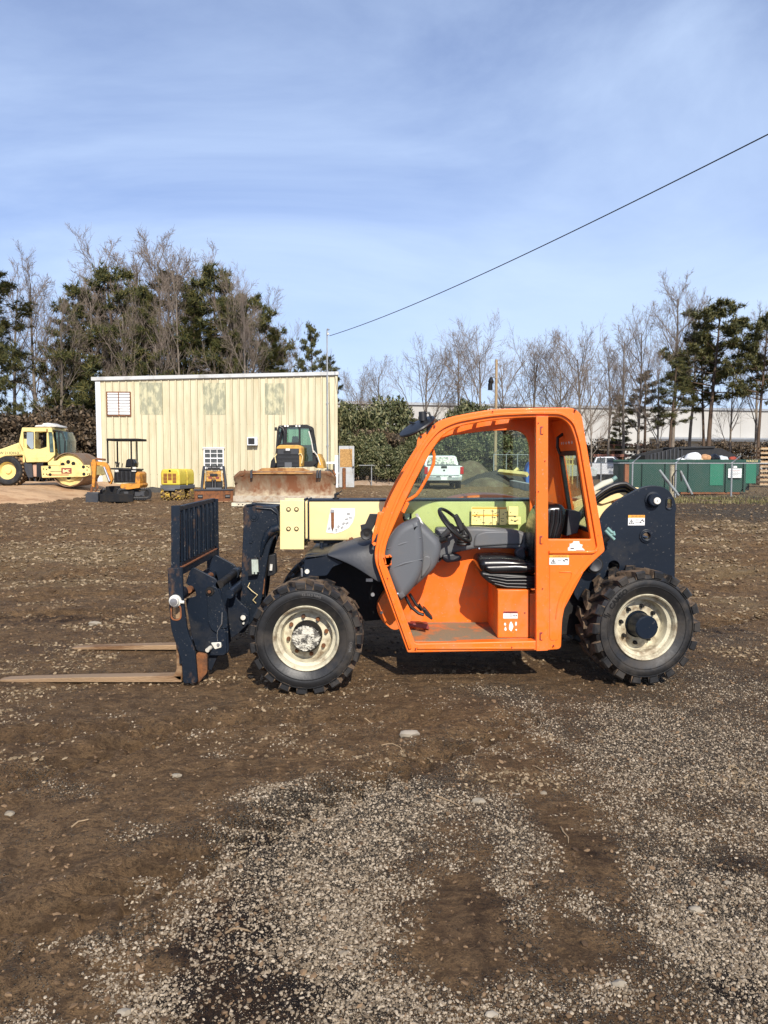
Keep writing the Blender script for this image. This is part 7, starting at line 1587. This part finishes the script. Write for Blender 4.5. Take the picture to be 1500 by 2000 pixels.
fence((P(1226, 960, fY).x, fY+1.2), (P(1560, 960, fY).x, fY-1.4), P(0, 904, fY).z, (.07, .30, .585, .86), 'long chain link fence in front of the green dumpster')
fence((P(1165, 960, 40).x, 44), (P(1226, 960, fY).x, fY+1.2), 1.5, (.0, .2, .62), 'short chain link fence running back to the white pickup', pitch=.11)
fence((P(960, 940, 54).x, 53), (P(1075, 940, 54).x, 52), 2.0, (0, .2, .38, .56, .74, .92), 'far chain link fence behind the earth heaps', pitch=.14)
fence((P(700, 930, 48).x, 49), (P(800, 930, 48).x, 50), 1.3, (0.25, 1), 'low wire fence in front of the ivy', arms=False, pitch=.2)
q = P(1223, 940, fY+1.2); mb = MB(); mb.box((q.x-.09, fY+1.1, 0), (q.x+.09, fY+1.3, P(0, 905, fY+1.2).z), mat('rust_post', (.32, .12, .05), .8, dirt=.4)); tag(mb.build('fence_post', bevel=.01), 'square rust coloured post at the end of the dumpster fence', 'post')
q = P(1318, 950, fY+.3); mb = MB(); mb.cyl((q.x, fY+.6, -.1), (q.x, fY+.6, P(0, 907, fY+.6).z), .13, mat('pale_timber', (.50, .44, .30), .85, dirt=.4), n=14); tag(mb.build('timber_post'), 'thick pale timber post behind the chain link', 'post')
PIPEM = mat('grey_pipe', (.22, .24, .24), .6, dirt=.5)
for i, (u, v_, lb) in enumerate((((1288, 918), (1326, 968), 'long grey pipe leaning left against the timber post'), ((1294, 930), (1322, 962), 'shorter grey pipe under the leaning pipe'), ((1329, 920), (1352, 966), 'grey pipe leaning right of the timber post'))):
    mb = MB(); p0 = P(*u, fY-.5); p1 = P(*v_, fY-.9); mb.tube([p0, p1], .05, PIPEM, 10); tag(mb.build('pipe'), lb, 'pipe', 'leaning pipes')
mb = MB(); c_ = P(1322, 945, fY-.3); mb.tube([P(1314, 960, fY-.3), P(1313, 932, fY-.3), P(1320, 919, fY-.3), P(1329, 920, fY-.3), P(1331, 940, fY-.3)], .03, BLK, 8); tag(mb.build('black_hose'), 'black hose looped over the timber post', 'hose')
# ---- green roll-off dumpster
GRN = mat('dumpster_green', (.006, .050, .034), .5, dirt=.4, dcol=(.03, .06, .04), dscale=1.2, fine=.2); GRNL = mat('dumpster_light_green', (.012, .15, .085), .5, dirt=.3, dcol=(.04, .2, .12), dscale=2)
DPY = 36.0; dp_ = thing('dumpster', 'long dark green roll-off dumpster full of scrap behind the fence', 'dumpster', (P(1355, 960, DPY).x, DPY+1.2, 0), 0, world=True)
xx = lambda px: P(px, 930, DPY).x; zz = lambda py: P(1300, py, DPY).z
mb = MB(); ztop = zz(901); zb = .12
pts = [(xx(1228), zb), (xx(1445), zb), (xx(1478), .95), (xx(1480), ztop), (xx(1228), ztop)]
mb.prism(pts, DPY, DPY+.06, GRN); mb.prism(pts, DPY+2.3, DPY+2.36, GRN); mb.box((xx(1228), DPY+.06, zb), (xx(1445), DPY+2.3, zb+.06), GRN); mb.box((xx(1228)-.03, DPY+.0, zb), (xx(1228), DPY+2.36, ztop), GRN); mb.prism([(xx(1445), zb), (xx(1450), zb), (xx(1483), .95), (xx(1484), ztop), (xx(1480), ztop), (xx(1478), .95)], DPY+.06, DPY+2.3, GRN); mb.build('hull', dp_, bevel=.01)
mb = MB(); mb.box((xx(1226), DPY-.08, ztop-.06), (xx(1482), DPY+.0, ztop+.08), GRN); mb.box((xx(1226), DPY+2.3, ztop-.04), (xx(1482), DPY+2.42, ztop+.08), GRN); mb.build('top_rim', dp_, bevel=.01)
for px in (1255, 1300, 1345, 1418, 1453): mb = MB(); mb.box((xx(px)-.05, DPY-.09, zb), (xx(px)+.05, DPY, ztop-.06), GRN); mb.build('rib', dp_, bevel=.01)
mb = MB(); mb.box((xx(1386), DPY-.03, zz(948)), (xx(1412), DPY-.002, zz(906)), GRNL); mb.build('repainted_patch', dp_); mb = MB(); mb.box((xx(1456), DPY-.03, zz(944)), (xx(1476), DPY-.002, zz(906)), GRNL); mb.build('repainted_patch', dp_)
mb = MB(); a_, b_ = xx(1420), xx(1446); mb.box((a_, DPY-.12, zz(933)), (b_, DPY-.10, zz(915)), WHT)
for k in range(5): mb.box((a_+.08, DPY-.124, zz(919.5+2.6*k)), (b_-.08-.07*(k % 2), DPY-.12, zz(918.8+2.6*k)), LRED if k == 0 else GREY)
mb.build('sign_plate', dp_); mb = MB(); mb.box((xx(1430), DPY-.11, zz(914)), (xx(1437), DPY-.09, zz(910)), WHT); mb.build('sticker', dp_)
mb = MB(); q = P(1467, 906, DPY); mb.text('WASCO', .15, Matrix.Translation((q.x, DPY-.085, ztop+.01)) @ Matrix.Rotation(R(90), 4, 'X'), CREAM, depth=.003); mb.build('rim_lettering', dp_)
mb = MB(); [mb.cyl((xx(px), DPY+.1, .13), (xx(px), DPY+.4, .13), .13, DARK, n=16) for px in (1440,)]; mb.build('roller_wheel', dp_)
mb = MB(); mb.box((xx(1330), DPY-.04, .02), (xx(1445), DPY+.2, .12), RUST); mb.build('skid_rail', dp_, bevel=.01)
# scrap inside the dumpster: a few separate bits showing over the rim
rr = random.Random(12)
for (px, py, s_, m_, lb, nm, ct) in [(a_, b_-1, c_*.62, d_, e_, f_, g_) for (a_, b_, c_, d_, e_, f_, g_) in [(1354, 891, .55, WHT, 'white sack on top of the dumpster scrap', 'sack', 'sack'), (1376, 893, .45, mat('cardboard', (.5, .27, .13), .9, dirt=.6, dscale=5), 'crumpled cardboard in the middle of the dumpster', 'cardboard', 'cardboard'), (1366, 898, .4, mat('foam', (.6, .5, .35), .9), 'tan foam scrap at the dumpster rim', 'foam_scrap', 'scrap'), (1395, 893, .45, BLKG, 'black bin bag right of the cardboard', 'bin_bag', 'bag'),
                          (1410, 897, .45, mat('pale_sheet', (.55, .6, .6), .6), 'pale plastic sheeting heaped in the dumpster', 'plastic_sheet', 'sheeting'), (1330, 899, .35, WHT, 'small white sack at the left of the scrap', 'sack', 'sack'), (1432, 896, .35, mat('red_scrap', (.35, .06, .03), .7), 'red scrap near the right end of the dumpster', 'scrap', 'scrap')]]:
    c = P(px, py, DPY+1.1); mb = MB(); bm = bmesh.new(); bmesh.ops.create_icosphere(bm, subdivisions=3, radius=1)
    vs = []
    for v in bm.verts:
        k_ = 1+.35*(float(fbm(np.array([v.co.x*1.6+px]), np.array([v.co.z*1.6+v.co.y]))[0])-.5)*2; vs.append((c.x+v.co.x*s_*1.1*k_, c.y+v.co.y*s_*k_, c.z-s_*.35+v.co.z*s_*.8*k_))
    mb.add(vs, [tuple(v.index for v in f_.verts) for f_ in bm.faces], m_); bm.free(); tag(mb.build(nm), lb, ct)
mb = MB(); mb.box((xx(1235), DPY+.3, .2), (xx(1470), DPY+2.1, ztop-.25), DARK); tag(mb.build('scrap_heap'), 'dark mixed scrap filling the green dumpster', 'scrap', kind='stuff')
# black container behind
bq = P(1350, 880, 41); bc = thing('black_container', 'black open top container behind the green dumpster', 'container', (bq.x, 42, 0), 0, world=True)
x_ = lambda px: P(px, 880, 41).x; z_ = lambda py: P(1300, py, 41).z
mb = MB(); pts = [(x_(1262), 0), (x_(1440), 0), (x_(1440), z_(890)), (x_(1410), z_(876)), (x_(1330), z_(872)), (x_(1262), z_(889))]; mb.prism(pts, 41, 41.1, BLK); mb.prism(pts, 43.2, 43.3, BLK); mb.prism([(x_(1325), z_(877)), (x_(1395), z_(875)), (x_(1395), z_(871)), (x_(1325), z_(873))], 40.9, 43.4, BLK); mb.box((x_(1262)-.05, 41, 0), (x_(1262), 43.3, z_(889)), BLK); mb.build('hull', bc, bevel=.01)
for k in range(9): px = 1270+k*7.5; mb = MB(); mb.box((x_(px), 40.94, 0), (x_(px)+.06, 41, z_(889-(px-1262)*.24)), GREYD); mb.build('rib', bc)
# lumber stacks
def lumber(px0, px1, py, Y, n_, m_, label, th=.06, tilt=0):
    a = P(px0, py, Y); b = P(px1, py+tilt, Y); mb = MB()
    for i in range(n_):
        for j in range(3):
            z0 = a.z-.3+.0; o_ = rr.random()*.25; mb.cbox(((a.x+b.x)/2+o_-.12, Y+j*.22, a.z-th*1.3*i), ((b.x-a.x)*(.92+.08*rr.random()), .2, th), m_, Matrix.Rotation(-math.atan2(b.z-a.z, b.x-a.x), 4, 'Y'))
    for s_ in (.15, .8): x = a.x+(b.x-a.x)*s_; mb.box((x-.05, Y-.05, 0), (x+.05, Y+.6, a.z-th*1.3*n_+.02), RUST)
    return tag(mb.build('lumber_stack'), label, 'lumber', 'stacked boards')
LUM = mat('pale_lumber', (.48, .36, .22), .85, dirt=.5, dcol=(.25, .16, .1), dscale=3); LUMR = mat('red_lumber', (.30, .13, .09), .85, dirt=.4)
lumber(1172, 1282, 877.5, 68, 2, LUM, 'upper layer of pale boards on a rack behind the pickup'); lumber(1160, 1230, 888, 66, 3, LUMR, 'reddish board stack just above the pickup roof'); lumber(1188, 1262, 869, 72, 1, LUMR, 'single dark red boards behind the pale ones')
# pallets at the right edge
pal = thing('pallet_stack', 'stack of orange brown wooden pallets at the right edge', 'pallet', (P(1497, 925, 45).x, 45, 0), 0, world=True)
for k in range(9):
    mb = MB(); a = P(1484, 925, 45); zb = .15+k*.26
    for j in range(3): mb.box((a.x, 44.95+j*.5, zb), (a.x+1.3, 45.05+j*.5, zb+.1), LUM)
    for j in range(6): mb.box((a.x+.02+.22*j, 44.94, zb+.1), (a.x+.18+.22*j, 46.06, zb+.13), mat('orange_wood', (.50, .28, .12), .85, dirt=.4))
    mb.build('pallet', pal)
# rubble strip and weeds near the right fence
def wsh(x, y):
    c = G(1400, 975); return np.exp(-((y-31)/2.2)**2)*np.clip((x-9.5)/2, 0, 1)*.9
rs = np.random.RandomState(2); V_ = []; F_ = []
for i in range(9000):
    y = 30.6+rs.randn()*1.3; x = 10.2+rs.rand()*11
    if fbm(np.array([x*1.1]), np.array([y*1.1]))[0] < .47: continue
    h_ = .04+.12*rs.rand(); a_ = rs.rand()*6.28; dx, dy = .018*math.cos(a_), .018*math.sin(a_); lx, ly = rs.randn()*.04, rs.randn()*.04
    o = len(V_); V_ += [(x-dx, y-dy, -.01), (x+dx, y+dy, -.01), (x+lx, y+ly, h_)]; F_.append((o, o+1, o+2))
o = link('weeds', rawmesh('weeds', V_, F_, WEED, False)); tag(o, 'low yellow green weeds along the chain link fence', 'weeds', kind='stuff')
# rubble heap pieces at left of the compactor
mound(292, 962, .9, .5, .35, 3, 'small earth heap between the excavator and the compactor', MND2)
mound(730, 948, 3.2, 1.2, .4, 9, 'low tan soil ridge right of the open door', mat('tan_soil', (.34, .24, .16), .95, dirt=.6, dcol=(.5, .42, .34), dscale=2, bump=1, bscale=8))
q = G(1016, 985)
